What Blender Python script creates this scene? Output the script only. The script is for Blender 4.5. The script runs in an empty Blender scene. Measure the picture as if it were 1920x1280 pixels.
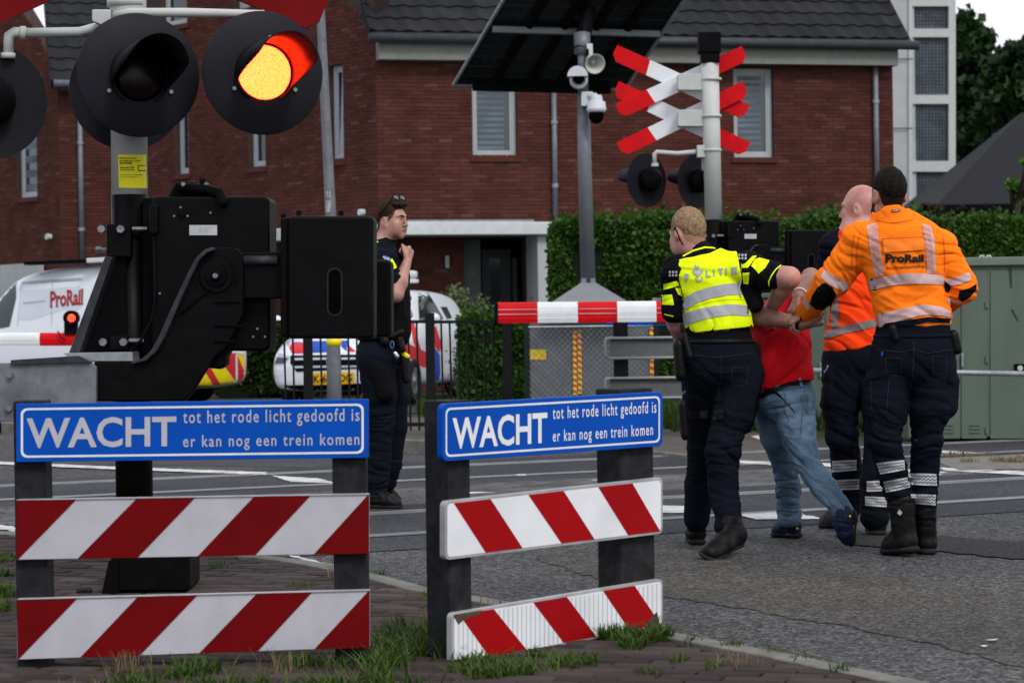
import bpy, bmesh, math, random
import numpy as np
import openvdb as vdb
from mathutils import Vector, Matrix, noise
from mathutils.bvhtree import BVHTree
R = math.radians
rnd = random.Random(7)
SC = bpy.context.scene
COL = SC.collection
# ------------------------------------------------------------------ camera, sky, light, exposure
H = 1.18
FPX = 4533.33
cam_d = bpy.data.cameras.new('camera'); cam = bpy.data.objects.new('camera', cam_d); COL.objects.link(cam)
cam_d.lens = 85; cam_d.sensor_width = 36; cam_d.clip_start = 0.5; cam_d.clip_end = 2000
cam.location = (0, 0, H)
CM = Matrix.Rotation(R(90) - math.atan(48 / FPX), 3, 'X') @ Matrix.Rotation(-0.0140, 3, 'Z')
cam.rotation_euler = CM.to_euler()
cam_d.dof.use_dof = True; cam_d.dof.focus_distance = 11.6; cam_d.dof.aperture_fstop = 6.3
SC.camera = cam
world = bpy.data.worlds.new('World'); SC.world = world; world.use_nodes = True
SUN_EL, SUN_AZ = 46.0, 152.0      # azimuth measured clockwise from +Y, where the light comes from
wn = world.node_tree.nodes; wl = world.node_tree.links
bg = wn['Background']
sky = wn.new('ShaderNodeTexSky'); sky.sky_type = 'NISHITA'; sky.sun_disc = False
sky.sun_elevation = R(SUN_EL); sky.sun_rotation = R(SUN_AZ); sky.dust_density = 6.0; sky.air_density = 1.2; sky.ozone_density = 1.0
ovr = wn.new('ShaderNodeMixRGB'); ovr.inputs[0].default_value = 0.8; ovr.inputs[2].default_value = (10.2, 10.5, 11.3, 1)
wl.new(sky.outputs[0], ovr.inputs[1]); wl.new(ovr.outputs[0], bg.inputs[0]); bg.inputs[1].default_value = 0.1
sun_d = bpy.data.lights.new('sun', 'SUN'); sun_d.energy = 1.5; sun_d.angle = R(15); sun_d.color = (1.0, 0.965, 0.91)
sun = bpy.data.objects.new('sun', sun_d); COL.objects.link(sun)
_sd = Vector((math.sin(R(SUN_AZ)) * math.cos(R(SUN_EL)), math.cos(R(SUN_AZ)) * math.cos(R(SUN_EL)), math.sin(R(SUN_EL))))
sun.rotation_euler = _sd.to_track_quat('Z', 'Y').to_euler(); sun.location = _sd * 30
SC.view_settings.view_transform = 'Standard'; SC.view_settings.look = 'None'
SC.view_settings.exposure = 0.25; SC.view_settings.gamma = 1
SC.render.engine = 'CYCLES'; SC.cycles.use_denoising = True; SC.cycles.max_bounces = 6

# ------------------------------------------------------------------ measuring helpers
CP = Vector((0, 0, H))
def ray(px, py):
    return (CM @ Vector(((px - 960) / FPX, -(py - 640) / FPX, -1))).normalized()
def U(px, py, Y):
    d = ray(px, py); return CP + d * (Y / d.y)
def G(px, py, z=0.0):
    d = ray(px, py); return CP + d * ((z - H) / d.z)
class Plane:
    def __init__(s, p, n): s.p = Vector(p); s.n = Vector(n).normalized()
    def at(s, px, py, off=0.0):
        d = ray(px, py); return CP + d * ((s.p + s.n * off - CP).dot(s.n) / d.dot(s.n))
def YP(Y): return Plane((0, Y, 0), (0, -1, 0))

# ------------------------------------------------------------------ materials
def adj(c):
    m_ = max(c); f = 0.76 if m_ < .12 else (1.0 if m_ > .38 else 0.76 + .24 * (m_ - .12) / .26); return tuple(x * f for x in c)
def newmat(name):
    m = bpy.data.materials.new(name); m.use_nodes = True
    return m, m.node_tree.nodes, m.node_tree.links, m.node_tree.nodes['Principled BSDF']
def mat(name, col, rough=0.6, metal=0.0, var=0.15, vscale=8.0, bump=0.0, bscale=80.0, col2=None, spec=0.2, dirt=0.0, dirtcol=(0.05,0.045,0.035), coat=0.0, sheen=0.0, stretch=None, info=0.0):
    m, n, l, p = newmat(name); col = adj(col); col2 = adj(col2) if col2 else None; dirtcol = adj(dirtcol)
    tc = n.new('ShaderNodeTexCoord')
    src = tc.outputs['Object']
    if stretch:
        mp = n.new('ShaderNodeMapping'); mp.inputs['Scale'].default_value = stretch; l.new(src, mp.inputs[0]); src = mp.outputs[0]
    nz = n.new('ShaderNodeTexNoise'); nz.inputs['Scale'].default_value = vscale; nz.inputs['Detail'].default_value = 6; nz.inputs['Roughness'].default_value = 0.6
    l.new(src, nz.inputs['Vector'])
    mx = n.new('ShaderNodeMixRGB')
    c2 = col2 if col2 else tuple(c * (1 - var) for c in col)
    mx.inputs[1].default_value = (*(c * (1 + (0 if col2 else var)) for c in col), 1); mx.inputs[2].default_value = (*c2, 1)
    cr = n.new('ShaderNodeMapRange'); cr.inputs[1].default_value = 0.35; cr.inputs[2].default_value = 0.65
    l.new(nz.outputs[0], cr.inputs[0]); l.new(cr.outputs[0], mx.inputs[0])
    out = mx.outputs[0]
    if info:
        oi = n.new('ShaderNodeObjectInfo'); hv = n.new('ShaderNodeHueSaturation')
        mr = n.new('ShaderNodeMapRange'); mr.inputs[3].default_value = 1 - info; mr.inputs[4].default_value = 1 + info
        l.new(oi.outputs['Random'], mr.inputs[0]); l.new(mr.outputs[0], hv.inputs['Value']); l.new(out, hv.inputs['Color']); out = hv.outputs[0]
    if dirt:
        n2 = n.new('ShaderNodeTexNoise'); n2.inputs['Scale'].default_value = vscale * 0.6; n2.inputs['Detail'].default_value = 10; n2.inputs['Roughness'].default_value = 0.75
        l.new(src, n2.inputs['Vector'])
        c3 = n.new('ShaderNodeMapRange'); c3.inputs[1].default_value = 0.5; c3.inputs[2].default_value = 0.72; c3.inputs[4].default_value = dirt
        l.new(n2.outputs[0], c3.inputs[0]); m2 = n.new('ShaderNodeMixRGB'); m2.inputs[2].default_value = (*dirtcol, 1)
        l.new(c3.outputs[0], m2.inputs[0]); l.new(out, m2.inputs[1]); out = m2.outputs[0]
    l.new(out, p.inputs['Base Color'])
    rr = n.new('ShaderNodeMapRange'); rr.inputs[3].default_value = max(0.03, rough - 0.08); rr.inputs[4].default_value = min(1, rough + 0.1)
    l.new(nz.outputs[0], rr.inputs[0]); l.new(rr.outputs[0], p.inputs['Roughness'])
    p.inputs['Metallic'].default_value = metal; p.inputs['Specular IOR Level'].default_value = spec
    p.inputs['Coat Weight'].default_value = coat
    if sheen: p.inputs['Sheen Weight'].default_value = sheen
    if bump:
        n3 = n.new('ShaderNodeTexNoise'); n3.inputs['Scale'].default_value = bscale; n3.inputs['Detail'].default_value = 4
        l.new(src, n3.inputs['Vector'])
        b = n.new('ShaderNodeBump'); b.inputs['Strength'].default_value = 1.0; b.inputs['Distance'].default_value = bump
        l.new(n3.outputs[0], b.inputs['Height']); l.new(b.outputs[0], p.inputs['Normal'])
    return m
def emis(name, col, strength, dots=0.0):
    m, n, l, p = newmat(name)
    p.inputs['Base Color'].default_value = (0.2, 0.01, 0.01, 1); p.inputs['Roughness'].default_value = 0.25
    p.inputs['Emission Color'].default_value = (*col, 1); p.inputs['Emission Strength'].default_value = strength
    if dots:
        tc = n.new('ShaderNodeTexCoord'); v = n.new('ShaderNodeTexVoronoi'); v.inputs['Scale'].default_value = dots
        l.new(tc.outputs['Object'], v.inputs['Vector'])
        mr = n.new('ShaderNodeMapRange'); mr.inputs[1].default_value = 0.15; mr.inputs[2].default_value = 0.62; mr.inputs[3].default_value = strength * 1.15; mr.inputs[4].default_value = strength * 0.6
        l.new(v.outputs['Distance'], mr.inputs[0]); l.new(mr.outputs[0], p.inputs['Emission Strength'])
    return m
def glass(name, col=(0.02, 0.03, 0.035), rough=0.08):
    m, n, l, p = newmat(name)
    p.inputs['Base Color'].default_value = (*col, 1); p.inputs['Roughness'].default_value = rough
    p.inputs['Specular IOR Level'].default_value = 0.7
    return m
def leafmat(name, c1, c2, trans=0.3):
    m, n, l, p = newmat(name); c1, c2 = adj(c1), adj(c2)
    tc = n.new('ShaderNodeTexCoord'); nz = n.new('ShaderNodeTexNoise'); nz.inputs['Scale'].default_value = 1.3; nz.inputs['Detail'].default_value = 3
    l.new(tc.outputs['Object'], nz.inputs['Vector'])
    at = n.new('ShaderNodeAttribute'); at.attribute_name = 'tint'
    ad = n.new('ShaderNodeMath'); ad.operation = 'MULTIPLY_ADD'; ad.inputs[1].default_value = 0.6; l.new(at.outputs['Fac'], ad.inputs[0])
    m0 = n.new('ShaderNodeMath'); m0.operation = 'MULTIPLY'; m0.inputs[1].default_value = 0.4; l.new(nz.outputs[0], m0.inputs[0]); l.new(m0.outputs[0], ad.inputs[2])
    mx = n.new('ShaderNodeMixRGB'); mx.inputs[1].default_value = (*c1, 1); mx.inputs[2].default_value = (*c2, 1); l.new(ad.outputs[0], mx.inputs[0])
    l.new(mx.outputs[0], p.inputs['Base Color']); p.inputs['Roughness'].default_value = 0.55; p.inputs['Specular IOR Level'].default_value = 0.25
    tr = n.new('ShaderNodeBsdfTranslucent'); l.new(mx.outputs[0], tr.inputs[0])
    ms = n.new('ShaderNodeMixShader'); ms.inputs[0].default_value = trans
    l.new(p.outputs[0], ms.inputs[1]); l.new(tr.outputs[0], ms.inputs[2]); l.new(ms.outputs[0], n['Material Output'].inputs[0])
    return m
def tintmat(name, c1, c2, rough=0.85, c3=None, bump=0.002, bscale=60, spots=0.0):
    """pieces (bricks, tiles, pavers): a tint per piece from the attribute or the object"""
    m, n, l, p = newmat(name); c1, c2 = adj(c1), adj(c2); c3 = adj(c3) if c3 else None
    at = n.new('ShaderNodeAttribute'); at.attribute_name = 'tint'; oi = n.new('ShaderNodeObjectInfo')
    a = n.new('ShaderNodeMath'); a.operation = 'ADD'; l.new(at.outputs['Fac'], a.inputs[0]); l.new(oi.outputs['Random'], a.inputs[1])
    fr = n.new('ShaderNodeMath'); fr.operation = 'FRACT'; l.new(a.outputs[0], fr.inputs[0])
    cr = n.new('ShaderNodeValToRGB'); e = cr.color_ramp.elements; e[0].color = (*c1, 1); e[1].color = (*c2, 1)
    if c3: x = cr.color_ramp.elements.new(0.95); x.color = (*c2, 1); e[-1].color = (*c3, 1)
    l.new(fr.outputs[0], cr.inputs[0])
    tc = n.new('ShaderNodeTexCoord'); nz = n.new('ShaderNodeTexNoise'); nz.inputs['Scale'].default_value = 2.2; nz.inputs['Detail'].default_value = 8; nz.inputs['Roughness'].default_value = 0.7
    geo = n.new('ShaderNodeNewGeometry'); l.new(geo.outputs['Position'], nz.inputs['Vector'])
    hv = n.new('ShaderNodeHueSaturation'); mr = n.new('ShaderNodeMapRange'); mr.inputs[1].default_value = 0.3; mr.inputs[2].default_value = 0.7; mr.inputs[3].default_value = 0.75; mr.inputs[4].default_value = 1.25
    l.new(nz.outputs[0], mr.inputs[0]); l.new(mr.outputs[0], hv.inputs['Value']); l.new(cr.outputs[0], hv.inputs['Color']); l.new(hv.outputs[0], p.inputs['Base Color'])
    p.inputs['Roughness'].default_value = rough; p.inputs['Specular IOR Level'].default_value = 0.1
    n3 = n.new('ShaderNodeTexNoise'); n3.inputs['Scale'].default_value = bscale; n3.inputs['Detail'].default_value = 3; l.new(geo.outputs['Position'], n3.inputs['Vector'])
    b = n.new('ShaderNodeBump'); b.inputs['Distance'].default_value = bump; l.new(n3.outputs[0], b.inputs['Height']); l.new(b.outputs[0], p.inputs['Normal'])
    return m
def asphalt(name, base, light, speck=0.5, scale=1.0):
    m, n, l, p = newmat(name); base, light = adj(base), adj(light)
    tc = n.new('ShaderNodeTexCoord'); O = tc.outputs['Object']
    big = n.new('ShaderNodeTexNoise'); big.inputs['Scale'].default_value = 0.55; big.inputs['Detail'].default_value = 7; big.inputs['Roughness'].default_value = 0.62; l.new(O, big.inputs['Vector'])
    mx = n.new('ShaderNodeMixRGB'); mx.inputs[1].default_value = (*base, 1); mx.inputs[2].default_value = (*light, 1)
    mr = n.new('ShaderNodeMapRange'); mr.inputs[1].default_value = 0.38; mr.inputs[2].default_value = 0.62; l.new(big.outputs[0], mr.inputs[0]); l.new(mr.outputs[0], mx.inputs[0])
    st = n.new('ShaderNodeTexVoronoi'); st.inputs['Scale'].default_value = 68 * scale; l.new(O, st.inputs['Vector'])
    hv = n.new('ShaderNodeHueSaturation'); sc = n.new('ShaderNodeSeparateColor'); l.new(st.outputs['Color'], sc.inputs[0])
    pw = n.new('ShaderNodeMath'); pw.operation = 'POWER'; pw.inputs[1].default_value = 2.2; l.new(sc.outputs[0], pw.inputs[0])
    m2 = n.new('ShaderNodeMapRange'); m2.inputs[3].default_value = 1 - 0.62 * speck; m2.inputs[4].default_value = 1 + 2.0 * speck; l.new(pw.outputs[0], m2.inputs[0])
    l.new(m2.outputs[0], hv.inputs['Value']); l.new(mx.outputs[0], hv.inputs['Color'])
    # tar seams and cracks
    cv = n.new('ShaderNodeTexVoronoi'); cv.feature = 'DISTANCE_TO_EDGE'; cv.inputs['Scale'].default_value = 0.42
    wb = n.new('ShaderNodeVectorMath'); wb.operation = 'MULTIPLY_ADD'; n4 = n.new('ShaderNodeTexNoise'); n4.inputs['Scale'].default_value = 2.5; n4.inputs['Detail'].default_value = 5; l.new(O, n4.inputs['Vector'])
    wb.inputs[1].default_value = (0.5, 0.5, 0.5); l.new(n4.outputs['Color'], wb.inputs[0]); l.new(O, wb.inputs[2]); l.new(wb.outputs[0], cv.inputs['Vector'])
    m5 = n.new('ShaderNodeMapRange'); m5.inputs[1].default_value = 0.004; m5.inputs[2].default_value = 0.016; m5.inputs[3].default_value = 0.22; m5.inputs[4].default_value = 0.0; l.new(cv.outputs['Distance'], m5.inputs[0])
    m6 = n.new('ShaderNodeMixRGB'); m6.inputs[2].default_value = (0.018, 0.018, 0.018, 1); l.new(m5.outputs[0], m6.inputs[0]); l.new(hv.outputs[0], m6.inputs[1])
    l.new(m6.outputs[0], p.inputs['Base Color']); p.inputs['Roughness'].default_value = 0.82; p.inputs['Specular IOR Level'].default_value = 0.2
    b = n.new('ShaderNodeBump'); b.inputs['Distance'].default_value = 0.010; l.new(st.outputs['Distance'], b.inputs['Height']); l.new(b.outputs[0], p.inputs['Normal'])
    return m
M = {}
M['black'] = mat('black_paint', (0.0026, 0.0026, 0.0034), 0.42, var=0.3, bump=0.0004, bscale=300, spec=0.07, dirt=0.5, dirtcol=(0.010, 0.010, 0.011))
M['blackedge'] = mat('lighter_black_highlight', (0.032, 0.035, 0.041), 0.5, var=0.35, vscale=20)  # lighter black; highlights on machine flanges and tube are put into this colour
M['matte'] = mat('matt_black', (0.0035, 0.0035, 0.0048), 0.6, var=0.3, spec=0.05)
M['disc'] = mat('lamp_board_black', (0.009, 0.009, 0.0155), 0.55, var=0.15, vscale=5, spec=0.15, bump=0.0003, bscale=200)
M['void'] = mat('very_dark', (0.003, 0.003, 0.003), 0.8, spec=0.0)
M['mast'] = mat('pale_grey_paint', (0.42, 0.44, 0.43), 0.5, var=0.06, vscale=6, dirt=0.3, dirtcol=(0.25, 0.25, 0.22), bump=0.0005, bscale=60)
M['galv'] = mat('galvanised_steel', (0.28, 0.30, 0.33), 0.5, metal=0.55, var=0.2, vscale=14)
M['galvdull'] = mat('dull_steel_plate', (0.17, 0.185, 0.20), 0.55, metal=0.3, var=0.3, vscale=7, dirt=0.6, dirtcol=(0.07, 0.075, 0.08), stretch=(1, 1, 1))
M['red'] = mat('red_sheeting', (0.155, 0.0012, 0.003), 0.5, var=0.12, vscale=5, dirt=0.25, dirtcol=(0.12, 0.002, 0.002), spec=.08)
M['redbright'] = mat('bright_red_sheeting', (0.52, 0.004, 0.008), 0.5, var=0.1, spec=.1)
M['white'] = mat('white_sheeting', (0.40, 0.40, 0.45), 0.5, var=0.06, vscale=7, dirt=0.3, dirtcol=(0.24, 0.24, 0.25), bump=0.0002, bscale=500)
M['whiteclean'] = mat('white_reflective_sheeting', (0.66, 0.68, 0.72), 0.4, var=0.05, vscale=6, dirt=0.2, dirtcol=(0.35, 0.35, 0.34))
M['edge'] = mat('grey_board_edge', (0.34, 0.34, 0.35), 0.5, metal=0.2, var=0.2)
M['blue'] = mat('blue_sign', (0.001, 0.062, 0.38), 0.45, var=0.08, vscale=4, spec=.08, dirt=0.12, dirtcol=(0.004, 0.02, 0.12))
M['post'] = mat('dark_plastic_post', (0.014, 0.015, 0.018), 0.8, spec=0.2, var=0.35, vscale=25, bump=0.002, bscale=120, dirt=0.5, dirtcol=(0.06, 0.062, 0.066))
M['yellow'] = mat('yellow_label', (0.62, 0.56, 0.01), 0.45, var=0.05)
M['ink'] = mat('black_ink', (0.01, 0.01, 0.01), 0.6, var=0)
M['inkgrey'] = mat('grey_print', (0.30, 0.32, 0.34), 0.5, var=0)
M['plate'] = mat('nameplate', (0.42, 0.44, 0.46), 0.4, metal=0.3, var=0.1)
M['bolt'] = mat('steel_bolt', (0.22, 0.24, 0.26), 0.4, metal=0.8, var=0.3, vscale=40)
M['brick'] = tintmat('red_brick', (0.072, 0.022, 0.017), (0.108, 0.035, 0.027), c3=(0.125, 0.060, 0.052), bump=0.002, bscale=90)
M['mortar'] = mat('mortar', (0.060, 0.040, 0.036), 0.9, var=0.25, vscale=12)
M['tile'] = tintmat('grey_roof_tile', (0.015, 0.016, 0.020), (0.026, 0.027, 0.032), rough=0.7)
M['frame'] = mat('window_frame_paint', (0.34, 0.36, 0.37), 0.5, var=0.05)
M['framewhite'] = mat('white_frame_paint', (0.36, 0.39, 0.42), 0.5, var=0.05)
M['fascia'] = mat('pale_fascia', (0.19, 0.20, 0.185), 0.6, var=0.08)
M['canopy'] = mat('white_canopy', (0.48, 0.51, 0.53), 0.55, var=0.06, dirt=0.25, dirtcol=(0.3, 0.31, 0.3))
M['gutter'] = mat('zinc', (0.17, 0.19, 0.225), 0.5, metal=0.35, var=0.12)
M['concrete'] = mat('pale_concrete', (0.36, 0.38, 0.39), 0.8, var=0.08, vscale=1.5, dirt=0.3, dirtcol=(0.25, 0.26, 0.26))
M['kerb'] = mat('kerb_concrete', (0.17, 0.165, 0.15), 0.85, var=0.25, vscale=9, dirt=0.4, dirtcol=(0.10, 0.10, 0.085), bump=0.003, bscale=60)
M['paver'] = tintmat('brown_paver', (0.036, 0.027, 0.027), (0.075, 0.058, 0.055), rough=0.85, c3=(0.10, 0.082, 0.07), bump=0.004, bscale=70)
M['greypaver'] = tintmat('grey_paver', (0.085, 0.086, 0.09), (0.14, 0.14, 0.14), rough=0.85, bump=0.004, bscale=70)
M['sand'] = mat('joint_sand', (0.010, 0.009, 0.008), 0.95, var=0.3, vscale=20)
M['glassdark'] = glass('window_glass', (0.010, 0.016, 0.020), 0.12)
M['carglass'] = glass('car_glass', (0.012, 0.02, 0.02), 0.06)
M['blind'] = mat('blind_slat', (0.12, 0.16, 0.20), 0.6, var=0.3, vscale=2)
M['curtain'] = mat('white_curtain', (0.34, 0.37, 0.40), 0.8, var=0.1)
M['carwhite'] = mat('white_car_paint', (0.62, 0.66, 0.72), 0.3, var=0.02, coat=0.4)
M['tyre'] = mat('tyre_rubber', (0.014, 0.014, 0.015), 0.8)
M['rim'] = mat('wheel_rim', (0.3, 0.31, 0.33), 0.35, metal=0.8)
M['chrome'] = mat('chrome', (0.5, 0.52, 0.55), 0.2, metal=1.0, var=0.02)
M['carblue'] = mat('blue_stripe', (0.01, 0.06, 0.36), 0.4, var=0.03)
M['carred'] = mat('red_stripe', (0.50, 0.02, 0.03), 0.4, var=0.03)
M['hivyellow'] = mat('chevron_yellow', (0.72, 0.60, 0.01), 0.4, var=0.04)
M['numberplate'] = mat('number_plate_yellow', (0.70, 0.40, 0.01), 0.4, var=0.03)
M['cabinet'] = mat('green_grey_cabinet', (0.105, 0.145, 0.118), 0.6, var=0.10, vscale=3, dirt=0.4, dirtcol=(0.085, 0.105, 0.085), stretch=(1, 1, 0.4))
M['trailer'] = mat('grey_plastic', (0.115, 0.125, 0.14), 0.7, var=0.12, vscale=3)
M['polegrey'] = mat('grey_pole', (0.16, 0.18, 0.20), 0.5, metal=0.3, var=0.12)
M['fence'] = mat('dark_fence_paint', (0.006, 0.007, 0.008), 0.5, var=0.2, spec=0.15)
M['solar'] = mat('solar_backsheet', (0.006, 0.007, 0.009), 0.35, var=0.3)
M['solargrid'] = mat('solar_grid_line', (0.035, 0.042, 0.045), 0.4, var=0.2)
M['rail'] = mat('steel_rail', (0.42, 0.44, 0.48), 0.4, metal=0.9, var=0.15, vscale=5)
M['groove'] = mat('rail_groove', (0.010, 0.010, 0.010), 0.8)
M['bark'] = mat('bark', (0.045, 0.035, 0.026), 0.9, var=0.4, vscale=9, bump=0.02, bscale=15)
M['leaf'] = leafmat('tree_leaf', (0.006, 0.020, 0.006), (0.024, 0.070, 0.012))
M['hedge'] = leafmat('hedge_leaf', (0.010, 0.032, 0.004), (0.070, 0.175, 0.012))
M['bush'] = leafmat('bush_leaf', (0.09, 0.13, 0.05), (0.19, 0.24, 0.11))
M['redleaf'] = leafmat('copper_leaf', (0.035, 0.010, 0.014), (0.07, 0.022, 0.025))
M['grass'] = leafmat('grass_blade', (0.030, 0.062, 0.010), (0.095, 0.16, 0.024), 0.35)
M['drygrass'] = leafmat('dry_grass_blade', (0.16, 0.12, 0.06), (0.27, 0.21, 0.12), 0.35)
M['asph'] = asphalt('asphalt', (0.052, 0.054, 0.060), (0.080, 0.079, 0.078), 0.9)
M['asphold'] = asphalt('worn_asphalt', (0.052, 0.053, 0.057), (0.075, 0.076, 0.078), 0.4, 1.3)
M['asphtrack'] = asphalt('track_asphalt', (0.032, 0.034, 0.040), (0.054, 0.056, 0.064), 0.5, 1.1)
M['asphpatch'] = asphalt('asphalt_patch', (0.022, 0.023, 0.025), (0.033, 0.033, 0.035), 0.5)
M['line'] = mat('worn_road_paint', (0.50, 0.50, 0.50), 0.7, var=0.1, vscale=7, dirt=0.9, dirtcol=(0.14, 0.14, 0.14))
M['soil'] = mat('grassy_ground', (0.040, 0.060, 0.022), 0.95, var=0.35, vscale=3, col2=(0.06, 0.055, 0.03), bump=0.02, bscale=25)

# ------------------------------------------------------------------ objects
LOC = {}
def tag(o, label=None, cat=None, group=None, kind=None):
    if label: o['label'] = label
    if cat: o['category'] = cat
    if group: o['group'] = group
    if kind: o['kind'] = kind
    return o
def thing(name, label, cat, loc=(0, 0, 0), group=None):
    o = bpy.data.objects.new(name, None); COL.objects.link(o); o.location = loc; o.empty_display_size = 0.2
    LOC[o] = Vector(loc)
    return tag(o, label, cat, group)
def wloc(o): return LOC.get(o, Vector((0, 0, 0)))
class MB:
    """collects world-space geometry; build() links it as ONE mesh object"""
    def __init__(s): s.v = []; s.f = []; s.t = []; s.mi = []; s.cur = 0; s.tint = 0.0
    def add(s, vs, fs):
        b = len(s.v); s.v += [tuple(x) for x in vs]
        for f in fs: s.f.append(tuple(b + i for i in f)); s.t.append(s.tint); s.mi.append(s.cur)
        return s
    def box(s, c, size, rot=None):
        c = Vector(c); hx, hy, hz = (k / 2 for k in size)
        vs = [Vector((sx * hx, sy * hy, sz * hz)) for sx in (-1, 1) for sy in (-1, 1) for sz in (-1, 1)]
        if rot is not None: vs = [rot @ p for p in vs]
        return s.add([c + p for p in vs], [(0, 1, 3, 2), (4, 6, 7, 5), (0, 4, 5, 1), (2, 3, 7, 6), (0, 2, 6, 4), (1, 5, 7, 3)])
    def prism(s, pts, ext):
        ext = Vector(ext); n = len(pts); pts = [Vector(p) for p in pts]
        a = sum((pts[i].cross(pts[(i + 1) % n]) for i in range(n)), Vector())
        if a.dot(ext) > 0: pts = pts[::-1]
        return s.add(pts + [p + ext for p in pts], [tuple(range(n)), tuple(range(2 * n - 1, n - 1, -1))] + [(i, n + i, n + (i + 1) % n, (i + 1) % n) for i in range(n)])
    def rings(s, rings, cap=True, closed=False):
        k = len(rings[0]); vs = [p for r in rings for p in r]; fs = []
        nr = len(rings)
        for i in range(nr if closed else nr - 1):
            j2 = (i + 1) % nr
            for j in range(k): fs.append((i * k + j, i * k + (j + 1) % k, j2 * k + (j + 1) % k, j2 * k + j))
        if cap and not closed: fs += [tuple(range(k - 1, -1, -1)), tuple(range((nr - 1) * k, nr * k))]
        return s.add(vs, fs)
    def tube(s, pts, r, k=12, cap=True):
        pts = [Vector(p) for p in pts]; rs = r if isinstance(r, (list, tuple)) else [r] * len(pts); out = []; up = None
        for i, p in enumerate(pts):
            t = ((pts[min(i + 1, len(pts) - 1)] - p).normalized() + (p - pts[max(i - 1, 0)]).normalized())
            t = t.normalized() if t.length > 1e-6 else Vector((0, 0, 1))
            if up is None: up = t.orthogonal().normalized()
            up = (up - t * up.dot(t)).normalized(); w = t.cross(up)
            out.append([p + (up * math.cos(2 * math.pi * j / k) + w * math.sin(2 * math.pi * j / k)) * rs[i] for j in range(k)])
        return s.rings(out, cap)
    def build(s, name, m, parent=None, bevel=0.0, smooth=False, seg=2, label=None, kind=None, tint=False, local=False):
        me = bpy.data.meshes.new(name); off = wloc(parent) if parent and not local else Vector((0, 0, 0))
        me.from_pydata([(x - off.x, y - off.y, z - off.z) for x, y, z in s.v], [], s.f)
        for mm in (m if isinstance(m, (list, tuple)) else [m]): me.materials.append(mm)
        if any(s.mi): me.polygons.foreach_set('material_index', s.mi)
        if tint:
            a = me.attributes.new('tint', 'FLOAT', 'FACE'); a.data.foreach_set('value', s.t)
        if smooth: me.polygons.foreach_set('use_smooth', [True] * len(me.polygons))
        o = bpy.data.objects.new(name, me); COL.objects.link(o)
        if bevel:
            md = o.modifiers.new('bevel', 'BEVEL'); md.width = bevel; md.segments = seg; md.limit_method = 'ANGLE'; md.angle_limit = R(40)
            if smooth is False: me.polygons.foreach_set('use_smooth', [True] * len(me.polygons)); w = o.modifiers.new('wn', 'WEIGHTED_NORMAL'); w.keep_sharp = True
        if parent: o.parent = parent; LOC[o] = wloc(parent)
        if label: o['label'] = label
        if kind: o['kind'] = kind
        return o
def part(name, m, parent, mb, **k): return mb.build(name, m, parent, **k)
def extrude_px(pts, plane, thick, mb=None, off=0.0):
    mb = mb or MB(); return mb.prism([plane.at(x, y, off) for x, y in pts], -plane.n * thick)
def clone(o, delta, label=None, parent=None, top=True):
    c = o.copy(); COL.objects.link(c)
    if top:
        c.location = Vector(o.location) + Vector(delta); LOC[c] = wloc(o) + Vector(delta)
        if label: c['label'] = label
    else: c.parent = parent
    for ch in [x for x in bpy.data.objects if x.parent == o]: clone(ch, delta, None, c, False)
    return c
_fc = {}
def glyphs(body, bold=0.0):
    key = (body, bold)
    if key not in _fc:
        cu = bpy.data.curves.new('txt', 'FONT'); cu.body = body; cu.size = 1.0; cu.offset = bold; cu.space_character = 1.22 if len(body) > 20 and body[0] in 'te' else 1.0; cu.resolution_u = 3
        o = bpy.data.objects.new('txt', cu); COL.objects.link(o)
        bpy.context.view_layer.update()
        ev = o.evaluated_get(bpy.context.evaluated_depsgraph_get()); me = ev.to_mesh()
        vs = [tuple(v.co) for v in me.vertices]; fs = [tuple(p.vertices) for p in me.polygons]; ev.to_mesh_clear()
        bpy.data.objects.remove(o); bpy.data.curves.remove(cu)
        xs = [v[0] for v in vs]; ys = [v[1] for v in vs]; _fc[key] = (vs, fs, (min(xs), min(ys), max(xs), max(ys)))
    return _fc[key]
def text_px(body, quad, plane, off, mb=None, bold=0.0):
    """quad: four image corners (tl, tr, br, bl) of the glyph box, laid on a plane in the scene"""
    vs, fs, (x0, y0, x1, y1) = glyphs(body, bold); mb = mb or MB(); out = []
    P = [plane.at(x, y, off) for x, y in quad]
    for x, y, z in vs:
        u = (x - x0) / (x1 - x0); v = (y1 - y) / (y1 - y0)
        out.append(P[0].lerp(P[1], u).lerp(P[3].lerp(P[2], u), v))
    return mb.add(out, fs)
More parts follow.
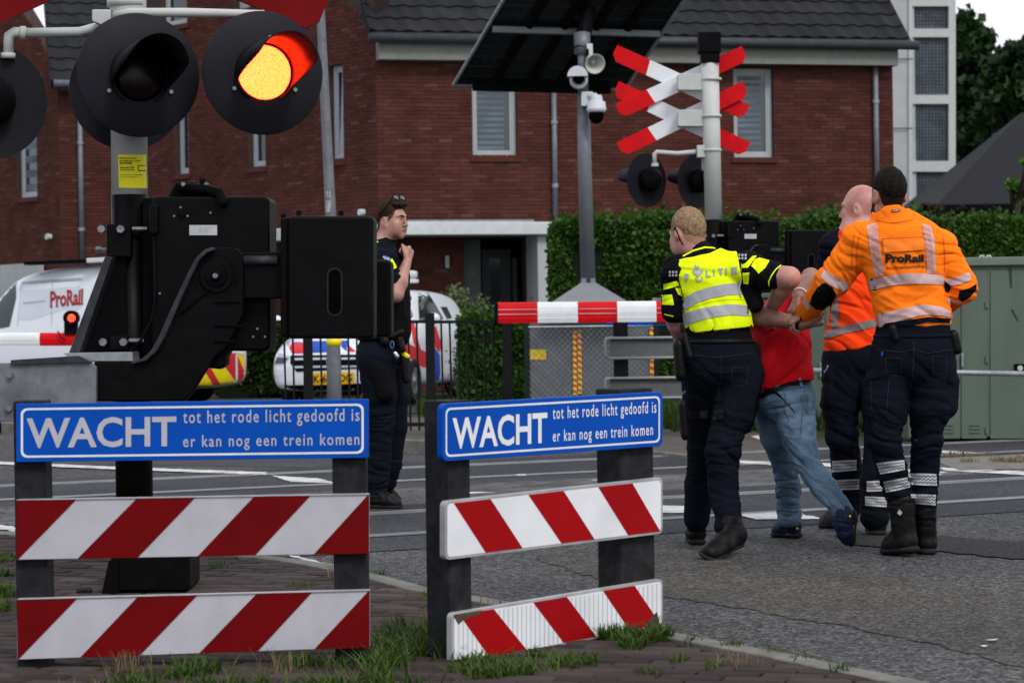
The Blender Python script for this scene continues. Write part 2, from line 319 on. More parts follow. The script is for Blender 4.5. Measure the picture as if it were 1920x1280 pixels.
def leaves(pts, size, name, m, parent=None, kind=None, up=0.0, aspect=1.6, seed=1):
    """many small leaf faces round given points"""
    g = np.random.default_rng(seed); n = len(pts); pts = np.asarray(pts, float)
    a = g.normal(size=(n, 3)); a[:, 2] += up; a /= np.linalg.norm(a, axis=1)[:, None]
    b = np.cross(a, g.normal(size=(n, 3))); b /= np.linalg.norm(b, axis=1)[:, None]
    s = size * g.uniform(0.6, 1.35, n)[:, None]
    w = np.cross(a, b) * 0.28 * s
    v = np.stack([pts - b * s * 0.5, pts + a * s * aspect * 0.28 - w * 0 + w, pts + b * s * 0.55 , pts - a * s * aspect * 0.28 + w], 1).reshape(-1, 3)
    off = np.array(wloc(parent)) if parent else np.zeros(3)
    v = v - off
    me = bpy.data.meshes.new(name); me.vertices.add(4 * n); me.vertices.foreach_set('co', v.ravel())
    me.loops.add(4 * n); me.loops.foreach_set('vertex_index', np.arange(4 * n)); me.polygons.add(n)
    me.polygons.foreach_set('loop_start', np.arange(n) * 4); me.polygons.foreach_set('loop_total', np.full(n, 4)); me.update(calc_edges=True)
    at = me.attributes.new('tint', 'FLOAT', 'FACE'); at.data.foreach_set('value', g.random(n))
    me.materials.append(m); o = bpy.data.objects.new(name, me); COL.objects.link(o)
    if parent: o.parent = parent
    if kind: o['kind'] = kind
    return o
V = Vector
# ================================================================== GROUND
def sheet(name, pts, z, m, kind='structure', label=None, parent=None, rag=0.0):
    if rag:
        out = []
        for i, a in enumerate(pts):
            b = pts[(i + 1) % len(pts)]; n = max(1, int((b - a).length / .05))
            for k in range(n): out.append(a.lerp(b, k / n) + V((rnd.uniform(-rag, rag), rnd.uniform(-rag, rag) * 1.5, 0)))
        pts = out
    mb = MB(); mb.add([(p.x, p.y, z) for p in pts], [tuple(range(len(pts)))])
    if sum(pts[i].x * pts[(i + 1) % len(pts)].y - pts[(i + 1) % len(pts)].x * pts[i].y for i in range(len(pts))) < 0: mb.f = [f[::-1] for f in mb.f]
    return mb.build(name, m, parent, kind=kind, label=label)
sheet('ground', [V((-400, -20, 0)), V((400, -20, 0)), V((400, 900, 0)), V((-400, 900, 0))], -0.02, M['soil'])
TA = G(1244, 975); TB = G(1820, 941); TD = (TB - TA).normalized(); TN = V((-TD.y, TD.x, 0))
def TP(v, w, z=0.0): return V((TA.x, TA.y, z)) + TD * v + TN * w
road_edge = [(-300, 955), (0, 1003), (300, 1030), (545, 1056), (620, 1068), (690, 1082), (800, 1112), (1000, 1148), (1240, 1194), (1500, 1243), (1700, 1285), (2300, 1440)]
far_edge = [(-700, 770), (0, 812), (400, 832), (805, 852), (1160, 846), (1300, 862), (1450, 868), (1560, 840), (2000, 822), (3200, 790)]
NE = [G(*p) for p in road_edge]; FE = [G(*p) for p in far_edge]
sheet('road', NE + [V((12, 6, 0)), V((14, 40, 0))] + FE[::-1] + [V((-14, 24, 0)), V((-9, 12, 0))], 0.0, M['asph'])
# the strips of asphalt in the tracks, laid over the road
sheet('track_bed', [TP(-9, -0.75), TP(11, -0.75), TP(11, 1.95), TP(-9, 1.95)], 0.004, M['asphtrack'])
sheet('track_bed', [TP(-12, 3.3), TP(14, 3.3), TP(14, 5.9), TP(-12, 5.9)], 0.004, M['asphtrack'])
sheet('road_patch', [G(*p) for p in [(1560, 1003), (1700, 1000), (1960, 1022), (2100, 1050), (1900, 1048), (1700, 1030), (1600, 1022)]], 0.006, M['asphpatch'], rag=.02)
sheet('road_wear', [G(*p) for p in [(1000, 1045), (1250, 1040), (1500, 1062), (1750, 1090), (2050, 1150), (2050, 1290), (1850, 1232), (1700, 1196), (1600, 1176), (1480, 1160), (1380, 1138), (1245, 1119), (1100, 1080)]], 0.003, asphalt('warm_worn_asphalt', (0.052, 0.050, 0.047), (0.080, 0.075, 0.067), 0.75, 1.1), rag=.022)
sheet('road_patch', [G(*p) for p in [(-200, 856), (700, 862), (980, 872), (900, 882), (300, 872), (-200, 872)]], 0.003, M['asphold'])
# rails
def rail(w, v0, v1):
    mb = MB()
    n = 14
    for a, b, m in [(-0.018, 0.018, 0)]:
        for i in range(n):
            p, q = v0 + (v1 - v0) * i / n, v0 + (v1 - v0) * (i + 1) / n
            mb.prism([TP(p, w + a, 0.004), TP(q, w + a, 0.004), TP(q, w + b, 0.004), TP(p, w + b, 0.004)], (0, 0, 0.008))
    root = mb.build('rail', M['rail'], kind='structure')
    g = MB()
    s = 1 if w in (0, 3.9) else -1
    for a, b in ((0.021, 0.085), (-0.05, -0.021)):
        a, b = (a * s, b * s); lo, hi = min(a, b), max(a, b)
        g.add([TP(v0, w + lo, 0.0062), TP(v1, w + lo, 0.0062), TP(v1, w + hi, 0.0062), TP(v0, w + hi, 0.0062)], [(0, 1, 2, 3)])
    g2 = MB(); lo, hi = min(0.086 * s, 0.100 * s), max(0.086 * s, 0.100 * s)
    g2.prism([TP(v0, w + lo, 0.004), TP(v1, w + lo, 0.004), TP(v1, w + hi, 0.004), TP(v0, w + hi, 0.004)], (0, 0, 0.006))
    g.build('flangeway', M['groove'], root); g2.build('check_rail', M['rail'], root)
for w in (0, 1.435): rail(w, -9, 16)
for w in (3.9, 5.335): rail(w, -14, 22)
# road paint
def paint(pts, z=0.010): sheet('road_marking', [G(*p) for p in pts], z, M['line'], rag=.012)
for pts in ([(-80, 860), (0, 867), (200, 876), (500, 887), (500, 892), (200, 881), (0, 872), (-80, 866)],
            [(508, 893), (600, 899), (632, 908), (545, 905)],
            [(-60, 980), (0, 986), (28, 990), (28, 999), (0, 995), (-60, 990)],
            [(540, 1044), (560, 1046), (630, 1064), (700, 1084), (680, 1084), (600, 1063)],
            [(1240, 950), (1292, 951), (1292, 963), (1240, 964)], [(1372, 966), (1480, 961), (1545, 975), (1420, 976)],
            [(1225, 837), (1385, 850), (1300, 850), (1225, 841)], [(1262, 855), (1310, 858), (1452, 868), (1450, 874), (1380, 869)],
            [(820, 925), (870, 924), (930, 925), (880, 928)], [(1103, 900), (1130, 899), (1140, 902), (1110, 903)],
            [(1405, 818), (1440, 818), (1480, 836), (1450, 836)], [(1520, 868), (1640, 876), (1780, 888), (1760, 893), (1620, 882), (1520, 874)],
            [(1715, 843), (1830, 850), (1810, 853), (1715, 848)], [(1762, 878), (1930, 886), (1930, 893), (1770, 884)],
            [(1370, 828), (1392, 832), (1380, 836), (1365, 832)], [(965, 891), (985, 890), (990, 893), (970, 894)],
            [(1852, 1203), (1868, 1202), (1870, 1204), (1854, 1205)], [(1838, 1215), (1848, 1214), (1848, 1217), (1840, 1217)]):
    paint(pts)
# paving
def inside(p, poly):
    c = False; j = len(poly) - 1
    for i in range(len(poly)):
        a, b = poly[i], poly[j]
        if (a.y > p.y) != (b.y > p.y) and p.x < (b.x - a.x) * (p.y - a.y) / (b.y - a.y) + a.x: c = not c
        j = i
    return c
def pixel(p):
    q = CM.transposed() @ (V(p) - CP); return (960 + q.x / -q.z * FPX, 640 - q.y / -q.z * FPX)
def paving(name, poly, z, ang, m, L=0.208, W=0.104, th=0.06, n_parts=300, label=None, piece='paver', sink=0.016):
    root = sheet(name, poly, z - sink, M['sand'], label=label)
    bx = [p.x for p in poly]; by = [p.y for p in poly]; ca, sa = math.cos(ang), math.sin(ang); cen = V((sum(bx) / len(bx), sum(by) / len(by), 0)); rad = max((p - cen).length for p in poly)
    got = []
    nj = int(rad / W) + 2; ni = int(rad / L) + 2
    for j in range(-nj, nj):
        for i in range(-ni, ni):
            u = (i + (0.5 if j % 2 else 0)) * L; v = j * W
            c = cen + V((u * ca - v * sa, u * sa + v * ca, 0))
            if not inside(c, poly): continue
            X, Y = pixel(c)
            if c.y < 3 or not (-120 < X < 2040 and Y < 1400): continue
            got.append((c.y, c))
    got.sort(key=lambda t: (not (pixel(t[1])[1] < 1290), t[0]))
    pm = None; rest = MB()
    for k, (_, c) in enumerate(got):
        dz = rnd.uniform(-0.003, 0.003); t = ang + rnd.uniform(-0.012, 0.012)
        if k < n_parts:
            if pm is None:
                a = MB(); hx, hy = L / 2 - 0.0050, W / 2 - 0.0050; e = 0.009
                a.rings([[V((sx * (hx - q), sy * (hy - q), zz)) for sx, sy in ((-1, -1), (1, -1), (1, 1), (-1, 1))] for q, zz in ((0, -th), (0, -e), (e, 0))])
                o = a.build(piece, m, root); pm = o.data
            else: o = bpy.data.objects.new(piece, pm); COL.objects.link(o); o.parent = root
            o.location = (c.x, c.y, z + dz); o.rotation_euler = (rnd.uniform(-.008, .008), rnd.uniform(-.008, .008), t)
        else:
            rest.tint = rnd.random(); hx, hy = L / 2 - 0.0050, W / 2 - 0.0050; e = 0.009; rt = Matrix.Rotation(t, 3, 'Z')
            rest.rings([[c + rt @ V((sx * (hx - q), sy * (hy - q), z + dz + zz)) for sx, sy in ((-1, -1), (1, -1), (1, 1), (-1, 1))] for q, zz in ((0, -0.03), (0, -e), (e, 0))])
    if rest.v: rest.build('paving_field', m, root, kind='stuff', tint=True)
    return root
near_poly = NE[:-1] + [V((9, 4.5, 0)), V((9, 2.5, 0)), V((-9, 2.5, 0)), V((-9, 12, 0))]
kb = MB(); NEs = NE
def inset(ps, d):
    out = []
    for i, p in enumerate(ps):
        a = ps[max(i - 1, 0)]; b = ps[min(i + 1, len(ps) - 1)]; t = (b - a).normalized(); out.append(p + V((t.y, -t.x, 0)) * d)
    return out
NI = inset(NE, 0.10)
np_poly = NI[:-1] + [V((9, 4.5, 0)), V((9, 2.5, 0)), V((-9, 2.5, 0)), V((-9, 12, 0))]
pavement = paving('pavement', np_poly, 0.022, R(-17), M['paver'])
k = 0
for i in range(len(NE) - 1):
    a, b, c, d = NE[i], NE[i + 1], NI[i + 1], NI[i]; n = max(1, int((b - a).length / 0.98))
    for j in range(n):
        t0, t1 = j / n + 0.004, (j + 1) / n - 0.004
        q = MB(); q.prism([x.lerp(y, t) + V((0, 0, -0.1)) for x, y, t in ((a, b, t0), (a, b, t1), (d, c, t1), (d, c, t0))], (0, 0, 0.128 + rnd.uniform(-.002, .002)))
        q.build('kerb_stone', M['kerb'], pavement, bevel=0.006, seg=1)
# strip of grey blocks between the two tracks
paving('block_paving', [TP(-7, 1.98), TP(9, 1.98), TP(9, 3.28), TP(-7, 3.28)], 0.008, math.atan2(TD.y, TD.x), M['greypaver'], n_parts=260, sink=0.005)
# far pavement with raised kerb
FI = [p + V((0, 0.14, 0)) for p in FE[:7]]
far_back = [G(1450, 812), G(1250, 806), G(800, 800), G(300, 790), G(0, 780), G(-700, 745)]
fz = [.11, .11, .11, .11, .05, .006, .004] + [.006, .006, .10, .11, .11, .11]
_fp = MB(); _fp.add([V((p.x, p.y, z)) for p, z in zip(FI + far_back, fz)], [tuple(range(13))])
bm_ = bmesh.new(); vs_ = [bm_.verts.new(v) for v in _fp.v]; bm_.faces.new(vs_); bmesh.ops.triangulate(bm_, faces=bm_.faces[:])
bmesh.ops.recalc_face_normals(bm_, faces=bm_.faces[:]); bm_.verts.index_update(); _fp.f = [tuple(x.index for x in f.verts) for f in bm_.faces]; bm_.free(); _fp.t = [0] * len(_fp.f); _fp.mi = [0] * len(_fp.f)
_fp.build('far_pavement', mat('far_paving', (0.095, 0.086, 0.078), 0.85, var=0.2, vscale=6, bump=0.004, bscale=40, dirt=0.4, dirtcol=(0.08, 0.075, 0.06)), kind='structure')
fk = MB()
for i in range(6):
    a, b, c, d = FE[i], FE[i + 1], FI[i + 1], FI[i]; hk0, hk1 = (.12, .12, .12, .12, .06, .014, .012)[i:i + 2]
    n = max(1, int((b - a).length / 1.0))
    for j in range(n):
        t0, t1 = j / n + 0.006, (j + 1) / n - 0.006
        q = MB(); q.prism([x.lerp(y, t) + V((0, 0, -0.1)) for x, y, t in ((a, b, t0), (a, b, t1), (d, c, t1), (d, c, t0))], (0, 0, 0.1 + hk0 + (hk1 - hk0) * (t0 + t1) / 2)); q.build('far_kerb_stone', M['kerb'], kind='structure', bevel=0.012)
sheet('car_park', [V((-25, 30, 0)), V((1.2, 30, 0)), V((1.2, 37.2, 0)), V((-25, 37.2, 0))], -0.008, M['asphold'])

# ================================================================== HOUSES
BW, BH, CO = 0.212, 0.052, 0.0625
def brickwall(parent, o, u, L, Hfn, openings=(), n_parts=0, name='wall', zmin=0.0, see=None, thick=0.28):
    """o: lower left corner, u: unit direction, outward normal = u x z; Hfn(s): wall height at s; openings: (s0, s1, z0, z1)"""
    nrm = u.cross(V((0, 0, 1))).normalized()
    back = MB(); cells = sorted({0.0, L, *[x for a in openings for x in a[:2]]}); zs = sorted({zmin, *[x for a in openings for x in a[2:]]})
    def P(s, z, d=0.0): return o + u * s + V((0, 0, z)) + nrm * d
    def hole(s, z): return any(a[0] < s < a[1] and a[2] < z < a[3] for a in openings)
    SS = sorted(set(cells) | {L * i / 24 for i in range(25)})
    for i in range(len(SS) - 1):
        s0, s1 = SS[i], SS[i + 1]; sm = (s0 + s1) / 2
        z = [q for q in zs]
        for j in range(len(z)):
            z0 = z[j]; zt = z[j + 1] if j + 1 < len(z) else None
            if zt is not None and hole(sm, (z0 + zt) / 2): continue
            t0, t1 = (zt, zt) if zt is not None else (Hfn(s0), Hfn(s1))
            if t0 <= z0 and t1 <= z0: continue
            back.prism([P(s0, z0), P(s1, z0), P(s1, max(t1, z0 + .001)), P(s0, max(t0, z0 + .001))], -nrm * thick)
    wall = back.build(name, M['mortar'], parent)
    rest = MB(); cand = []
    nrow = int(max(Hfn(s) for s in SS) / CO) + 1
    for r in range(nrow):
        z = r * CO + CO / 2
        if z < zmin: continue
        for c in range(-1, int(L / 0.222) + 1):
            s0 = c * 0.222 + (0.111 if r % 2 else 0) + rnd.uniform(-.003, .003); s1 = s0 + BW
            s0 = max(s0, 0.0); s1 = min(s1, L)
            for a in openings:
                if a[2] < z < a[3]:
                    if a[0] <= s0 < a[1]: s0 = a[1]
                    elif a[0] < s1 <= a[1]: s1 = a[0]
            if s1 - s0 < 0.03 or Hfn((s0 + s1) / 2) < z + 0.02: continue
            if any(a[0] < (s0 + s1) / 2 < a[1] and a[2] < z < a[3] for a in openings): continue
            cand.append((s0, s1, z))
    full = [i for i, (a, b, z) in enumerate(cand) if abs(b - a - BW) < 1e-4 and (see is None or see(a, z))]
    chosen = set(full[:n_parts]); pm = None; ang = math.atan2(u.y, u.x)
    for i, (a, b, z) in enumerate(cand):
        pr = 0.008 + rnd.uniform(-.0015, .002)
        if i in chosen:
            if pm is None:
                q = MB(); q.add([V((s * BW / 2, d, t * BH / 2)) for d in (0.0, -0.009) for s, t in ((-1, -1), (1, -1), (1, 1), (-1, 1))], [(4, 5, 6, 7), (0, 1, 5, 4), (1, 2, 6, 5), (2, 3, 7, 6), (3, 0, 4, 7)])
                ob = q.build('brick', M['brick'], wall, local=True); pm = ob.data
            else: ob = bpy.data.objects.new('brick', pm); COL.objects.link(ob); ob.parent = wall
            ob.location = P((a + b) / 2, z) - wloc(parent); ob.rotation_euler.z = ang
        else:
            rest.tint = rnd.random()
            rest.add([P(s, z + t * BH / 2, d) for d in (0.0, pr) for s, t in ((a, -1), (b, -1), (b, 1), (a, 1))], [(4, 5, 6, 7), (0, 1, 5, 4), (1, 2, 6, 5), (2, 3, 7, 6), (3, 0, 4, 7)])
    rest.build('brick_courses', M['brick'], wall, kind='stuff', tint=True)
    return wall
def window(parent, o, u, s0, s1, z0, z1, fr=0.07, inset=0.10, fm='frame', blinds=0, curtain=False, sill=True, door=False):
    nrm = u.cross(V((0, 0, 1))).normalized()
    def P(s, z, d): return o + u * s + V((0, 0, z)) + nrm * d
    f = MB()
    for a, b, c, d in ((s0, s1, z1 - fr, z1), (s0, s1, z0, z0 + fr), (s0, s0 + fr, z0 + fr, z1 - fr), (s1 - fr, s1, z0 + fr, z1 - fr)):
        f.prism([P(a, c, -inset), P(b, c, -inset), P(b, d, -inset), P(a, d, -inset)], -nrm * 0.07)
    root = f.build('window', M[fm], parent)
    g = MB(); g.prism([P(s0 + fr, z0 + fr, -inset - 0.03), P(s1 - fr, z0 + fr, -inset - 0.03), P(s1 - fr, z1 - fr, -inset - 0.03), P(s0 + fr, z1 - fr, -inset - 0.03)], -nrm * 0.01)
    if not blinds and not curtain: g.build('pane', M['glassdark'], root)
    if fr > 0.06:
        q = MB(); e = fr + 0.03
        for a, b, c, d in ((s0 + fr, s1 - fr, z1 - e, z1 - fr), (s0 + fr, s1 - fr, z0 + fr, z0 + e), (s0 + fr, s0 + e, z0 + e, z1 - e), (s1 - e, s1 - fr, z0 + e, z1 - e)):
            q.prism([P(a, c, -inset - 0.012), P(b, c, -inset - 0.012), P(b, d, -inset - 0.012), P(a, d, -inset - 0.012)], -nrm * 0.05)
        q.build('sash', M[fm], root)
    if blinds:
        mm = glass('blind_pane', (0.03, 0.045, 0.055), 0.1); g.build('pane', mm, root)
        for k in range(blinds):
            zz = z0 + fr + 0.04 + (z1 - z0 - 2 * fr - 0.06) * k / blinds
            b = MB(); hh = (z1 - z0) / blinds * rnd.uniform(0.35, 0.55)
            x1 = s1 - fr - (s1 - s0) * 0.16
            b.prism([P(s0 + fr, zz, -inset - 0.028), P(x1, zz, -inset - 0.028), P(x1, zz + hh, -inset - 0.028), P(s0 + fr, zz + hh, -inset - 0.028)], nrm * 0.004); b.build('blind_slat', M['blind'], root)
    if curtain:
        mm = glass('bare_pane', (0.008, 0.012, 0.015), 0.12); g.build('pane', mm, root)
        b = MB(); w = (s1 - s0 - 2 * fr)
        b.prism([P(s1 - fr - 0.03 - w * 0.1, z0 + fr, -inset - 0.027), P(s1 - fr, z0 + fr, -inset - 0.027), P(s1 - fr, z1 - fr, -inset - 0.027), P(s1 - fr - w * .45, z1 - fr, -inset - 0.027), P(s1 - fr - w * .9, z0 + fr, -inset - 0.027)], nrm * 0.003); b.build('curtain', M['curtain'], root)
    if sill:
        c = MB(); c.prism([P(s0 - 0.05, z0 - 0.09, 0.045), P(s1 + 0.05, z0 - 0.09, 0.045), P(s1 + 0.05, z0 - 0.02, 0.045), P(s0 - 0.05, z0 - 0.02, 0.045)], -nrm * 0.2); c.build('window_sill', mat('dark_red_sill', (0.085, 0.02, 0.014), 0.7), root)
    return root
def tiles(parent, o, u, L, slope, rows, n_parts=300, drop=0.0):
    """pantiles; o: eave left point, u: along eave, slope direction = into the house"""
    nin = -u.cross(V((0, 0, 1))).normalized(); sd = (nin * math.cos(slope) + V((0, 0, math.sin(slope)))).normalized(); up = u.cross(sd).normalized()
    TW, TL = 0.30, 0.345; n = int(L / TW); pm = None; rest = MB(); cnt = 0
    def tm():
        q = MB(); k = 7; top = []
        for row, (v, h) in enumerate(((0, 0.0), (0.0, 0.028), (TL + 0.05, 0.0))):
            top.append([V((TW * i / (k - 1) - 0.005, v, h + 0.032 * (math.cos(2 * math.pi * i / (k - 1)) + 1) / 2)) for i in range(k)])
        for a, b in ((0, 1), (1, 2)): q.add(top[a] + top[b], [(i, i + 1, k + i + 1, k + i) for i in range(k - 1)])
        return q
    base = tm()
    for r in range(rows):
        for c in range(n):
            org = o + u * (c * TW) + sd * (r * TL)
            if cnt < n_parts:
                if pm is None: ob = tm().build('roof_tile', M['tile'], parent, local=True); pm = ob.data
                else: ob = bpy.data.objects.new('roof_tile', pm); COL.objects.link(ob); ob.parent = parent
                mx = Matrix((u, sd, up)).transposed().to_4x4(); mx.translation = org - wloc(parent); ob.matrix_local = mx
            else:
                rest.tint = rnd.random(); rest.add([org + u * x + sd * y + up * z for x, y, z in base.v], base.f)
            cnt += 1
    if rest.v: rest.build('tile_rows', M['tile'], parent, kind='stuff', tint=True)
    return sd, up
# --- main house (its corner at image x=713)
c0 = V((-2.08, 38.1, 0)); uR = V((math.cos(R(14)), math.sin(R(14)), 0)); uL = V((2.96, -3.5, 0)).normalized()   # along front; along gable towards the corner
LR = 8.72; LG = 6.9; g0 = c0 - uL * LG; EH = 5.52
house = thing('brick_house', 'large red brick house with dark pantile roof and white canopy, behind the solar mast', 'house', c0)
def win_s(px, o, u):    # distance along a wall at an image column
    pl = Plane(o, u.cross(V((0, 0, 1)))); p = pl.at(px, 400); return (p - o).dot(u), pl
def win_z(px, py, o, u): return Plane(o, u.cross(V((0, 0, 1)))).at(px, py).z
def W(o, u, x0, x1, yt, yb): return (win_s(x0, o, u)[0], win_s(x1, o, u)[0], win_z((x0 + x1) / 2, yb, o, u), win_z((x0 + x1) / 2, yt, o, u))
w1 = W(c0, uR, 888, 972, 128, 293); w2 = W(c0, uR, 1378, 1453, 128, 295)
porch = W(c0, uR, 868, 985, 448, 755); porch = (porch[0], porch[1], 0.0, porch[3])
brickwall(house, c0, uR, LR, lambda s: EH, [w1, w2, porch], n_parts=300, name='front_wall', see=lambda s, z: 2.6 < z < 5.4 and 3.2 < s < 7.6 and not (6.1 < s < 7.0 and z > 3.4))
window(house, c0, uR, *w1, blinds=13); window(house, c0, uR, *w2, blinds=13)
RS = R(42)
def gable(s): return EH + min(s, LG - s) * math.tan(R(45)) + 0.02 if True else 0
a1 = W(g0, uL, 620, 647, 122, 300); a2 = W(g0, uL, 468, 500, 190, 313); a3 = W(g0, uL, 331, 356, 190, 326); a4 = W(g0, uL, 308, 357, -60, 47); a5 = W(g0, uL, 446, 474, -60, 16)
brickwall(house, g0, uL, LG, gable, [a1, a2, a3, a4, a5], n_parts=0, name='gable_wall')
window(house, g0, uL, *a1, fr=0.075, fm='framewhite', curtain=True); window(house, g0, uL, *a2, fr=0.075, fm='framewhite'); window(house, g0, uL, *a3, fr=0.075, fm='framewhite')
window(house, g0, uL, *a4, fr=0.075, fm='framewhite'); window(house, g0, uL, *a5, fr=0.075, fm='framewhite')
nR = uR.cross(V((0, 0, 1))); nL = uL.cross(V((0, 0, 1)))
# roof slab, tiles, gutter, fascia
rf = MB(); e0 = c0 + nR * 0.34 - uR * 0.12 + V((0, 0, EH + 0.10)); back_dir = -uL
sdir = (-nR * math.cos(RS) + V((0, 0, math.sin(RS))))
rid = [e0, e0 + uR * (LR + 0.32)]
ridge = [p + sdir * 5.4 for p in rid]; rf.prism([rid[0], rid[1], ridge[1], ridge[0]], V((0, 0, -0.12)))
roof = rf.build('roof', M['mortar'], house)
tiles(roof, e0 + V((0, 0, 0.012)) - nR * 0.02, uR, LR + 0.36, RS, 14, n_parts=290)
tiles(roof, e0 + V((0, 0, 0.012)) - nR * 0.02, uR, 0.01, RS, 0)
fa = MB(); fb = e0 + V((0, 0, -0.10))
fa.prism([c0 + nR * 0.012 + V((0, 0, EH - 0.30)), c0 + uR * LR + nR * 0.012 + V((0, 0, EH - 0.30)), c0 + uR * LR + nR * 0.012 + V((0, 0, EH + 0.02)), c0 + nR * 0.012 + V((0, 0, EH + 0.02))], nR * 0.24)
fa.build('eave_board', M['fascia'], house)
gt = MB(); gt.tube([fb - uR * 0.05 + nR * 0.03 + V((0, 0, 0.02)), fb + uR * (LR + 0.42) + nR * 0.03 + V((0, 0, 0.02))], 0.075, 12); gt.build('gutter', mat('dark_gutter', (0.05, 0.06, 0.07), 0.5, metal=0.2), house, smooth=True)
vg = MB()
for k in range(15):
    a = e0 + sdir * (0.345 * k) - uR * 0.01; up = uR.cross(sdir).normalized()
    q = MB(); q.prism([a + up * 0.085, a + sdir * 0.37 + up * 0.055, a + sdir * 0.37 - up * 0.13, a - up * 0.10], -uR * 0.04); q.build('verge_tile', M['tile'], roof)
def pipe(parent, x, yt, yb, o, u, r=0.045, off=0.07):
    pl = Plane(o + u.cross(V((0, 0, 1))) * off, u.cross(V((0, 0, 1)))); a = pl.at(x, yt); b = V((a.x, a.y, pl.at(x, yb).z)); mb = MB(); mb.tube([a, b], r, 12)
    o_ = mb.build('downpipe', M['gutter'], parent, smooth=True)
    for z in (0.3, 0.75):
        c = a.lerp(b, z); q = MB(); q.tube([c + V((0, 0, 0.03)), c - V((0, 0, 0.03))], r * 1.25, 12); q.build('pipe_bracket', M['galv'], o_)
    return o_
pipe(house, 1038, 150, 414, c0, uR); pipe(house, 1641, 92, 420, c0, uR)
# canopy round the corner and the porch below
cz = win_z(900, 444, c0, uR); ch = 0.20; cl = win_s(1062, c0, uR)[0]
cn = MB(); e = 0.85
cn.prism([c0 + nR * e + nL * 0.5 + V((0, 0, cz)), c0 + uR * cl + nR * e + V((0, 0, cz)), c0 + uR * cl + nR * .02 + V((0, 0, cz)), c0 + nR * .02 + nL * .02 + V((0, 0, cz)), c0 - uL * 3.2 + nL * .02 + V((0, 0, cz)), c0 - uL * 3.2 + nL * .5 + V((0, 0, cz))], (0, 0, ch))
cn.build('canopy', M['canopy'], house, bevel=0.015)
ct = MB(); ct.prism([c0 + uR * 0.3 + nR * (e + 0.02) + V((0, 0, cz + ch)), c0 + uR * cl * .75 + nR * (e + .02) + V((0, 0, cz + ch)), c0 + uR * cl * .75 + nR * .02 + V((0, 0, cz + ch)), c0 + uR * 0.3 + nR * .02 + V((0, 0, cz + ch))], (0, 0, 0.035)); ct.build('canopy_capping', M['galv'], house)
sw = win_s(985, c0, uR)[0]; sw2 = win_s(1040, c0, uR)[0]
q = MB(); q.prism([c0 + uR * sw + nR * (e - .1), c0 + uR * sw2 + nR * (e - .1), c0 + uR * sw2 + nR * .02, c0 + uR * sw + nR * .02], (0, 0, cz - .003)); q.build('porch_wall', M['concrete'], house)
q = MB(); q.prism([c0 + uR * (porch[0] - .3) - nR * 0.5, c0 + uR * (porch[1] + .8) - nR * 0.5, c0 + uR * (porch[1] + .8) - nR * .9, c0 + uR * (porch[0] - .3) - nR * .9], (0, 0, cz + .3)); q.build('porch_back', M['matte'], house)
dr = MB(); d0, d1 = porch[0] + 0.35, porch[1] - 0.2
dr.prism([c0 + uR * d0 - nR * 0.22, c0 + uR * d1 - nR * 0.22, c0 + uR * d1 - nR * 0.27, c0 + uR * d0 - nR * 0.27], (0, 0, 2.25)); door = dr.build('front_door', mat('dark_door', (0.018, 0.024, 0.026), 0.5), house)
for a, b in ((d0 + .12, d0 + .3), (d0 + .5, d0 + .58)):
    q = MB(); q.prism([c0 + uR * a - nR * 0.215 + V((0, 0, .3)), c0 + uR * b - nR * 0.215 + V((0, 0, .3)), c0 + uR * b - nR * 0.215 + V((0, 0, 2.1)), c0 + uR * a - nR * 0.215 + V((0, 0, 2.1))], -nR * 0.01); q.build('door_pane', M['glassdark'], door)
q = MB(); q.prism([c0 + uR * porch[0] - nR * .1, c0 + uR * (porch[0] + .3) - nR * .1, c0 + uR * (porch[0] + .3) - nR * .2, c0 + uR * porch[0] - nR * .2], (0, 0, cz)); q.build('door_frame', mat('grey_door_frame', (0.07, 0.085, 0.085), 0.5), house)
for px, py, o_, u_, nm in ((682, 398, g0, uL, 'wall_vent'), (178, 425, g0, uL, 'wall_vent')):
    pl = Plane(o_ + u_.cross(V((0, 0, 1))) * 0.012, u_.cross(V((0, 0, 1)))); p = pl.at(px, py); q = MB(); q.tube([p, p + u_.cross(V((0, 0, 1))) * 0.09], 0.05, 14); q.build(nm, M['canopy'], house)
pl = Plane(c0, nR); p = Plane(c0 + nR * .015, nR).at(838, 491); q = MB(); q.box(p + nR * .03, (.06, .06, .19)); q.build('porch_light', M['frame'], house)
# back and right sides so that the house is a closed volume
bk = MB(); hc = [c0 + uR * LR, c0 + uR * LR - uL * 5.0, g0 + uR * .1]
bk.prism([c0 + uR * LR - uR * .02 - nR * .02, c0 + uR * LR - uR * .02 - uL * 6.5, g0 - nR * 0 - uL * 0 + uR * 0.3 - nR * .3, g0 + uR * .35 - nR * .35], (0, 0, 0.01)); 
bw = MB(); a = c0 + uR * (LR - .01) - nR * .25; b = a - nR * 6.0; bw.prism([a, b, b - uR * .25, a - uR * .25], (0, 0, EH - .1)); bw.build('side_wall', M['brick'], house)
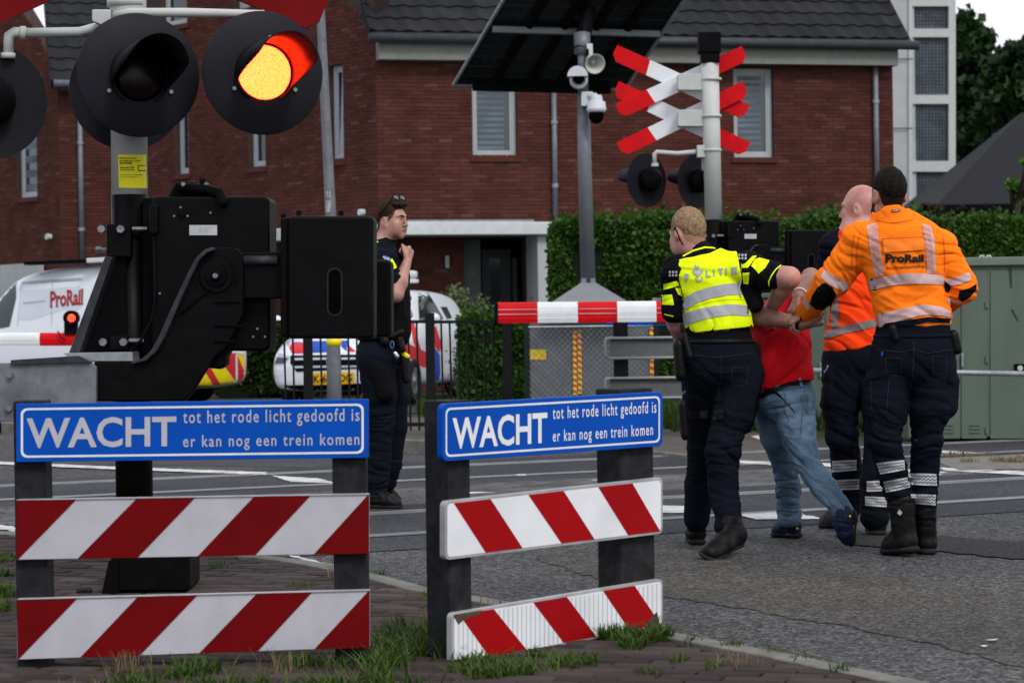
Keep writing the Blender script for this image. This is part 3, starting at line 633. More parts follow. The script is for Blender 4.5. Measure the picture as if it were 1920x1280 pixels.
# --- second house to the left, the next row
h2c = V((-8.26, 44.4, 0)); uL2 = uL.copy()
L2 = 7.0; g2 = h2c - uL2 * L2; EH2 = 5.62
house2 = thing('brick_house', 'red brick house with dark pantile roof at the left edge, behind the service van', 'house', h2c)
b1 = W(g2, uL2, 33, 71, 215, 370)
brickwall(house2, g2, uL2, L2, lambda s: EH2 + .16 + min(s, L2 - s) * 0.95, [b1], name='gable_wall')
window(house2, g2, uL2, *b1, fr=0.075, fm='framewhite', blinds=5)
brickwall(house2, h2c, uR, 5.2, lambda s: EH2 - .05, [], name='front_wall')
e2 = h2c + nR * 0.3 - uR * 0.1 + V((0, 0, EH2 - .10)); sd2 = (-nR * math.cos(R(43.5)) + V((0, 0, math.sin(R(43.5)))))
q = MB(); q.prism([e2, e2 + uR * 5.4, e2 + uR * 5.4 + sd2 * 4.8, e2 + sd2 * 4.8], V((0, 0, -.12))); roof2 = q.build('roof', M['mortar'], house2)
tiles(roof2, e2 + V((0, 0, .015)), uR, 5.4, R(43.5), 13, n_parts=230)
for k in range(13):
    a = e2 + sd2 * (0.345 * k) - uR * 0.01; up = uR.cross(sd2).normalized()
    q = MB(); q.prism([a + up * 0.085, a + sd2 * 0.37 + up * 0.055, a + sd2 * 0.37 - up * 0.12, a - up * 0.10], -uR * 0.04); q.build('verge_tile', M['tile'], roof2)
q = MB(); q.tube([e2 + nR * .04, e2 + uR * 5.4 + nR * .04], 0.07, 10); q.build('gutter', M['gutter'], house2, smooth=True)
pipe(house2, 149, 160, 520, h2c, uR, 0.05)
for px, py in ((95, 444),):
    pl = Plane(g2, nL); p = Plane(g2 + nL * .012, nL).at(px, py); q = MB(); q.tube([p, p + nL * .09], 0.055, 14); q.build('wall_vent', M['canopy'], house2)
p0 = Plane(g2 + nL * .06, nL)
q = MB(); q.prism([p0.at(8, 497), p0.at(82, 492), p0.at(82, 560), p0.at(8, 570)], nL * .1); q.build('plinth_panel', M['concrete'], house2)
# --- pale concrete tower with glass blocks
TY = 62.0; tp = YP(TY)
tower = thing('stair_tower', 'pale concrete stair tower with four grey glass block panels, right of the brick house', 'tower', V((U(1700, 500, TY).x, TY, 0)))
x0 = U(1560, 300, TY).x; x1 = U(1718, 300, TY).x; x2 = U(1793, 300, TY).x; zt = 12.5
q = MB(); q.box(((x0 + x1) / 2, TY + 2.06, zt / 2), (x1 - x0, 4, zt)); q.build('tower_wall', M['concrete'], tower)
for yy in (110, 240):
    q = MB(); q.prism([tp.at(1640, yy, .004), tp.at(1712, yy, .004), tp.at(1712, yy + 2, .004), tp.at(1640, yy + 2, .004)], (0, .01, 0)); q.build('panel_joint', M['mortar'], tower)
pans = [(12, 54), (70, 178), (195, 302), (322, 430)]
fr = MB()
def bar(xa, xb, ya, yb, th=.3, off=0.0): fr.prism([tp.at(xa, ya, off), tp.at(xb, ya, off), tp.at(xb, yb, off), tp.at(xa, yb, off)], (0, th, 0))
bar(1704, 1711, -500, 600); bar(1779, 1792, -500, 600)
prev = -500
for a, b in pans: bar(1711, 1779, prev, a); prev = b
bar(1711, 1779, prev, 600)
fr.build('tower_frame', mat('lighter_concrete', (0.42, 0.435, 0.44), 0.8, var=.06), tower)
gb = mat('glass_block', (0.085, 0.105, 0.13), 0.3, var=0.3, vscale=3)
for a, b in pans:
    q = MB(); q.prism([tp.at(1711, a, -.16), tp.at(1779, a, -.16), tp.at(1779, b, -.16), tp.at(1711, b, -.16)], (0, .05, 0)); pn = q.build('glass_block_panel', mat('block_joint', (0.15, 0.17, 0.19), .7), tower)
    q = MB(); nx = 11; ny = int((b - a) / 6.2)
    for i in range(nx):
        for j in range(ny):
            xa = 1711 + 68 * i / nx + .7; xb = 1711 + 68 * (i + 1) / nx - .7; ya = a + (b - a) * j / ny + .7; yb = a + (b - a) * (j + 1) / ny - .7
            q.prism([tp.at(xa, ya, -.12), tp.at(xb, ya, -.12), tp.at(xb, yb, -.12), tp.at(xa, yb, -.12)], (0, .04, 0))
    q.build('glass_blocks', gb, pn, kind='stuff')
# --- far house on the right
FY = 52.0; fp = YP(FY)
fh = thing('house', 'low dark roofed brick house behind the hedge at the right edge', 'house', V((U(1850, 400, FY).x, FY, 0)))
q = MB(); a = U(1795, 402, FY); b = U(2200, 402, FY); q.box(((a.x + b.x) / 2, FY + 2.5, (a.z) / 2), (b.x - a.x, 5, a.z)); q.build('wall', M['brick'], fh)
q = MB(); A = U(1756, 384, FY - .4); B = U(2240, 384, FY - .4); Cc = U(1915, 212, FY + 3); D = U(2240, 212, FY + 3)
q.add([A, B, D, Cc], [(0, 1, 2, 3)]); A2 = V((A.x, FY + 6, A.z)); D2 = D; q.add([A, Cc, A2], [(0, 1, 2)]); q.add([A2, Cc, D, V((B.x, FY + 6, A.z))], [(0, 1, 2, 3)])
fr_ = q.build('roof', mat('far_dark_roof', (0.013, 0.0135, 0.017), 0.75, var=.15, vscale=30, stretch=(1, 1, 6), bump=.01, bscale=12), fh)
q = MB(); q.prism([fp.at(1738, 384, .42), fp.at(2240, 377, .42), fp.at(2240, 392, .42), fp.at(1738, 397, .42)], (0, .4, 0)); q.build('gutter', M['matte'], fh)
for xa, xb in ((1858, 1912), (1760, 1790)):
    q = MB(); q.prism([fp.at(xa, 385 + 14, .05), fp.at(xb, 384 + 14, .05), fp.at(xb, 440, .05), fp.at(xa, 440, .05)], (0, .04, 0)); w_ = q.build('window', M['matte'], fh)
    for c, d in ((xa + 3, (xa + xb) / 2 - 1), ((xa + xb) / 2 + 1, xb - 3)):
        q = MB(); q.prism([fp.at(c, 402, .06), fp.at(d, 402, .06), fp.at(d, 436, .06), fp.at(c, 436, .06)], (0, .01, 0)); q.build('pane', M['glassdark'], w_)
# ================================================================== TREES, HEDGES
def tree(name, label, x, y, h, blobs, n, size, m, group=None, seed=1, trunk_r=0.3):
    t = thing(name, label, 'tree', V((x, y, 0)), group); g = np.random.default_rng(seed)
    tr = MB(); base = V((x, y, -.1)); fork = V((x, y, h * .35)); tr.tube([base, fork.lerp(base, .5) + V((.1, 0, 0)), fork], [trunk_r, trunk_r * .8, trunk_r * .65], 9)
    for b in blobs:
        c = V((x + b[0], y + b[1], b[2])); mid = fork.lerp(c, .5) + V((g.normal() * .3, g.normal() * .3, -.3)); tr.tube([fork, mid, c], [trunk_r * .5, trunk_r * .28, trunk_r * .08], 6)
        for k in range(4):
            d = V(g.normal(size=3)).normalized() * b[3] * .8; tr.tube([mid.lerp(c, .5), c + d * .6, c + d], [trunk_r * .2, trunk_r * .1, .02], 5)
    tr.build('trunk', M['bark'], t, smooth=True)
    tot = sum(b[3] ** 2 for b in blobs); P = []
    for b in blobs:
        nb = int(n * b[3] ** 2 / tot); ncl = max(12, int(nb / 90)); d = g.normal(size=(ncl, 3)); d /= np.linalg.norm(d, axis=1)[:, None]
        cc = np.array([x + b[0], y + b[1], b[2]]) + d * (b[3] * g.uniform(.55, 1.08, ncl)[:, None]) * np.array([1, 1, .85])
        P.append(cc[g.integers(0, ncl, nb)] + g.normal(size=(nb, 3)) * b[3] * .13)
    leaves(np.concatenate(P), size, 'crown', m, t, seed=seed); return t
def px_tree(name, label, Y, blobs_px, h, n, size, m, group=None, seed=1, base=None):
    bx = base if base is not None else blobs_px[0][0]; x = U(bx, 400, Y).x; s = FPX / Y
    bl = []
    for px, py, r in blobs_px:
        p = U(px, py, Y); bl.append((p.x - x, rnd.uniform(-1, 1), p.z, r / s))
    return tree(name, label, x, Y, h, bl, n, size, m, group, seed)
TG = 'trees behind the stair tower'
px_tree('broadleaf_tree', 'tall dark broadleaf tree directly right of the pale stair tower', 75, [(1800, 95, 62), (1822, 200, 75), (1800, 300, 70), (1840, 290, 80), (1790, 40, 34), (1812, 360, 60), (1850, 150, 45)], 14, 26000, .30, M['leaf'], TG, 3, 1815)
px_tree('broadleaf_tree', 'dark broadleaf tree rising above the low dark roof at the right edge', 70, [(1905, 170, 55), (1960, 150, 90), (1890, 250, 70), (1925, 205, 70), (1990, 260, 100), (1870, 330, 60), (1945, 100, 40)], 13, 26000, .30, M['leaf'], TG, 5, 1930)
px_tree('young_tree', 'bright green leafy branch hanging in at the right edge before the dark roof', 45, [(1912, 310, 9), (1908, 345, 10), (1925, 352, 16), (1940, 320, 20), (1950, 370, 22)], 5, 1400, .12, leafmat('fresh_leaf', (.05, .15, .015), (.13, .32, .03)), None, 8, 1955)
px_tree('ornamental_tree', 'copper leaved shrub behind the hedge under the dark roof', 46, [(1765, 400, 20), (1742, 396, 14), (1790, 410, 16)], 3, 2600, .10, M['redleaf'], None, 9, 1780)
def boxhedge(name, label, corners, z1, n, size, m, seed=2, rough=.12, group=None, cat='hedge', dens_top=.25):
    """corners: four ground corners, front left, front right, back right, back left"""
    g = np.random.default_rng(seed); a, b, c, d = [V(p) for p in corners]; cen = (a + b + c + d) / 4
    t = thing(name, label, cat, V((cen.x, cen.y, 0)), group)
    q = MB(); ins = [p.lerp(cen, .06) for p in (a, b, c, d)]; q.prism(ins, (0, 0, z1 - .15)); q.build('stems', mat('hedge_core', (.006, .010, .004), .95), t)
    P = []
    def quadpts(p, r, k, zlo, zhi):
        u = g.random(k)[:, None]; z = zlo + (zhi - zlo) * g.random(k) ** .85
        base = np.array(p)[None] * (1 - u) + np.array(r)[None] * u; base[:, 2] = z; return base
    fr = int(n * (1 - dens_top)); P.append(quadpts(a, b, int(fr * .8), .05, z1)); P.append(quadpts(a, d, int(fr * .1), .05, z1)); P.append(quadpts(b, c, int(fr * .1), .05, z1))
    k = n - fr; u = g.random(k)[:, None]; w = g.random(k)[:, None]; tp_ = (np.array(a) * (1 - u) + np.array(b) * u) * (1 - w) + (np.array(d) * (1 - u) + np.array(c) * u) * w; tp_[:, 2] = z1; P.append(tp_)
    P = np.concatenate(P)
    ph = g.uniform(0, 6, 6)
    bump = (np.sin(P[:, 0] * 3.1 + ph[0]) * np.sin(P[:, 2] * 3.7 + ph[1]) + .6 * np.sin(P[:, 0] * 7.3 + ph[2]) * np.sin(P[:, 2] * 8.1 + P[:, 0] + ph[3]))
    P[:, 1] -= bump * rough * .8; top = P[:, 2] > z1 - .12; P[top, 2] += (np.sin(P[top, 0] * 2.3 + ph[4]) + np.sin(P[top, 0] * 6.1 + ph[5])) * rough * .25 + g.normal(size=top.sum()) * .04 + (g.random(top.sum()) < .02) * g.random(top.sum()) * .2
    P += g.normal(size=P.shape) * size * .5
    leaves(P, size, 'foliage', m, t, seed=seed); return t
hz = lambda x, y, Y: U(x, y, Y).z
boxhedge('hedge', 'long clipped green hedge behind the cabinets and the crossing mast', [(U(1040, 500, 30.0).x, 30.0, 0), (U(2150, 500, 30).x, 31.0, 0), (U(2150, 500, 30).x, 32.2, 0), (U(1040, 500, 30).x, 31.2, 0)], hz(1300, 418, 30), 150000, .055, M['hedge'], rough=.14)
boxhedge('hedge', 'low green hedge behind the dark railings right of the police car', [(U(866, 600, 29.5).x, 29.5, 0), (U(1000, 600, 29.5).x, 29.5, 0), (U(1000, 600, 29.5).x, 30.6, 0), (U(866, 600, 29.5).x, 30.6, 0)], hz(900, 602, 29.5), 14000, .06, M['hedge'], 4)
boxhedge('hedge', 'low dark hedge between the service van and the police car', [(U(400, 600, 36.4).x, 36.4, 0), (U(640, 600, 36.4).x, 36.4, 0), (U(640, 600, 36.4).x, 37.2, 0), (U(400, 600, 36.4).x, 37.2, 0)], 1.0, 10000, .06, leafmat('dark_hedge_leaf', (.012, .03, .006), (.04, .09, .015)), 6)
def bush(label, px, Y, w, hz_, n, seed, m, size=.09):
    x = U(px, 600, Y).x; t = thing('bush', label, 'bush', V((x, Y, 0))); g = np.random.default_rng(seed); P = []
    st = MB()
    for k in range(26):
        a = g.uniform(0, 6.28); r = g.uniform(0, w / 2); top = V((x + math.cos(a) * r, Y + math.sin(a) * r * .7, hz_ * g.uniform(.6, 1.0) * (1 - .45 * (r / (w / 2)) ** 2))); base = V((x + math.cos(a) * r * .3, Y + math.sin(a) * r * .3, 0))
        st.tube([base, base.lerp(top, .5) + V((0, 0, .05)), top], [.012, .009, .004], 4)
        nn = int(n / 26); tt = g.uniform(.3, 1, nn)[:, None]; P.append(np.array(base) * (1 - tt) + np.array(top) * tt + g.normal(size=(nn, 3)) * .07)
    st.build('stems', M['bark'], t); leaves(np.concatenate(P), size, 'foliage', m, t, seed=seed, up=.3); return t
bush('pale green feathery bush in front of the dark porch', 862, 36.3, 1.4, hz(860, 528, 36.3), 11000, 12, M['bush'], .05)
bush('small pale shrub below the porch beside the low hedge', 900, 31.5, .7, hz(893, 560, 31.5), 5000, 13, M['bush'], .05)
# grass
def blades(name, m, regions, hgt, seed, kind='stuff', wid=.006, lean=.6, label=None):
    """regions: list of (polygon px on the ground, count, height factor)"""
    g = np.random.default_rng(seed); allp = []; hs = []
    for poly, n, hf in regions:
        pg = [G(*p) for p in poly]; xs = [p.x for p in pg]; ys = [p.y for p in pg]; k = 0; tries = 0
        cl = [(g.uniform(min(xs), max(xs)), g.uniform(min(ys), max(ys))) for _ in range(max(3, n // 45))]
        while k < n and tries < n * 30:
            tries += 1; c = cl[g.integers(0, len(cl))]; p = V((c[0] + g.normal() * .035, c[1] + g.normal() * .035, 0))
            if inside(p, pg): allp.append((p.x, p.y)); hs.append(hgt * hf * g.uniform(.35, 1.15)); k += 1
    P = np.array(allp); hs = np.array(hs); n = len(P); a = g.uniform(0, 2 * np.pi, n); ln = g.uniform(.1, lean, n) * hs
    dx, dy = np.cos(a), np.sin(a); wx, wy = -dy * wid * .5, dx * wid * .5
    z0 = np.zeros(n) + .0
    def pt(ox, oy, z, sgn, f): return np.stack([P[:, 0] + dx * ox + sgn * wx * f, P[:, 1] + dy * ox + sgn * wy * f, z], 1)
    v = np.stack([pt(0 * ln, 0, z0, -1, 1), pt(0 * ln, 0, z0, 1, 1), pt(ln * .4, 0, hs * .6, 1, .8), pt(ln * .4, 0, hs * .6, -1, .8), pt(ln, 0, hs * .92, 1, .15), pt(ln, 0, hs * .92, -1, .15)], 1).reshape(-1, 3)
    me = bpy.data.meshes.new(name); f = []
    for i in range(n): b = 6 * i; f += [(b, b + 1, b + 2, b + 3), (b + 3, b + 2, b + 4, b + 5)]
    me.from_pydata(v.tolist(), [], f); t = np.repeat(g.random(n), 2); at = me.attributes.new('tint', 'FLOAT', 'FACE'); at.data.foreach_set('value', t)
    me.materials.append(m); o = bpy.data.objects.new(name, me); COL.objects.link(o); o['kind'] = kind
    if label: o['label'] = label
    return o
blades('grass', M['grass'], [([(180, 1270), (720, 1250), (760, 1400), (160, 1420)], 2300, .9), ([(690, 1200), (840, 1180), (850, 1300), (690, 1330)], 900, 1.2), ([(830, 1250), (1110, 1232), (1130, 1262), (850, 1290)], 1100, .7),
    ([(1110, 1200), (1225, 1190), (1262, 1204), (1180, 1232)], 800, .9), ([(-20, 1040), (22, 1045), (22, 1090), (-20, 1100)], 260, .7), ([(-20, 1120), (22, 1120), (22, 1180), (-20, 1180)], 260, 1)], .085, 21, lean=1.3, wid=.009)
blades('grass', M['grass'], [([(c - 18, y + 4), (c + 18, y + 2), (c + 20, y + 12), (c - 18, y + 14)], n, .55) for c, y, n in ((410, 1062, 90), (700, 1080, 70), (1372, 1217, 60), (1300, 1208, 40), (1270, 1242, 40), (1575, 1262, 70), (1500, 1240, 30), (560, 1100, 50), (800, 1120, 50), (1340, 1255, 60), (1215, 1268, 60), (1450, 1226, 40), (950, 1268, 60))], .10, 22, lean=.9)
blades('weeds', M['drygrass'], [([(500, 1075), (720, 1085), (700, 1130), (520, 1120)], 110, .9), ([(690, 1130), (1000, 1180), (900, 1260), (690, 1250)], 200, 1.1), ([(1340, 1240), (1450, 1258), (1440, 1270), (1340, 1262)], 50, .6), ([(100, 1268), (720, 1258), (720, 1330), (100, 1330)], 220, .8)], .12, 23, wid=.004, lean=.5)
blades('grass', M['grass'], [([(560, 765), (1010, 765), (1010, 800), (560, 795)], 2500, 1), ([(1240, 770), (1800, 770), (1800, 815), (1240, 812)], 9000, 1.1), ([(1740, 812), (1930, 810), (1930, 822), (1740, 826)], 1200, .8)], .22, 24, wid=.014)
blades('dry_grass', M['drygrass'], [([(860, 752), (1270, 752), (1270, 775), (860, 770)], 3200, 1), ([(985, 748), (1240, 748), (1240, 760), (985, 760)], 2200, 1.3)], .42, 25, wid=.010, lean=.4)
blades('weeds', M['drygrass'], [([(1765, 856), (1930, 853), (1930, 872), (1790, 874)], 500, .6), ([(1380, 822), (1480, 826), (1480, 836), (1380, 834)], 160, .5)], .09, 26, wid=.008)
sheet('kerbside_slab', [G(*p) for p in [(1740, 862), (1960, 852), (1960, 880), (1800, 884)]], 0.012, M['kerb'])
# ================================================================== helpers for things fixed onto surfaces
def refine(vs, fs, step):
    bm = bmesh.new(); bv = [bm.verts.new((x, y, 0)) for x, y in vs]
    for f in fs:
        try: bm.faces.new([bv[i] for i in f])
        except ValueError: pass
    bmesh.ops.triangulate(bm, faces=bm.faces[:])
    for _ in range(7):
        lg = [e for e in bm.edges if e.calc_length() > step]
        if not lg: break
        bmesh.ops.subdivide_edges(bm, edges=lg, cuts=1); bmesh.ops.triangulate(bm, faces=[f for f in bm.faces if len(f.verts) > 3])
    bm.verts.index_update(); v = [(a.co.x, a.co.y) for a in bm.verts]; f = [[x.index for x in a.verts] for a in bm.faces]; bm.free(); return v, f
def bvh_of(*obs):
    vs = []; fs = []; dg = bpy.context.evaluated_depsgraph_get()
    for o in obs:
        bpy.context.view_layer.update(); ev = o.evaluated_get(dg); me = ev.to_mesh(); b = len(vs); off = wloc(o.parent) if o.parent else Vector((0, 0, 0))
        mx = o.matrix_world; vs += [mx @ v.co for v in me.vertices]; fs += [[b + i for i in p.vertices] for p in me.polygons]; ev.to_mesh_clear()
    return BVHTree.FromPolygons(vs, fs)
def wrap_px(outline, bvh, off=0.004, step=6.0, mb=None, faces=None, Yfall=None):
    """a thin sheet lying on a surface: outline in image coordinates, carried along the view rays onto the surface"""
    mb = mb or MB(); fs = faces or [list(range(len(outline)))]
    v, f = refine(outline, fs, step); out = []; last = None
    for x, y in v:
        d = ray(x, y); h = bvh.ray_cast(CP, d)
        if h[0] is None: out.append(None)
        else: out.append(h[0] - d * off)
    ys = [p.y for p in out if p]; my = sum(ys) / len(ys) if ys else (Yfall or 12)
    for i, p in enumerate(out):
        if p is None:
            q = U(v[i][0], v[i][1], my); h = bvh.find_nearest(q); out[i] = h[0] - ray(*v[i]) * off if h[0] else q
    return mb.add(out, [a[::-1] for a in f])
def arc(cx, cy, rx, ry, a0, a1, n=12): return [(cx + rx * math.cos(R(a0 + (a1 - a0) * i / n)), cy + ry * math.sin(R(a0 + (a1 - a0) * i / n))) for i in range(n + 1)]
def rrect(x0, y0, x1, y1, r, n=4):
    return arc(x1 - r, y0 + r, r, r, -90, 0, n) + arc(x1 - r, y1 - r, r, r, 0, 90, n) + arc(x0 + r, y1 - r, r, r, 90, 180, n) + arc(x0 + r, y0 + r, r, r, 180, 270, n)
def bil(q, u, v): return tuple((q[0][k] * (1 - u) + q[1][k] * u) * (1 - v) + (q[3][k] * (1 - u) + q[2][k] * u) * v for k in (0, 1))
def slabq(q, plane, th, off=0.0, r=0.0, asp=5.5, mb=None):
    pts = [bil(q, u / asp, v) for u, v in rrect(0, 0, asp, 1, r)] if r else q
    return extrude_px(pts, plane, th, mb, off)
# ================================================================== WARNING SIGN FENCES
def sign_fence(root, pl, posts, signq, boards, dirn, r_board, stripes, white, rim):
    for (x0, x1, yt, side) in posts:
        a, b = pl.at(x0, yt, -0.03), pl.at(x1, yt, -0.03); a.z = b.z = pl.at(x0, yt).z; d = -pl.n * 0.115
        q = MB(); q.prism([V((p.x, p.y, -.15)) for p in (a, b, b + d, a + d)], (0, 0, a.z + .15)); q.build('post', M['post'], root, bevel=0.006)
    sb = slabq(signq, pl, 0.028, 0.0, .12 if r_board else .02).build('sign_board', M['blue'], root, bevel=0.002)
    q = MB(); o = [bil(signq, u / 5.5, v) for u, v in rrect(.075 , .075, 5.5 - .075, .925, .1)]; i_ = [bil(signq, u / 5.5, v) for u, v in rrect(.11, .11, 5.5 - .11, .89, .085)]
    n = len(o); q.add([pl.at(*p, .0015) for p in o + i_], [(i, n + i, n + (i + 1) % n, (i + 1) % n) for i in range(n)]); q.build('border_line', M['whiteclean'], sb)
    def box(u0, v0, u1, v1): return [bil(signq, *p) for p in ((u0, v0), (u1, v0), (u1, v1), (u0, v1))]
    text_px('WACHT', box(.030, .245, .455, .765) if not r_board else box(.045, .25, .475, .80), pl, .0017, bold=.022).build('lettering', white, sb)
    b1, b2 = ((.474, .15, .974, .44), (.474, .575, .974, .84)) if not r_board else ((.50, .16, .97, .45), (.50, .575, .955, .85))
    text_px('tot het rode licht gedoofd is', box(*b1), pl, .0017, bold=.010).build('lettering', white, sb, kind='stuff')
    text_px('er kan nog een trein komen', box(*b2), pl, .0017, bold=.010).build('lettering', white, sb, kind='stuff')
    for k, bq in enumerate(boards):
        bo = slabq(bq, pl, .028, 0.0, .10 if r_board else .015).build('striped_board', rim[k], root, bevel=0.002)
        e = .05 if r_board else 0.0
        if r_board:
            q = MB(); q.add([pl.at(*bil(bq, u / 5.5, v), .0010) for u, v in rrect(e, e, 5.5 - e, 1 - e, .08)][::-1], [tuple(range(20))]); q.build('reflective_sheet', white, bo)
        for (t0, t1, b0, b1_) in stripes[k]:
            q = MB(); q.add([pl.at(*bil(bq, *p), .0022) for p in ((t0, e), (t1, e), (b1_, 1 - e), (b0, 1 - e))][::-1], [(0, 1, 2, 3)]); q.build('red_stripe', M['red'] if not r_board else M['redsign'], bo)
M['redsign'] = mat('deep_red_sheeting', (0.30, 0.002, 0.004), 0.5, var=.08, vscale=3, spec=.08)
LP = YP(8.1); sL = FPX / 8.1
fl = thing('warning_sign_fence', 'blue WACHT sign and striped boards facing the camera, directly before the barrier machine', 'sign fence', V((U(360, 700, 8.1).x, 8.1, 0)), 'WACHT sign fences beside the road')
def stripe_px(x, bq): # image x along a board to its 0-1 coordinate
    return (x - bq[0][0]) / (bq[1][0] - bq[0][0])
bq1 = [(31, 936), (692, 925), (692, 1037), (31, 1049)]; bq2 = [(32, 1122), (693, 1105), (693, 1213), (32, 1236)]
def sl(bq, xs): return [tuple(stripe_px(x, bq) for x in t) for t in xs]
s1 = sl(bq1, [(31, 145, 31, 33), (258, 368, 145, 258), (478, 584, 370, 478), (692, 692, 588, 692)])
s2 = sl(bq2, [(32, 147, 33, 34), (260, 372, 150, 262), (483, 587, 373, 483), (693, 693, 589, 693)])
sign_fence(fl, LP, [(24, 84, 752, 0), (621, 684, 752, 0)], [(30, 757), (691, 748), (691, 858), (30, 866)], [bq1, bq2], 1, False, [s1, s2], M['white'], [M['white'], M['white']])
for bq in (bq1, bq2):
    q = MB(); q.prism([LP.at(*bq[0], .001), LP.at(*bq[1], .001), LP.at(bq[1][0], bq[1][1] + 1.6, .001), LP.at(bq[0][0], bq[0][1] + 1.6, .001)], (0, -.004, 0)); q.build('board_edge', M['edge'], fl)
# right fence, turned
pa = U(835, 900, 8.12); pb = U(1243, 900, 8.92); dv = (pb - pa); dv.z = 0; dv.normalize(); RPn = dv.cross(V((0, 0, 1)))
RP = Plane(pa, RPn)
fr2 = thing('warning_sign_fence', 'turned blue WACHT sign with two dented striped boards on the kerb beside the road', 'sign fence', V((G(1030, 1230).x, G(1030, 1230).y, 0)), 'WACHT sign fences beside the road')
rq1 = [(835, 939), (1243, 894), (1243, 1000), (835, 1050)]; rq2 = [(848, 1149), (1243, 1084), (1243, 1172), (848, 1250)]
s3_ = [(.035, .165, .165, .34), (.385, .515, .525, .67), (.675, .795, .80, .945)]
def dk(bq, xs): return [tuple(stripe_px(x, bq) for x in t) for t in xs]
sr1 = dk(rq1, [(851, 920, 911, 980), (991, 1057, 1053, 1115), (1122, 1186, 1178, 1238)])
sr2 = dk(rq2, [(862, 926, 918, 988), (1000, 1063, 1057, 1118), (1131, 1190, 1180, 1238)])
sign_fence(fr2, RP, [(838, 880, 752, 1), (1160, 1224, 730, 1)], [(830, 757), (1243, 734), (1243, 836), (830, 865)], [rq1, rq2], 1, True, [sr1, sr2], M['whiteclean'], [M['edge'], M['edge']])
# the thick left post seen from its side
q = MB(); a = RP.at(836, 800, -.03); b = a - RP.n * .0; ln = -RP.n
a0 = RP.at(806, 752, -.03); 
ch = MB(); ch.tube([RP.at(1192, 733, -.09), RP.at(1192, 729, -.09)], .055, 6); ch.build('post_cap', M['post'], fr2)
rustm = mat('rust', (.10, .055, .045), .8, var=.4, vscale=30)
for poly in ([(850, 1152), (905, 1143), (896, 1152), (868, 1162), (860, 1170)], [(1212, 1166), (1232, 1146), (1238, 1170), (1222, 1174)]):
    dm = MB(); dm.add([RP.at(*p, .003) for p in poly][::-1], [tuple(range(len(poly)))]); dm.build('rust_patch', rustm, fr2)
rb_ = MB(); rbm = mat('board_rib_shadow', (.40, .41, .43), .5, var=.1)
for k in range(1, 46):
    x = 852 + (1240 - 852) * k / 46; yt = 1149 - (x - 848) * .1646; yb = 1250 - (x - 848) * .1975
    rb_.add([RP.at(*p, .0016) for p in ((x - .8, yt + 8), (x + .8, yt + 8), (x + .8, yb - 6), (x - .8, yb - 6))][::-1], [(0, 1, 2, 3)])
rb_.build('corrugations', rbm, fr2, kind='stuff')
# ================================================================== CROSSING SIGNALS
def sig_lamp(parent, c, facing, Rr, lit=False, stick=0.41, hood=True):
    """c: centre of the round board; facing: unit vector the lamp looks along"""
    F = V(facing).normalized(); Z = V((0, 0, 1)); Xv = F.cross(Z).normalized(); Z = Xv.cross(F).normalized()
    def P(a, r, d): return c + (Xv * math.cos(a) + Z * math.sin(a)) * r + F * d
    n = 64; TAU = 2 * math.pi
    q = MB(); q.rings([[P(TAU * i / n, r, d) for i in range(n)] for r, d in ((Rr * .40, .020), (Rr * .6, .016), (Rr * .97, .004), (Rr, 0.0), (Rr, -.006), (Rr * .97, -.006), (Rr * .4, .004))], cap=True)
    board = q.build('lamp_board', M['disc'], parent, smooth=True); 
    md = board.modifiers.new('es', 'EDGE_SPLIT'); md.split_angle = R(40)
    q = MB(); q.rings([[P(TAU * i / 40, r, d) for i in range(40)] for r, d in ((Rr * .40, .0), (Rr * .44, -.05), (Rr * .40, -.11), (Rr * .25, -.14), (.01, -.145))], cap=True); q.build('lamp_housing', M['matte'], board, smooth=True)
    hr = Rr * .47; lr = hr * .93
    q = MB(); q.rings([[P(TAU * i / 40, r, d) for i in range(40)] for r, d in ((lr, .022), (lr * .8, .034), (lr * .4, .044), (.002, .047))], cap=True); q.build('lens', M['lens_on'] if lit else M['lens_off'], board, smooth=True)
    q = MB(); out = []; inn = []; N = 48; L = stick
    for i in range(N + 1):
        th = -150 + 300 * i / N; t = abs(th) / 150; a = R(90 - th)
        ln_ = L * (1 - max(0, (t - .30) / .70)) ** 1.0 if t > .30 else L
        ln_ = L * (.5 + .5 * math.cos(math.pi * min(1, max(0, (t - (.50 if th < 0 else .42)) / .34)))) * (1 - .25 * t) + .02
        out.append((a, ln_))
    rings = []
    for (r) in (hr + .004, hr):
        for f in (0, 1): rings.append([P(a, r * (1 + .02 * f), .018 + f * l) for a, l in out])
    k = N + 1; vs = [p for rr in rings for p in rr]; fs = []
    for i in range(N):
        fs += [(i, i + 1, k + i + 1, k + i), (2 * k + i + 1, 2 * k + i, 3 * k + i, 3 * k + i + 1), (k + i, k + i + 1, 3 * k + i + 1, 3 * k + i), (i + 1, i, 2 * k + i, 2 * k + i + 1)]
    q.add(vs, fs); q.build('hood', M['hood'], board, smooth=True)
    for a in (100, -28, 208):
        q = MB(); pc = P(R(a), hr * 1.22, .018); q.tube([pc, pc + F * .012], .009, 8); q.build('screw', M['bolt'], board)
    return board
M['lens_on'] = emis('lit_red_lens', (1.0, 0.0215, 0.0042), 40.0, dots=230)
M['lens_off'] = mat('dark_lens', (0.012, 0.003, 0.003), 0.25, var=.3, vscale=30)
M['hood'] = mat('hood_black', (0.011, 0.010, 0.014), 0.62, var=.2, spec=.15)
Y1 = 10.5; s1_ = FPX / Y1; P1 = YP(Y1)
mast1 = thing('crossing_signal', 'near crossing mast with one glowing red lamp and yellow sticker, left foreground', 'crossing signal', V((U(246, 1110, Y1).x, Y1, 0)), 'level crossing signals')
base1 = V((U(255, 1110, Y1).x, Y1, 0)); top1 = U(237, -420, Y1); dmid = U(243, 366, Y1)
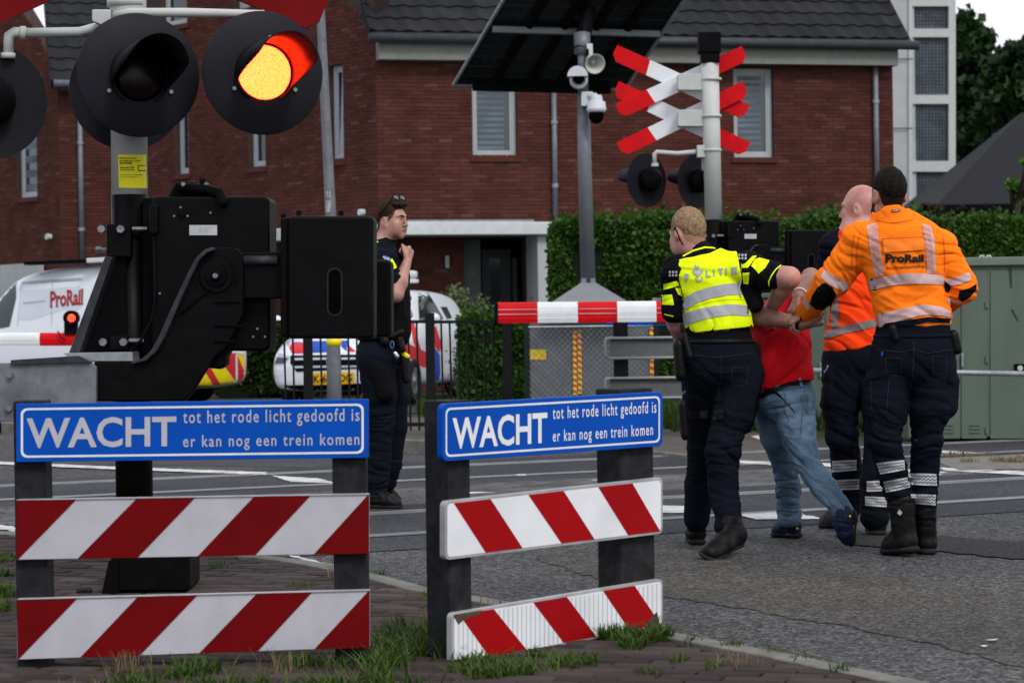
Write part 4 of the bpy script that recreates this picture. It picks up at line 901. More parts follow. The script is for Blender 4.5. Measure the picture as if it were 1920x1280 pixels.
q = MB(); q.tube([dmid, top1], .0785, 28); q.build('pole', M['mast'], mast1, smooth=True, bevel=0)
q = MB(); q.tube([base1, dmid + V((0, 0, .001))], .080, 28); q.build('pole_foot', M['black'], mast1, smooth=True)
ya = R(20)
def fac(deg, back=False): a = R(deg); return V((math.sin(a), -math.cos(a), 0)) * (-1 if back else 1)
sig_lamp(mast1, U(260, 141, Y1 - .26), fac(21), .262)
sig_lamp(mast1, U(493, 137, Y1 - .26), fac(21), .262, lit=True)
sig_lamp(mast1, U(-22, 190, Y1 + .12), fac(21, True), .258)
sig_lamp(mast1, U(238, 172, Y1 + .22), fac(21, True), .258)
q = MB(); q.tube([U(215, 30, Y1 - .1), U(245, 24, Y1 - .12), U(350, 24, Y1 - .13), U(490, 26, Y1 - .13), U(493, 60, Y1 - .13)], .020, 12); q.build('lamp_arm', M['mast'], mast1, smooth=True)
q = MB(); q.tube([U(205, 45, Y1 + .1), U(150, 60, Y1 + .12), U(48, 62, Y1 + .14)], .021, 12); q.tube([U(50, 62, Y1 + .14), U(28, 61, Y1 + .14), U(17, 68, Y1 + .14), U(15, 110, Y1 + .14)], .024, 12); q.build('lamp_arm', M['mast'], mast1, smooth=True)
q = MB(); q.tube([U(48, 62, Y1 + .14), U(38, 62, Y1 + .14)], .030, 12); q.tube([U(15, 100, Y1 + .14), U(15, 110, Y1 + .14)], .032, 12); q.build('pipe_couplings', M['mast'], mast1, smooth=True, kind='stuff')
q = extrude_px([(172, 18), (208, 18), (208, 55), (172, 40)], YP(Y1 - .06), .12); q.build('mounting_bracket', M['mast'], mast1, bevel=.006)
q = MB(); q.rings([[dmid + V((0, 0, (366 - y) / s1_)) + V((math.cos(a) * .0845, math.sin(a) * .0845, 0)) for a in [2 * math.pi * i / 24 for i in range(24)]] for y in (14, -2)], cap=True); q.build('pole_collar', M['mast'], mast1, smooth=True)
bvp = bvh_of([o for o in bpy.data.objects if o.parent == mast1 and o.name.startswith('pole')][0])
stk = wrap_px([(221, 290), (277, 290), (277, 353), (223, 352)], bvp, .002, 5).build('sticker', M['yellow'], mast1)
for t, bx in (('BI defect/storing,', (224, 295, 256, 299)), ('bel telefoonnr spoor', (224, 300, 264, 304)), ('088 0987888', (224, 304, 247, 308)), ('Geocode: 504', (225, 312, 251, 316)), ('Overweg: 44.0', (225, 317, 252, 321)), ('vermeld bij elke melding deze', (225, 327, 268, 329)), ('code en het overwegnummer', (225, 331, 258, 333))):
    vs, fs, (x0, y0, x1, y1) = glyphs(t, .012); q = MB()
    wrap_px([(bx[0] + (x - x0) / (x1 - x0) * (bx[2] - bx[0]), bx[3] - (y - y0) / (y1 - y0) * (bx[3] - bx[1])) for x, y, z in vs], bvp, .0035, 30, q, [list(f) for f in fs]); q.build('printed_line', M['ink'], stk)
q = MB(); wrap_px([(259, 310), (276, 310), (276, 321), (259, 321)], bvp, .0032, 8, q); wrap_px([(260.5, 311.5), (275, 311.5), (275, 319.5), (260.5, 319.5)], bvp, .0045, 8, None).build('printed_box_inside', M['yellow'], stk); q.build('printed_box', M['ink'], stk)
def xarm(parent, plane, c, t, w, th, redlen, yoff=0.0, red='redbright', cut=.4):
    """a crossbuck arm from tip c to tip t (image points), width w in metres"""
    A = plane.at(*c, yoff); B = plane.at(*t, yoff); d = (B - A).normalized(); nn = plane.n; s = d.cross(nn).normalized() * w / 2; L = (B - A).length
    q = MB(); q.prism([A + s * cut, A + d * .05 + s, B - d * .05 + s, B + s * cut, B - s * .95, A - s * .95], -nn * th); arm = q.build('crossbuck_arm', M['white' if red == 'red' else 'whiteclean'], parent, bevel=.003)
    for P0, dd, sg in ((A, d, 1), (B, -d, -1)):
        q = MB(); f = nn * .0035; b = -nn * (th + .007); q.prism([P0 - dd * .003 + s * cut + f, P0 + dd * .05 + s * 1.02 + f, P0 + dd * redlen + s * 1.02 + f, P0 + dd * redlen * .93 - s * .98 + f, P0 - dd * .003 - s * .97 + f], b); q.build('red_tip', M[red], arm)
    return arm
CB = Plane(U(243, 0, Y1 + .14), fac(12))
xarm(mast1, CB, (262 - 345, -112 - 150), (262 + 340, -112 + 142), .155, .03, .5, 0, 'red'); xarm(mast1, CB, (262 - 352, -112 + 158), (262 + 345, -112 - 155), .155, .03, .5, -.04, 'red')
q = extrude_px([(205, -130), (262, -132), (262, -95), (205, -95)], YP(Y1 + .06), .12); q.build('crossbuck_bracket', M['mast'], mast1, bevel=.01)
# far mast, seen from behind
Y2 = 22.3; P2 = YP(Y2)
mast2 = thing('crossing_signal', 'far crossing mast with double red and white crossbuck, behind the policeman in the vest', 'crossing signal', V((U(1344, 800, Y2).x, Y2, 0)), 'level crossing signals')
b2 = V((U(1344, 830, Y2).x, Y2, 0)); m2_ = U(1338, 412, Y2); t2 = U(1331, 112, Y2)
q = MB(); q.tube([m2_, t2], .080, 24); q.build('pole', M['mast'], mast2, smooth=True)
q = MB(); q.tube([b2, m2_], .082, 24); q.build('pole_foot', M['black'], mast2, smooth=True)
q = MB(); tt = t2; q.box(tt + V((0, 0, .015)), (.17, .17, .10)); q.box(tt + V((-.005, 0, .15)), (.205, .2, .19)); q.build('pole_cap', M['matte'], mast2, bevel=.008)
CX = Plane(U(1331, 200, Y2 + .16), fac(-7))
xarm(mast2, CX, (1152, 98), (1399, 210), .148, .025, .36, -.03, cut=.3); xarm(mast2, CX, (1160, 208), (1396, 100), .148, .025, .34, .0, cut=.3)
xarm(mast2, CX, (1155, 166), (1400, 280), .148, .025, .36, -.03, cut=.3); xarm(mast2, CX, (1163, 280), (1398, 166), .148, .025, .34, .0, cut=.3)
for y in (138, 206):
    q = extrude_px(rrect(1271, y, 1320, y + 31, 4), YP(Y2 - .02), .16); q.build('crossbuck_bracket', M['mast'], mast2, bevel=.006)
for y in (149, 218, 282):
    p = U(1334, y, Y2); q = MB(); q.rings([[p + V((math.cos(2 * math.pi * i / 20) * r, math.sin(2 * math.pi * i / 20) * r, z)) for i in range(20)] for r, z in ((.084, -.014), (.094, -.010), (.094, .010), (.084, .014))]); q.build('pole_clamp', M['mast'], mast2, smooth=True)
sig_lamp(mast2, U(1212, 338, Y2 + .25), fac(41, True), .252, stick=.26); sig_lamp(mast2, U(1306, 340, Y2 + .25), fac(41, True), .252, stick=.26)
q = MB(); q.tube([U(1228, 308, Y2 + .05), U(1227, 290, Y2 + .05), U(1232, 285, Y2 + .05), U(1270, 288, Y2), U(1312, 284, Y2)], .022, 10); q.build('lamp_arm', M['mast'], mast2, smooth=True)
q = MB(); q.tube([U(1228, 312, Y2 + .05), U(1228, 306, Y2 + .05)], .034, 10); q.box(U(1314, 284, Y2), (.07, .1, .11)); q.box(U(1322, 305, Y2 + .05), (.06, .05, .14)); q.build('mounting_bracket', M['mast'], mast2)

# ================================================================== BARRIER MACHINES
def machine(root, f, arm_px, arm_stripes, plate=True, depth=.30):
    """f: (px, py, dy) -> world; builds in the coordinates of the near machine"""
    def pr(pts, y0, th): mb = MB(); return mb.prism([f(x, y, y0) for x, y in pts], (0, th, 0))
    def bolt(x, y, r, y0, nm='bolt', parent=None, L=.03):
        q = MB(); p = f(x, y, y0); sc = r / 432; q.tube([p, p + V((0, -L, 0))], sc, 6); return q.build(nm, M['bolt'], parent or root)
    hs = pr(rrect(284, 368, 506, 658, 11), -.20, depth).build('gear_housing', M['black'], root, bevel=.014, seg=3)
    pr([(268, 372), (290, 372), (290, 662), (268, 662)], -.08, .10).build('filler_plate', M['matte'], root)  # dark filler, added to close the bright gap between pole and housing
    pr(rrect(279, 382, 296, 440, 7), -.235, .2).build('hinge_cover', M['black'], root, bevel=.01)
    pr([(315, 368), (330, 342), (362, 341), (392, 349), (398, 368)], -.12, .16).build('top_handle', M['matte'], hs, bevel=.006)
    q = MB(); q.tube([f(334, 352, -.13), f(392, 356, -.16), f(412, 362, -.21), f(418, 378, -.222), f(414, 386, -.222)], .022, 8); q.build('strap', M['matte'], hs, smooth=True)
    for x, y in ((345, 346), (388, 346)): bolt(x, y, 4, -.13, 'bolt', hs)
    q = MB(); q.tube([f(358, 346, -.11), f(386, 347, -.11)], .007, 8); q.build('latch_pin', M['galv'], hs)
    q = MB(); q.box(f(381, 345, -.11), (.025, .06, .04)); q.build('latch', M['matte'], hs)
    for x, y in ((339, 389), (327, 405), (352, 405), (395, 399), (483, 616), (475, 631), (497, 631), (300, 550)): bolt(x, y, 2.2, -.20, 'screw', hs, .008)
    q = MB(); q.tube([f(340, 400, -.20), f(341, 400, -.225)], .014, 12); q.build('lock_cover', M['matte'], hs)
    if plate:
        np_ = pr([(355, 422), (407, 422), (407, 441), (355, 441)], -.205, .004).build('nameplate', M['plate'], hs)
        q = MB()
        for k, (a, b) in enumerate(((374, 377), (383, 398), (374, 378), (383, 392), (374, 377), (383, 388))): q.add([f(x, y, -.2062) for x, y in ((a, 426 + (k // 2) * 4), (a, 427.3 + (k // 2) * 4), (b, 427.3 + (k // 2) * 4), (b, 426 + (k // 2) * 4))], [(0, 1, 2, 3)])
        q.build('plate_print', M['inkgrey'], np_)
    # clamps on the pole
    for (x0, y0_, x1, y1, bl) in ((199, 420, 246, 482, ((192, 430), (228, 430))), (204, 629, 240, 656, ((195, 641), (233, 641)))):
        c = pr([(x0, y0_), (x1, y0_), (x1, y1), (x0, y1)], -.13, .26).build('clamp', M['black'], root, bevel=.006)
        for x, y in bl: bolt(x, y, 7.5, -.13, 'clamp_bolt', c, .035)
        q = MB(); q.tube([f(x1, y0_ + 9, -.10), f(x1 + 30, y0_ + 9, -.10)], .010, 10); q.build('threaded_rod', M['bolt'], c)
    q = MB(); q.tube([f(183, 470, -.08), f(204, 470, -.08)], .014, 6); q.tube([f(180, 470, -.08), f(190, 470, -.08)], .019, 6); q.build('clamp_bolt', M['bolt'], root)
    # wing plates and the cranked arm carrier
    pr([(212, 482), (236, 482), (236, 662), (140, 662)], -.10, .02).build('wing_plate', M['matte'], root)
    pr([(197, 480), (211, 482), (148, 664), (128, 664)], -.22, .16).build('wing_flange', M['blackedge'], root, bevel=.003)
    S = [(440, 463)] + [(400, 463), (385, 467), (368, 482), (350, 515), (322, 575), (296, 634), (282, 658), (266, 672), (246, 677), (176, 677), (178, 752), (346, 752), (362, 735), (382, 702), (404, 668), (424, 650), (440, 622), (456, 590), (458, 478), (448, 466)]
    pr(S, -.30, .05).build('arm_carrier', M['black'], root, bevel=.008)
    inner = [(400, 463), (385, 467), (368, 482), (350, 515), (322, 575), (296, 634), (282, 658), (266, 672), (246, 677)]
    outer = [(402, 469), (389, 473), (375, 486), (360, 515), (334, 573), (309, 632), (293, 659), (274, 676), (248, 683)]
    pr(inner + outer[::-1], -.345, .09).build('carrier_flange', M['blackedge'], root, bevel=.004)  # highlight along the flange comes from its lighter colour
    pr([(410, 655), (436, 650), (424, 668), (424, 684), (412, 692), (390, 690), (380, 684), (384, 668)], -.24, .14).build('damper_foot', M['black'], root, bevel=.012)
    for r, d, m in ((42, -.302, 'matte'), (30, -.314, 'black'), (19, -.330, 'matte'), (9, -.345, 'black')):
        q = MB(); p = f(405, 517, d); q.tube([p, p + V((0, .02, 0))], r / 432, 28); q.build('pivot_disc', M[m], root, bevel=.003)
    bolt(405, 517, 5, -.345, 'pivot_bolt')
    for a, b in (((338, 590), (386, 548)), ((402, 610), (455, 612)), ((402, 640), (440, 640)), ((400, 566), (448, 566))):
        q = MB(); q.tube([f(*a, -.305), f(*b, -.305)], .006, 6); q.build('rib', M['black'], root)
    q = MB(); q.tube([f(289, 440, -.215), f(291, 560, -.215), f(284, 600, -.25), f(266, 635, -.26), f(244, 664, -.26)], .006, 8); q.build('cable', M['matte'], root, smooth=True)
    # counterweights
    pr([(440, 472), (545, 472), (545, 560), (440, 560)], -.28, .09).build('counterweight_beam', M['black'], root, bevel=.008)
    q = MB(); q.tube([f(458, 488, -.29), f(520, 488, -.29)], .020, 12); q.build('torque_tube', M['blackedge'], root, smooth=True)
    cw = pr(rrect(540, 405, 701, 635, 9), -.38, .24).build('counterweight', M['black'], root, bevel=.014, seg=3)
    pr([(526, 410), (542, 406), (542, 636), (526, 628)], -.34, .18).build('counterweight_lip', M['black'], root, bevel=.008)
    pr(rrect(613, 502, 642, 592, 14), -.3815, .003).build('slot_rim', M['blackedge2'], cw); pr(rrect(616, 505, 639, 589, 11), -.384, .003).build('slot', M['void'], cw)
    pr(rrect(570, 487, 734, 632, 9), .14, .22).build('counterweight', M['black'], root, bevel=.014, seg=3)
    for x, y in ((561, 403), (640, 403), (532, 409)): q = MB(); q.box(f(x, y - 2, -.26), (.02, .04, .025)); q.build('lug', M['matte'], cw)
    # arm clamp plate and arm
    ap = pr([(-60, 681), (168, 679), (180, 688), (180, 790), (-60, 790)], -.335, .05).build('arm_clamp_plate', M['galvdull'], root, bevel=.003)
    pr([(20, 675), (145, 667), (170, 679), (20, 683)], -.35, .16).build('arm_cover', M['blackedge'], root)
    pr([(118, 662), (248, 660), (249, 677), (140, 677)], -.30, .18).build('top_plate', M['galv'], root, bevel=.002)
    for x, y in ((20, 703), (18, 765)): bolt(x, y, 6, -.335, 'plate_bolt', ap, .02)
    A0, A1, h0, h1 = arm_px
    n = arm_stripes
    for k in range(n):
        u0, u1 = k / n, (k + 1) / n; x0 = A0 + (A1 - A0) * u0; x1 = A0 + (A1 - A0) * u1
        q = MB(); pa_, pb_ = f(x0, 735, -.26), f(x1, 735, -.26); rr = .0; hh = .096
        sec = [(-.05, -hh * .8), (-.062, -hh * .5), (-.066, 0), (-.062, hh * .5), (-.05, hh * .8), (0, hh), (.05, hh * .8), (.05, -hh * .8), (0, -hh)]
        q.rings([[V((p.x, p.y + a, p.z + b)) for a, b in sec] for p in (pa_, pb_)]); q.build('arm_section', M['redbright' if k % 2 == 0 else 'whiteclean'], root, bevel=0, smooth=True)
M['blackedge2'] = mat('dull_black_rim', (0.014, 0.015, 0.017), 0.45, var=.2)
bar1 = thing('level_crossing_barrier', 'large black barrier machine with counterweight clamped to the near mast', 'barrier', V((base1.x, Y1, 0)), 'level crossing barriers')
machine(bar1, lambda x, y, d: U(x, y, Y1 + d), (-60, -1500, 0, 0), 7)
q = extrude_px(rrect(206, 1020, 356, 1110, 10), YP(Y1 - .19), .34); q.build('foot_cover', M['black'], bar1, bevel=.015)
q = extrude_px([(204, 1050), (222, 1050), (222, 1112), (190, 1114)], YP(Y1 - .2), .1); q.build('foot_flange', M['black'], bar1)
for x in (170, 340):
    p = V((U(x, 1110, Y1).x, Y1 - .15, 0)); q = MB(); q.tube([p, p + V((0, 0, .035))], .022, 6); q.tube([p + V((-.03, 0, .01)), p + V((.03, 0, .01))], .03, 8); q.build('anchor_bolt', M['black'], bar1)
# second machine at the far mast, same kind, smaller in the picture
bar2 = thing('level_crossing_barrier', 'black barrier machine at the far mast with red and white arm, behind the two policemen', 'barrier', V((b2.x, Y2, 0)), 'level crossing barriers')
k2 = 205 / 432.0
def f2(x, y, d):
    q = U(x, y, Y1 + d); o = U(241, 366, Y1); e = q - o; return U(1337, 412, Y2) + V((e.x * .93, e.y, e.z * 1.0))
# arm: runs left to its dark end cap at image x=928
def arm2():
    pass
machine(bar2, f2, (0, -1, 0, 0), 1)
for o in [o for o in bpy.data.objects if o.parent == bar2 and o.name.startswith('arm_section')]: bpy.data.objects.remove(o)
AP = YP(21.9)
secs = [(932, 1008, 'redbright'), (1008, 1083, 'whiteclean'), (1083, 1157, 'redbright'), (1157, 1230, 'whiteclean'), (1230, 1302, 'redbright'), (1302, 1345, 'whiteclean')]
def armsec(x0, x1, yc0, yc1, mt, root, Y, hh, nm='arm_section'):
    pa_, pb_ = U(x0, yc0, Y), U(x1, yc1, Y); sec = []
    for a, b in [(-.05, -1), (-.060, -.55), (-.0585, -.50), (-.064, -.05), (-.0625, 0), (-.064, .05), (-.060, .5), (-.048, .86), (-.02, 1), (.05, .9), (.05, -1)]: sec.append((a, b * hh))
    q = MB(); q.rings([[V((p.x, p.y + a, p.z + b)) for a, b in sec] for p in (pa_, pb_)]); o_ = q.build(nm, M[mt], root)
    return o_
for x0, x1, m_ in secs:
    y0 = 586.5 - (x0 - 930) * .0093; y1 = 586.5 - (x1 - 930) * .0093; a_ = armsec(x0, x1, y0, y1, m_, bar2, 21.9, .094)
    if m_ == 'redbright':
        for dy in (-6, 3):
            q = MB(); q.prism([U(x0 + 1, y0 + dy - .9, 21.832), U(x1 - 1, y1 + dy - .9, 21.832), U(x1 - 1, y1 + dy + .9, 21.832), U(x0 + 1, y0 + dy + .9, 21.832)], (0, .02, 0)); q.build('arm_rib', M['pinkrib'] if 'pinkrib' in M else M.setdefault('pinkrib', mat('pale_rib', (.5, .25, .27), .4)), a_)
q = extrude_px(rrect(927, 567, 934, 607, 3), YP(21.83), .13); q.build('end_cap', M['matte'], bar2, bevel=.004)
# third barrier arm, far left
Y3 = 27.0
bar3 = thing('level_crossing_barrier', 'red and white barrier arm with small red lamp, in front of the service van', 'barrier', V((U(60, 638, Y3).x, Y3, 0)), 'level crossing barriers')
for x0, x1, m_ in ((-400, -190, 'whiteclean'), (-190, -76, 'redbright'), (-76, 76, 'whiteclean'), (76, 245, 'redbright')):
    armsec(x0, x1, 636 - (x0) * .002, 636 - x1 * .002, m_, bar3, Y3, .073)
q = extrude_px(rrect(120, 596, 144, 626, 2), YP(Y3 - .09), .1); lb = q.build('lamp_stem', M['matte'], bar3)
p = U(132, 596, Y3 - .13); q = MB(); q.tube([p, p + V((0, .14, 0))], 14 * Y3 / FPX, 20); q.build('lamp_ring', M['matte'], bar3)
q = MB(); p = U(134, 596, Y3 - .135); q.tube([p, p + V((0, .02, 0))], 7.2 * Y3 / FPX, 18); q.build('lit_lamp', emis('small_red_lamp', (1, .03, .01), 5.5, dots=120), bar3)
q = MB(); q.tube([U(108, 620, Y3 - .1), U(114, 632, Y3 - .1), U(124, 637, Y3 - .09)], .008, 6); q.build('cable', M['matte'], bar3)
pz = U(-300, 636, Y3); q = MB(); q.tube([V((pz.x, Y3, 0)), V((pz.x, Y3, pz.z))], .09, 12); q.build('barrier_post', M['black'], bar3)
# ================================================================== SOLAR CAMERA MAST
YS = 27.5; SP = YP(YS)
sm = thing('camera_mast', 'tall solar powered camera mast standing on a grey pyramid base', 'camera mast', V((U(1105, 700, YS).x, YS, 0)))
q = MB(); q.tube([U(1103, 532, YS), U(1096, 300, YS), U(1094, 180, YS)], [.085, .078, .072], 20); q.tube([U(1094, 180, YS), U(1092, 60, YS)], [.060, .060], 18); q.build('pole', M['polegrey'], sm, smooth=True)
q = MB(); a = U(1096, 300, YS); q.tube([U(1092, 102, YS), U(1091, 62, YS)], .095, 18); q.build('pole_sleeve', M['polegrey'], sm, smooth=True)
q = MB(); q.tube([U(1090, 95, YS - .02), U(1100, 30, YS + .2), U(1130, -70, YS + .5)], .09, 12); q.build('panel_post', M['matte'], sm)
hb = G(1100, 752).z; zt = U(1103, 530, YS).z; zb = U(1103, 566, YS).z; cx = U(1103, 550, YS).x; w0 = .08; w1_ = .42
q = MB(); q.rings([[V((cx + sx * w, YS + sy * w, z)) for sx, sy in ((-1, -1), (1, -1), (1, 1), (-1, 1))] for w, z in ((w1_, zb - .06), (w1_, zb), (w0, zt), (w0, zt + .05))]); q.build('pyramid_base', mat('light_grey_sheet', (.20, .215, .23), .6, var=.05), sm)
xl = U(992, 700, YS).x; xr = U(1232, 700, YS).x; ztp = U(1100, 580, YS).z
q = MB(); q.box(((xl + xr) / 2, YS + .45, ztp / 2 + .04), (xr - xl, 1.0, ztp - .08)); bx = q.build('base_box', M['trailer'], sm, bevel=.02)
q = MB(); q.box(((xl + xr) / 2, YS + .45, ztp - .01), (xr - xl + .06, 1.06, .05)); q.build('box_lid', mat('light_lid', (.26, .28, .31), .6), sm, bevel=.01)
q = extrude_px([(993, 655), (1024, 655), (1024, 674), (993, 674)], YP(YS - .06), .005); q.build('yellow_label', mat('label_yellow', (.55, .38, .01), .5, var=.25, vscale=40), sm)
for x0, x1, y0, y1 in ((1074, 1081, 621, 740), (1083, 1090, 619, 738), (1218, 1226, 614, 745)):
    st_ = extrude_px([(x0, y0), (x1, y0), (x1 + 1, y1), (x0 + 1, y1)], YP(YS - .075), .02).build('hazard_strip', M['hivyellow'], sm)
    n = 11; q = MB()
    for k in range(n):
        ya_ = y0 + (y1 - y0) * k / n; hh = (y1 - y0) / n * .5; q.add([YP(YS - .0785).at(x, y) for x, y in ((x0, ya_), (x1, ya_ + 3), (x1 + .6, ya_ + hh + 3), (x0 + .6, ya_ + hh))][::-1], [(0, 1, 2, 3)])
    q.build('red_bands', M['carred'], st_)
# solar panel array seen from below; corners by image, nearer edge at the bottom left
def sol(u, v, d=0.0):
    Yv = YS - .9 + 2.3 * v * 1.0
    x = (848 + (1010 - 848) * u) if False else None
    bl, br = (850, 160), (1172, 168); tl, tr = (985, -70), (1312, -70)
    px = (bl[0] * (1 - u) + br[0] * u) * (1 - v) + (tl[0] * (1 - u) + tr[0] * u) * v; py = (bl[1] * (1 - u) + br[1] * u) * (1 - v) + (tl[1] * (1 - u) + tr[1] * u) * v
    return px, py
cA = U(850, 160, YS + .9); cB = U(1172, 168, YS + 1.25); cD = U(985, -70, YS - .45); 
uu = (cB - cA); vv = (cD - cA); nn_ = uu.cross(vv).normalized(); 
if nn_.z > 0: nn_ = -nn_
def SPt(u, v, d=0.0): return cA + uu * u + vv * v + nn_ * d
q = MB(); q.prism([SPt(0, 0), SPt(1, 0), SPt(1, 1), SPt(0, 1)], -nn_ * .035); pan = q.build('solar_panel', M['solar'], sm)
q = MB()
for i in range(21):
    u = i / 20; w = .0012
    q.prism([SPt(u - w, 0, .001), SPt(u + w, 0, .001), SPt(u + w, 1, .001), SPt(u - w, 1, .001)], nn_ * .002)
for j in range(13):
    v = j / 12; w = .0022
    q.prism([SPt(0, v - w, .001), SPt(1, v - w, .001), SPt(1, v + w, .001), SPt(0, v + w, .001)], nn_ * .002)
q.build('cell_grid', M['solargrid'], pan)
for a, b in (((0, 0), (0, 1)), ((1, 0), (1, 1)), ((0, 0), (1, 0))):
    q = MB(); q.tube([SPt(*a, .0), SPt(*b, .0)], .022, 6); q.build('panel_frame', M['galv'] if a != (0, 0) or b != (1, 0) else M['polegrey'], pan)
for u in (.22, .42, .60, .78):
    q = MB(); q.tube([SPt(u, 0, .045), SPt(u, 1, .045)], .042, 6); q.build('mounting_rail', M['matte'], pan)
for u0, u1, v in ((.02, .22, .50), (.22, .97, .50), (.10, .9, 0.02)):
    q = MB(); q.tube([SPt(u0, v, .07), SPt(u1, v, .07)], .042, 6); q.build('cross_beam', M['polegrey'] if v > .1 else M['matte'], pan)
# cameras and loudspeaker
def ball(c, r, nm, m, parent, zs=1.0, half=False, seg=20):
    q = MB(); rs = []
    for j in range(0, 11):
        a = math.pi * j / 10; rs.append([c + V((math.cos(2 * math.pi * i / seg) * r * max(.001, math.sin(a)), math.sin(2 * math.pi * i / seg) * r * max(.001, math.sin(a)), -math.cos(a) * r * zs)) for i in range(seg)])
    q.rings(rs); return q.build(nm, m, parent, smooth=True)
px_ = YS / FPX
def lathe(parent, nm, m, base, axis, prof, seg=20):
    ax = V(axis).normalized(); a = ax.orthogonal().normalized(); b = ax.cross(a); q = MB()
    q.rings([[V(base) + ax * d + (a * math.cos(2 * math.pi * i / seg) + b * math.sin(2 * math.pi * i / seg)) * max(r, .0005) for i in range(seg)] for r, d in prof]); return q.build(nm, m, parent, smooth=True)
wc = mat('camera_white', (.48, .50, .54), .4, var=.04)
cm = lathe(sm, 'dome_camera', wc, U(1118, 178, YS - .2), (0, 0, -1), [(.01, 0), (.06, .005), (.07, .04), (.07, .07), (.10, .08), (.108, .15), (.115, .16), (.10, .20), (.09, .20)])
ball(U(1118, 218, YS - .2), .085, 'dome_glass', M['void'], cm)
q = extrude_px(rrect(1090, 172, 1112, 199, 2), YP(YS - .16), .12); q.build('camera_bracket', wc, cm, bevel=.005); q = MB(); q.tube([U(1105, 180, YS - .15), U(1117, 180, YS - .2)], .035, 10); q.build('camera_arm', wc, cm)
c3_ = U(1085, 148, YS - .22); dc = lathe(sm, 'fixed_dome_camera', wc, c3_ + V((0, .08, 0)), (0, -1, -.2), [(.02, -.03), (.09, 0), (.105, .05), (.10, .10), (.075, .125), (.07, .11)])
ball(c3_ + V((0, -.045, -.0)), .066, 'dome_glass', M['void'], dc); q = MB(); q.rings([[c3_ + V((math.cos(R(a)) * r - .015, -.06 + dy, .02 + math.sin(R(a)) * r)) for a in range(0, 185, 15)] + [c3_ + V((-.125, -.06 + dy, .02))] for r, dy in ((.115, -.06), (.11, .12))]); q.build('sun_shield', wc, dc)
sp = lathe(sm, 'loudspeaker', mat('horn_cream', (.42, .44, .40), .5, var=.06), U(1106, 112, YS - .08), (.25, -1, -.35), [(.035, -.12), (.04, .0), (.05, .08), (.08, .16), (.112, .22), (.116, .23), (.105, .225), (.06, .12), (.02, .10), (.028, .15), (.001, .16)])
q = extrude_px([(1100, 82), (1111, 82), (1112, 112), (1102, 118)], YP(YS - .12), .05); q.build('speaker_bracket', wc, sp)
q = extrude_px([(1100, 92), (1104, 92), (1104, 104), (1100, 104)], YP(YS - .15), .1); q.build('speaker_clamp', M['matte'], sp)
# ================================================================== LAMP POST, FENCES, CABINETS
YLP = 21.0
lp = thing('lamp_post', 'slim galvanised lamp post with a sticker, rising behind the lit signal lamp', 'lamp post', V((U(629, 870, YLP).x, YLP, 0)))
q = MB(); q.tube([V((U(629, 868, YLP).x, YLP, 0)), U(626, 690, YLP), U(620, 400, YLP), U(600, 0, YLP), U(590, -180, YLP)], [.066, .062, .047, .036, .032], 18); q.build('post_shaft', mat('weathered_galvanised', (.17, .185, .20), .55, metal=.4, var=.15, vscale=14), lp, smooth=True)
q = MB(); q.tube([U(626, 648, YLP), U(625.6, 634, YLP)], .0645, 18); q.build('yellow_band', M['hivyellow'], lp, smooth=True)
bvl = bvh_of([o for o in bpy.data.objects if o.parent == lp][0])
wrap_px([(601, 378), (620, 376), (619, 398), (600, 399)], bvl, .003, 4).build('sticker', mat('pale_sticker', (.42, .44, .46), .5, var=.5, vscale=30, col2=(.2, .21, .22)), lp)
q = MB()
for a, b in (((604, 358), (604, 370)), ((604, 364), (608, 364)), ((608, 358), (608, 370)), ((611, 370), (613, 358)), ((613, 358), (615, 370)), ((618, 358), (618, 370))): wrap_px([(a[0], a[1]), (a[0] + 1.4, a[1]), (b[0] + 1.4, b[1]), (b[0], b[1] + (1.2 if a[1] == b[1] else 0))], bvl, .003, 6, q)
q.build('scribble', mat('scribble_white', (.45, .46, .48), .6), lp)
def box_post(parent, x0, x1, yt, Y, d=.09, nm='post', m='fence', cap=False):
    a, b = U(x0, yt, Y), U(x1, yt, Y); q = MB(); q.prism([V((a.x, Y, -.05)), V((b.x, Y, -.05)), V((b.x, Y + d, -.05)), V((a.x, Y + d, -.05))], (0, 0, a.z + .05)); return q.build(nm, M[m], parent, bevel=.004)
YF = 22.6
rf_ = thing('railing', 'black vertical bar railing in front of the police car', 'railing', V((U(760, 820, YF).x, YF, 0)))
for x0, x1, yt in ((567, 584, 588), (797, 814, 587), (941, 958, 590)): box_post(rf_, x0, x1, yt, YF - .03)
for x in [532, 548, 600, 614, 652, 668, 684, 701, 718, 734, 750, 765, 781, 827, 843, 859, 875, 891, 907, 923, 972]:
    if x > 945: continue
    q = MB(); q.tube([U(x, 604, YF), V((U(x, 604, YF).x + .012, YF, .12))], .010, 6); q.build('bar', M['fence'], rf_)
for y0, y1 in ((600, 606), (792, 799)):
    for xa, xb in ((500, 567), (584, 797), (814, 941)):
        q = extrude_px([(xa, y0 + .5), (xb, y0), (xb, y1), (xa, y1 + .5)], YP(YF - .02), .04); q.build('rail_bar', M['fence'], rf_)
YC = 26.0
cf = thing('chain_link_fence', 'chain link fence panel with dark green posts in front of the grey mast base', 'fence', V((U(1100, 760, YC).x, YC, 0)))
for x0, x1 in ((982, 993), (1225, 1235)): box_post(cf, x0, x1, 596, YC, .06, m='greenpost' if 'greenpost' in M else M.setdefault('greenpost', mat('dark_green_post', (.008, .018, .012), .5)) and 'greenpost')
q = MB(); xa, xb = U(992, 700, YC).x, U(1226, 700, YC).x; za, zb_ = .05, U(1100, 612, YC).z; sp_ = .062; Wd = xb - xa; Hh = zb_ - za
k = -int(Hh / sp_) - 1
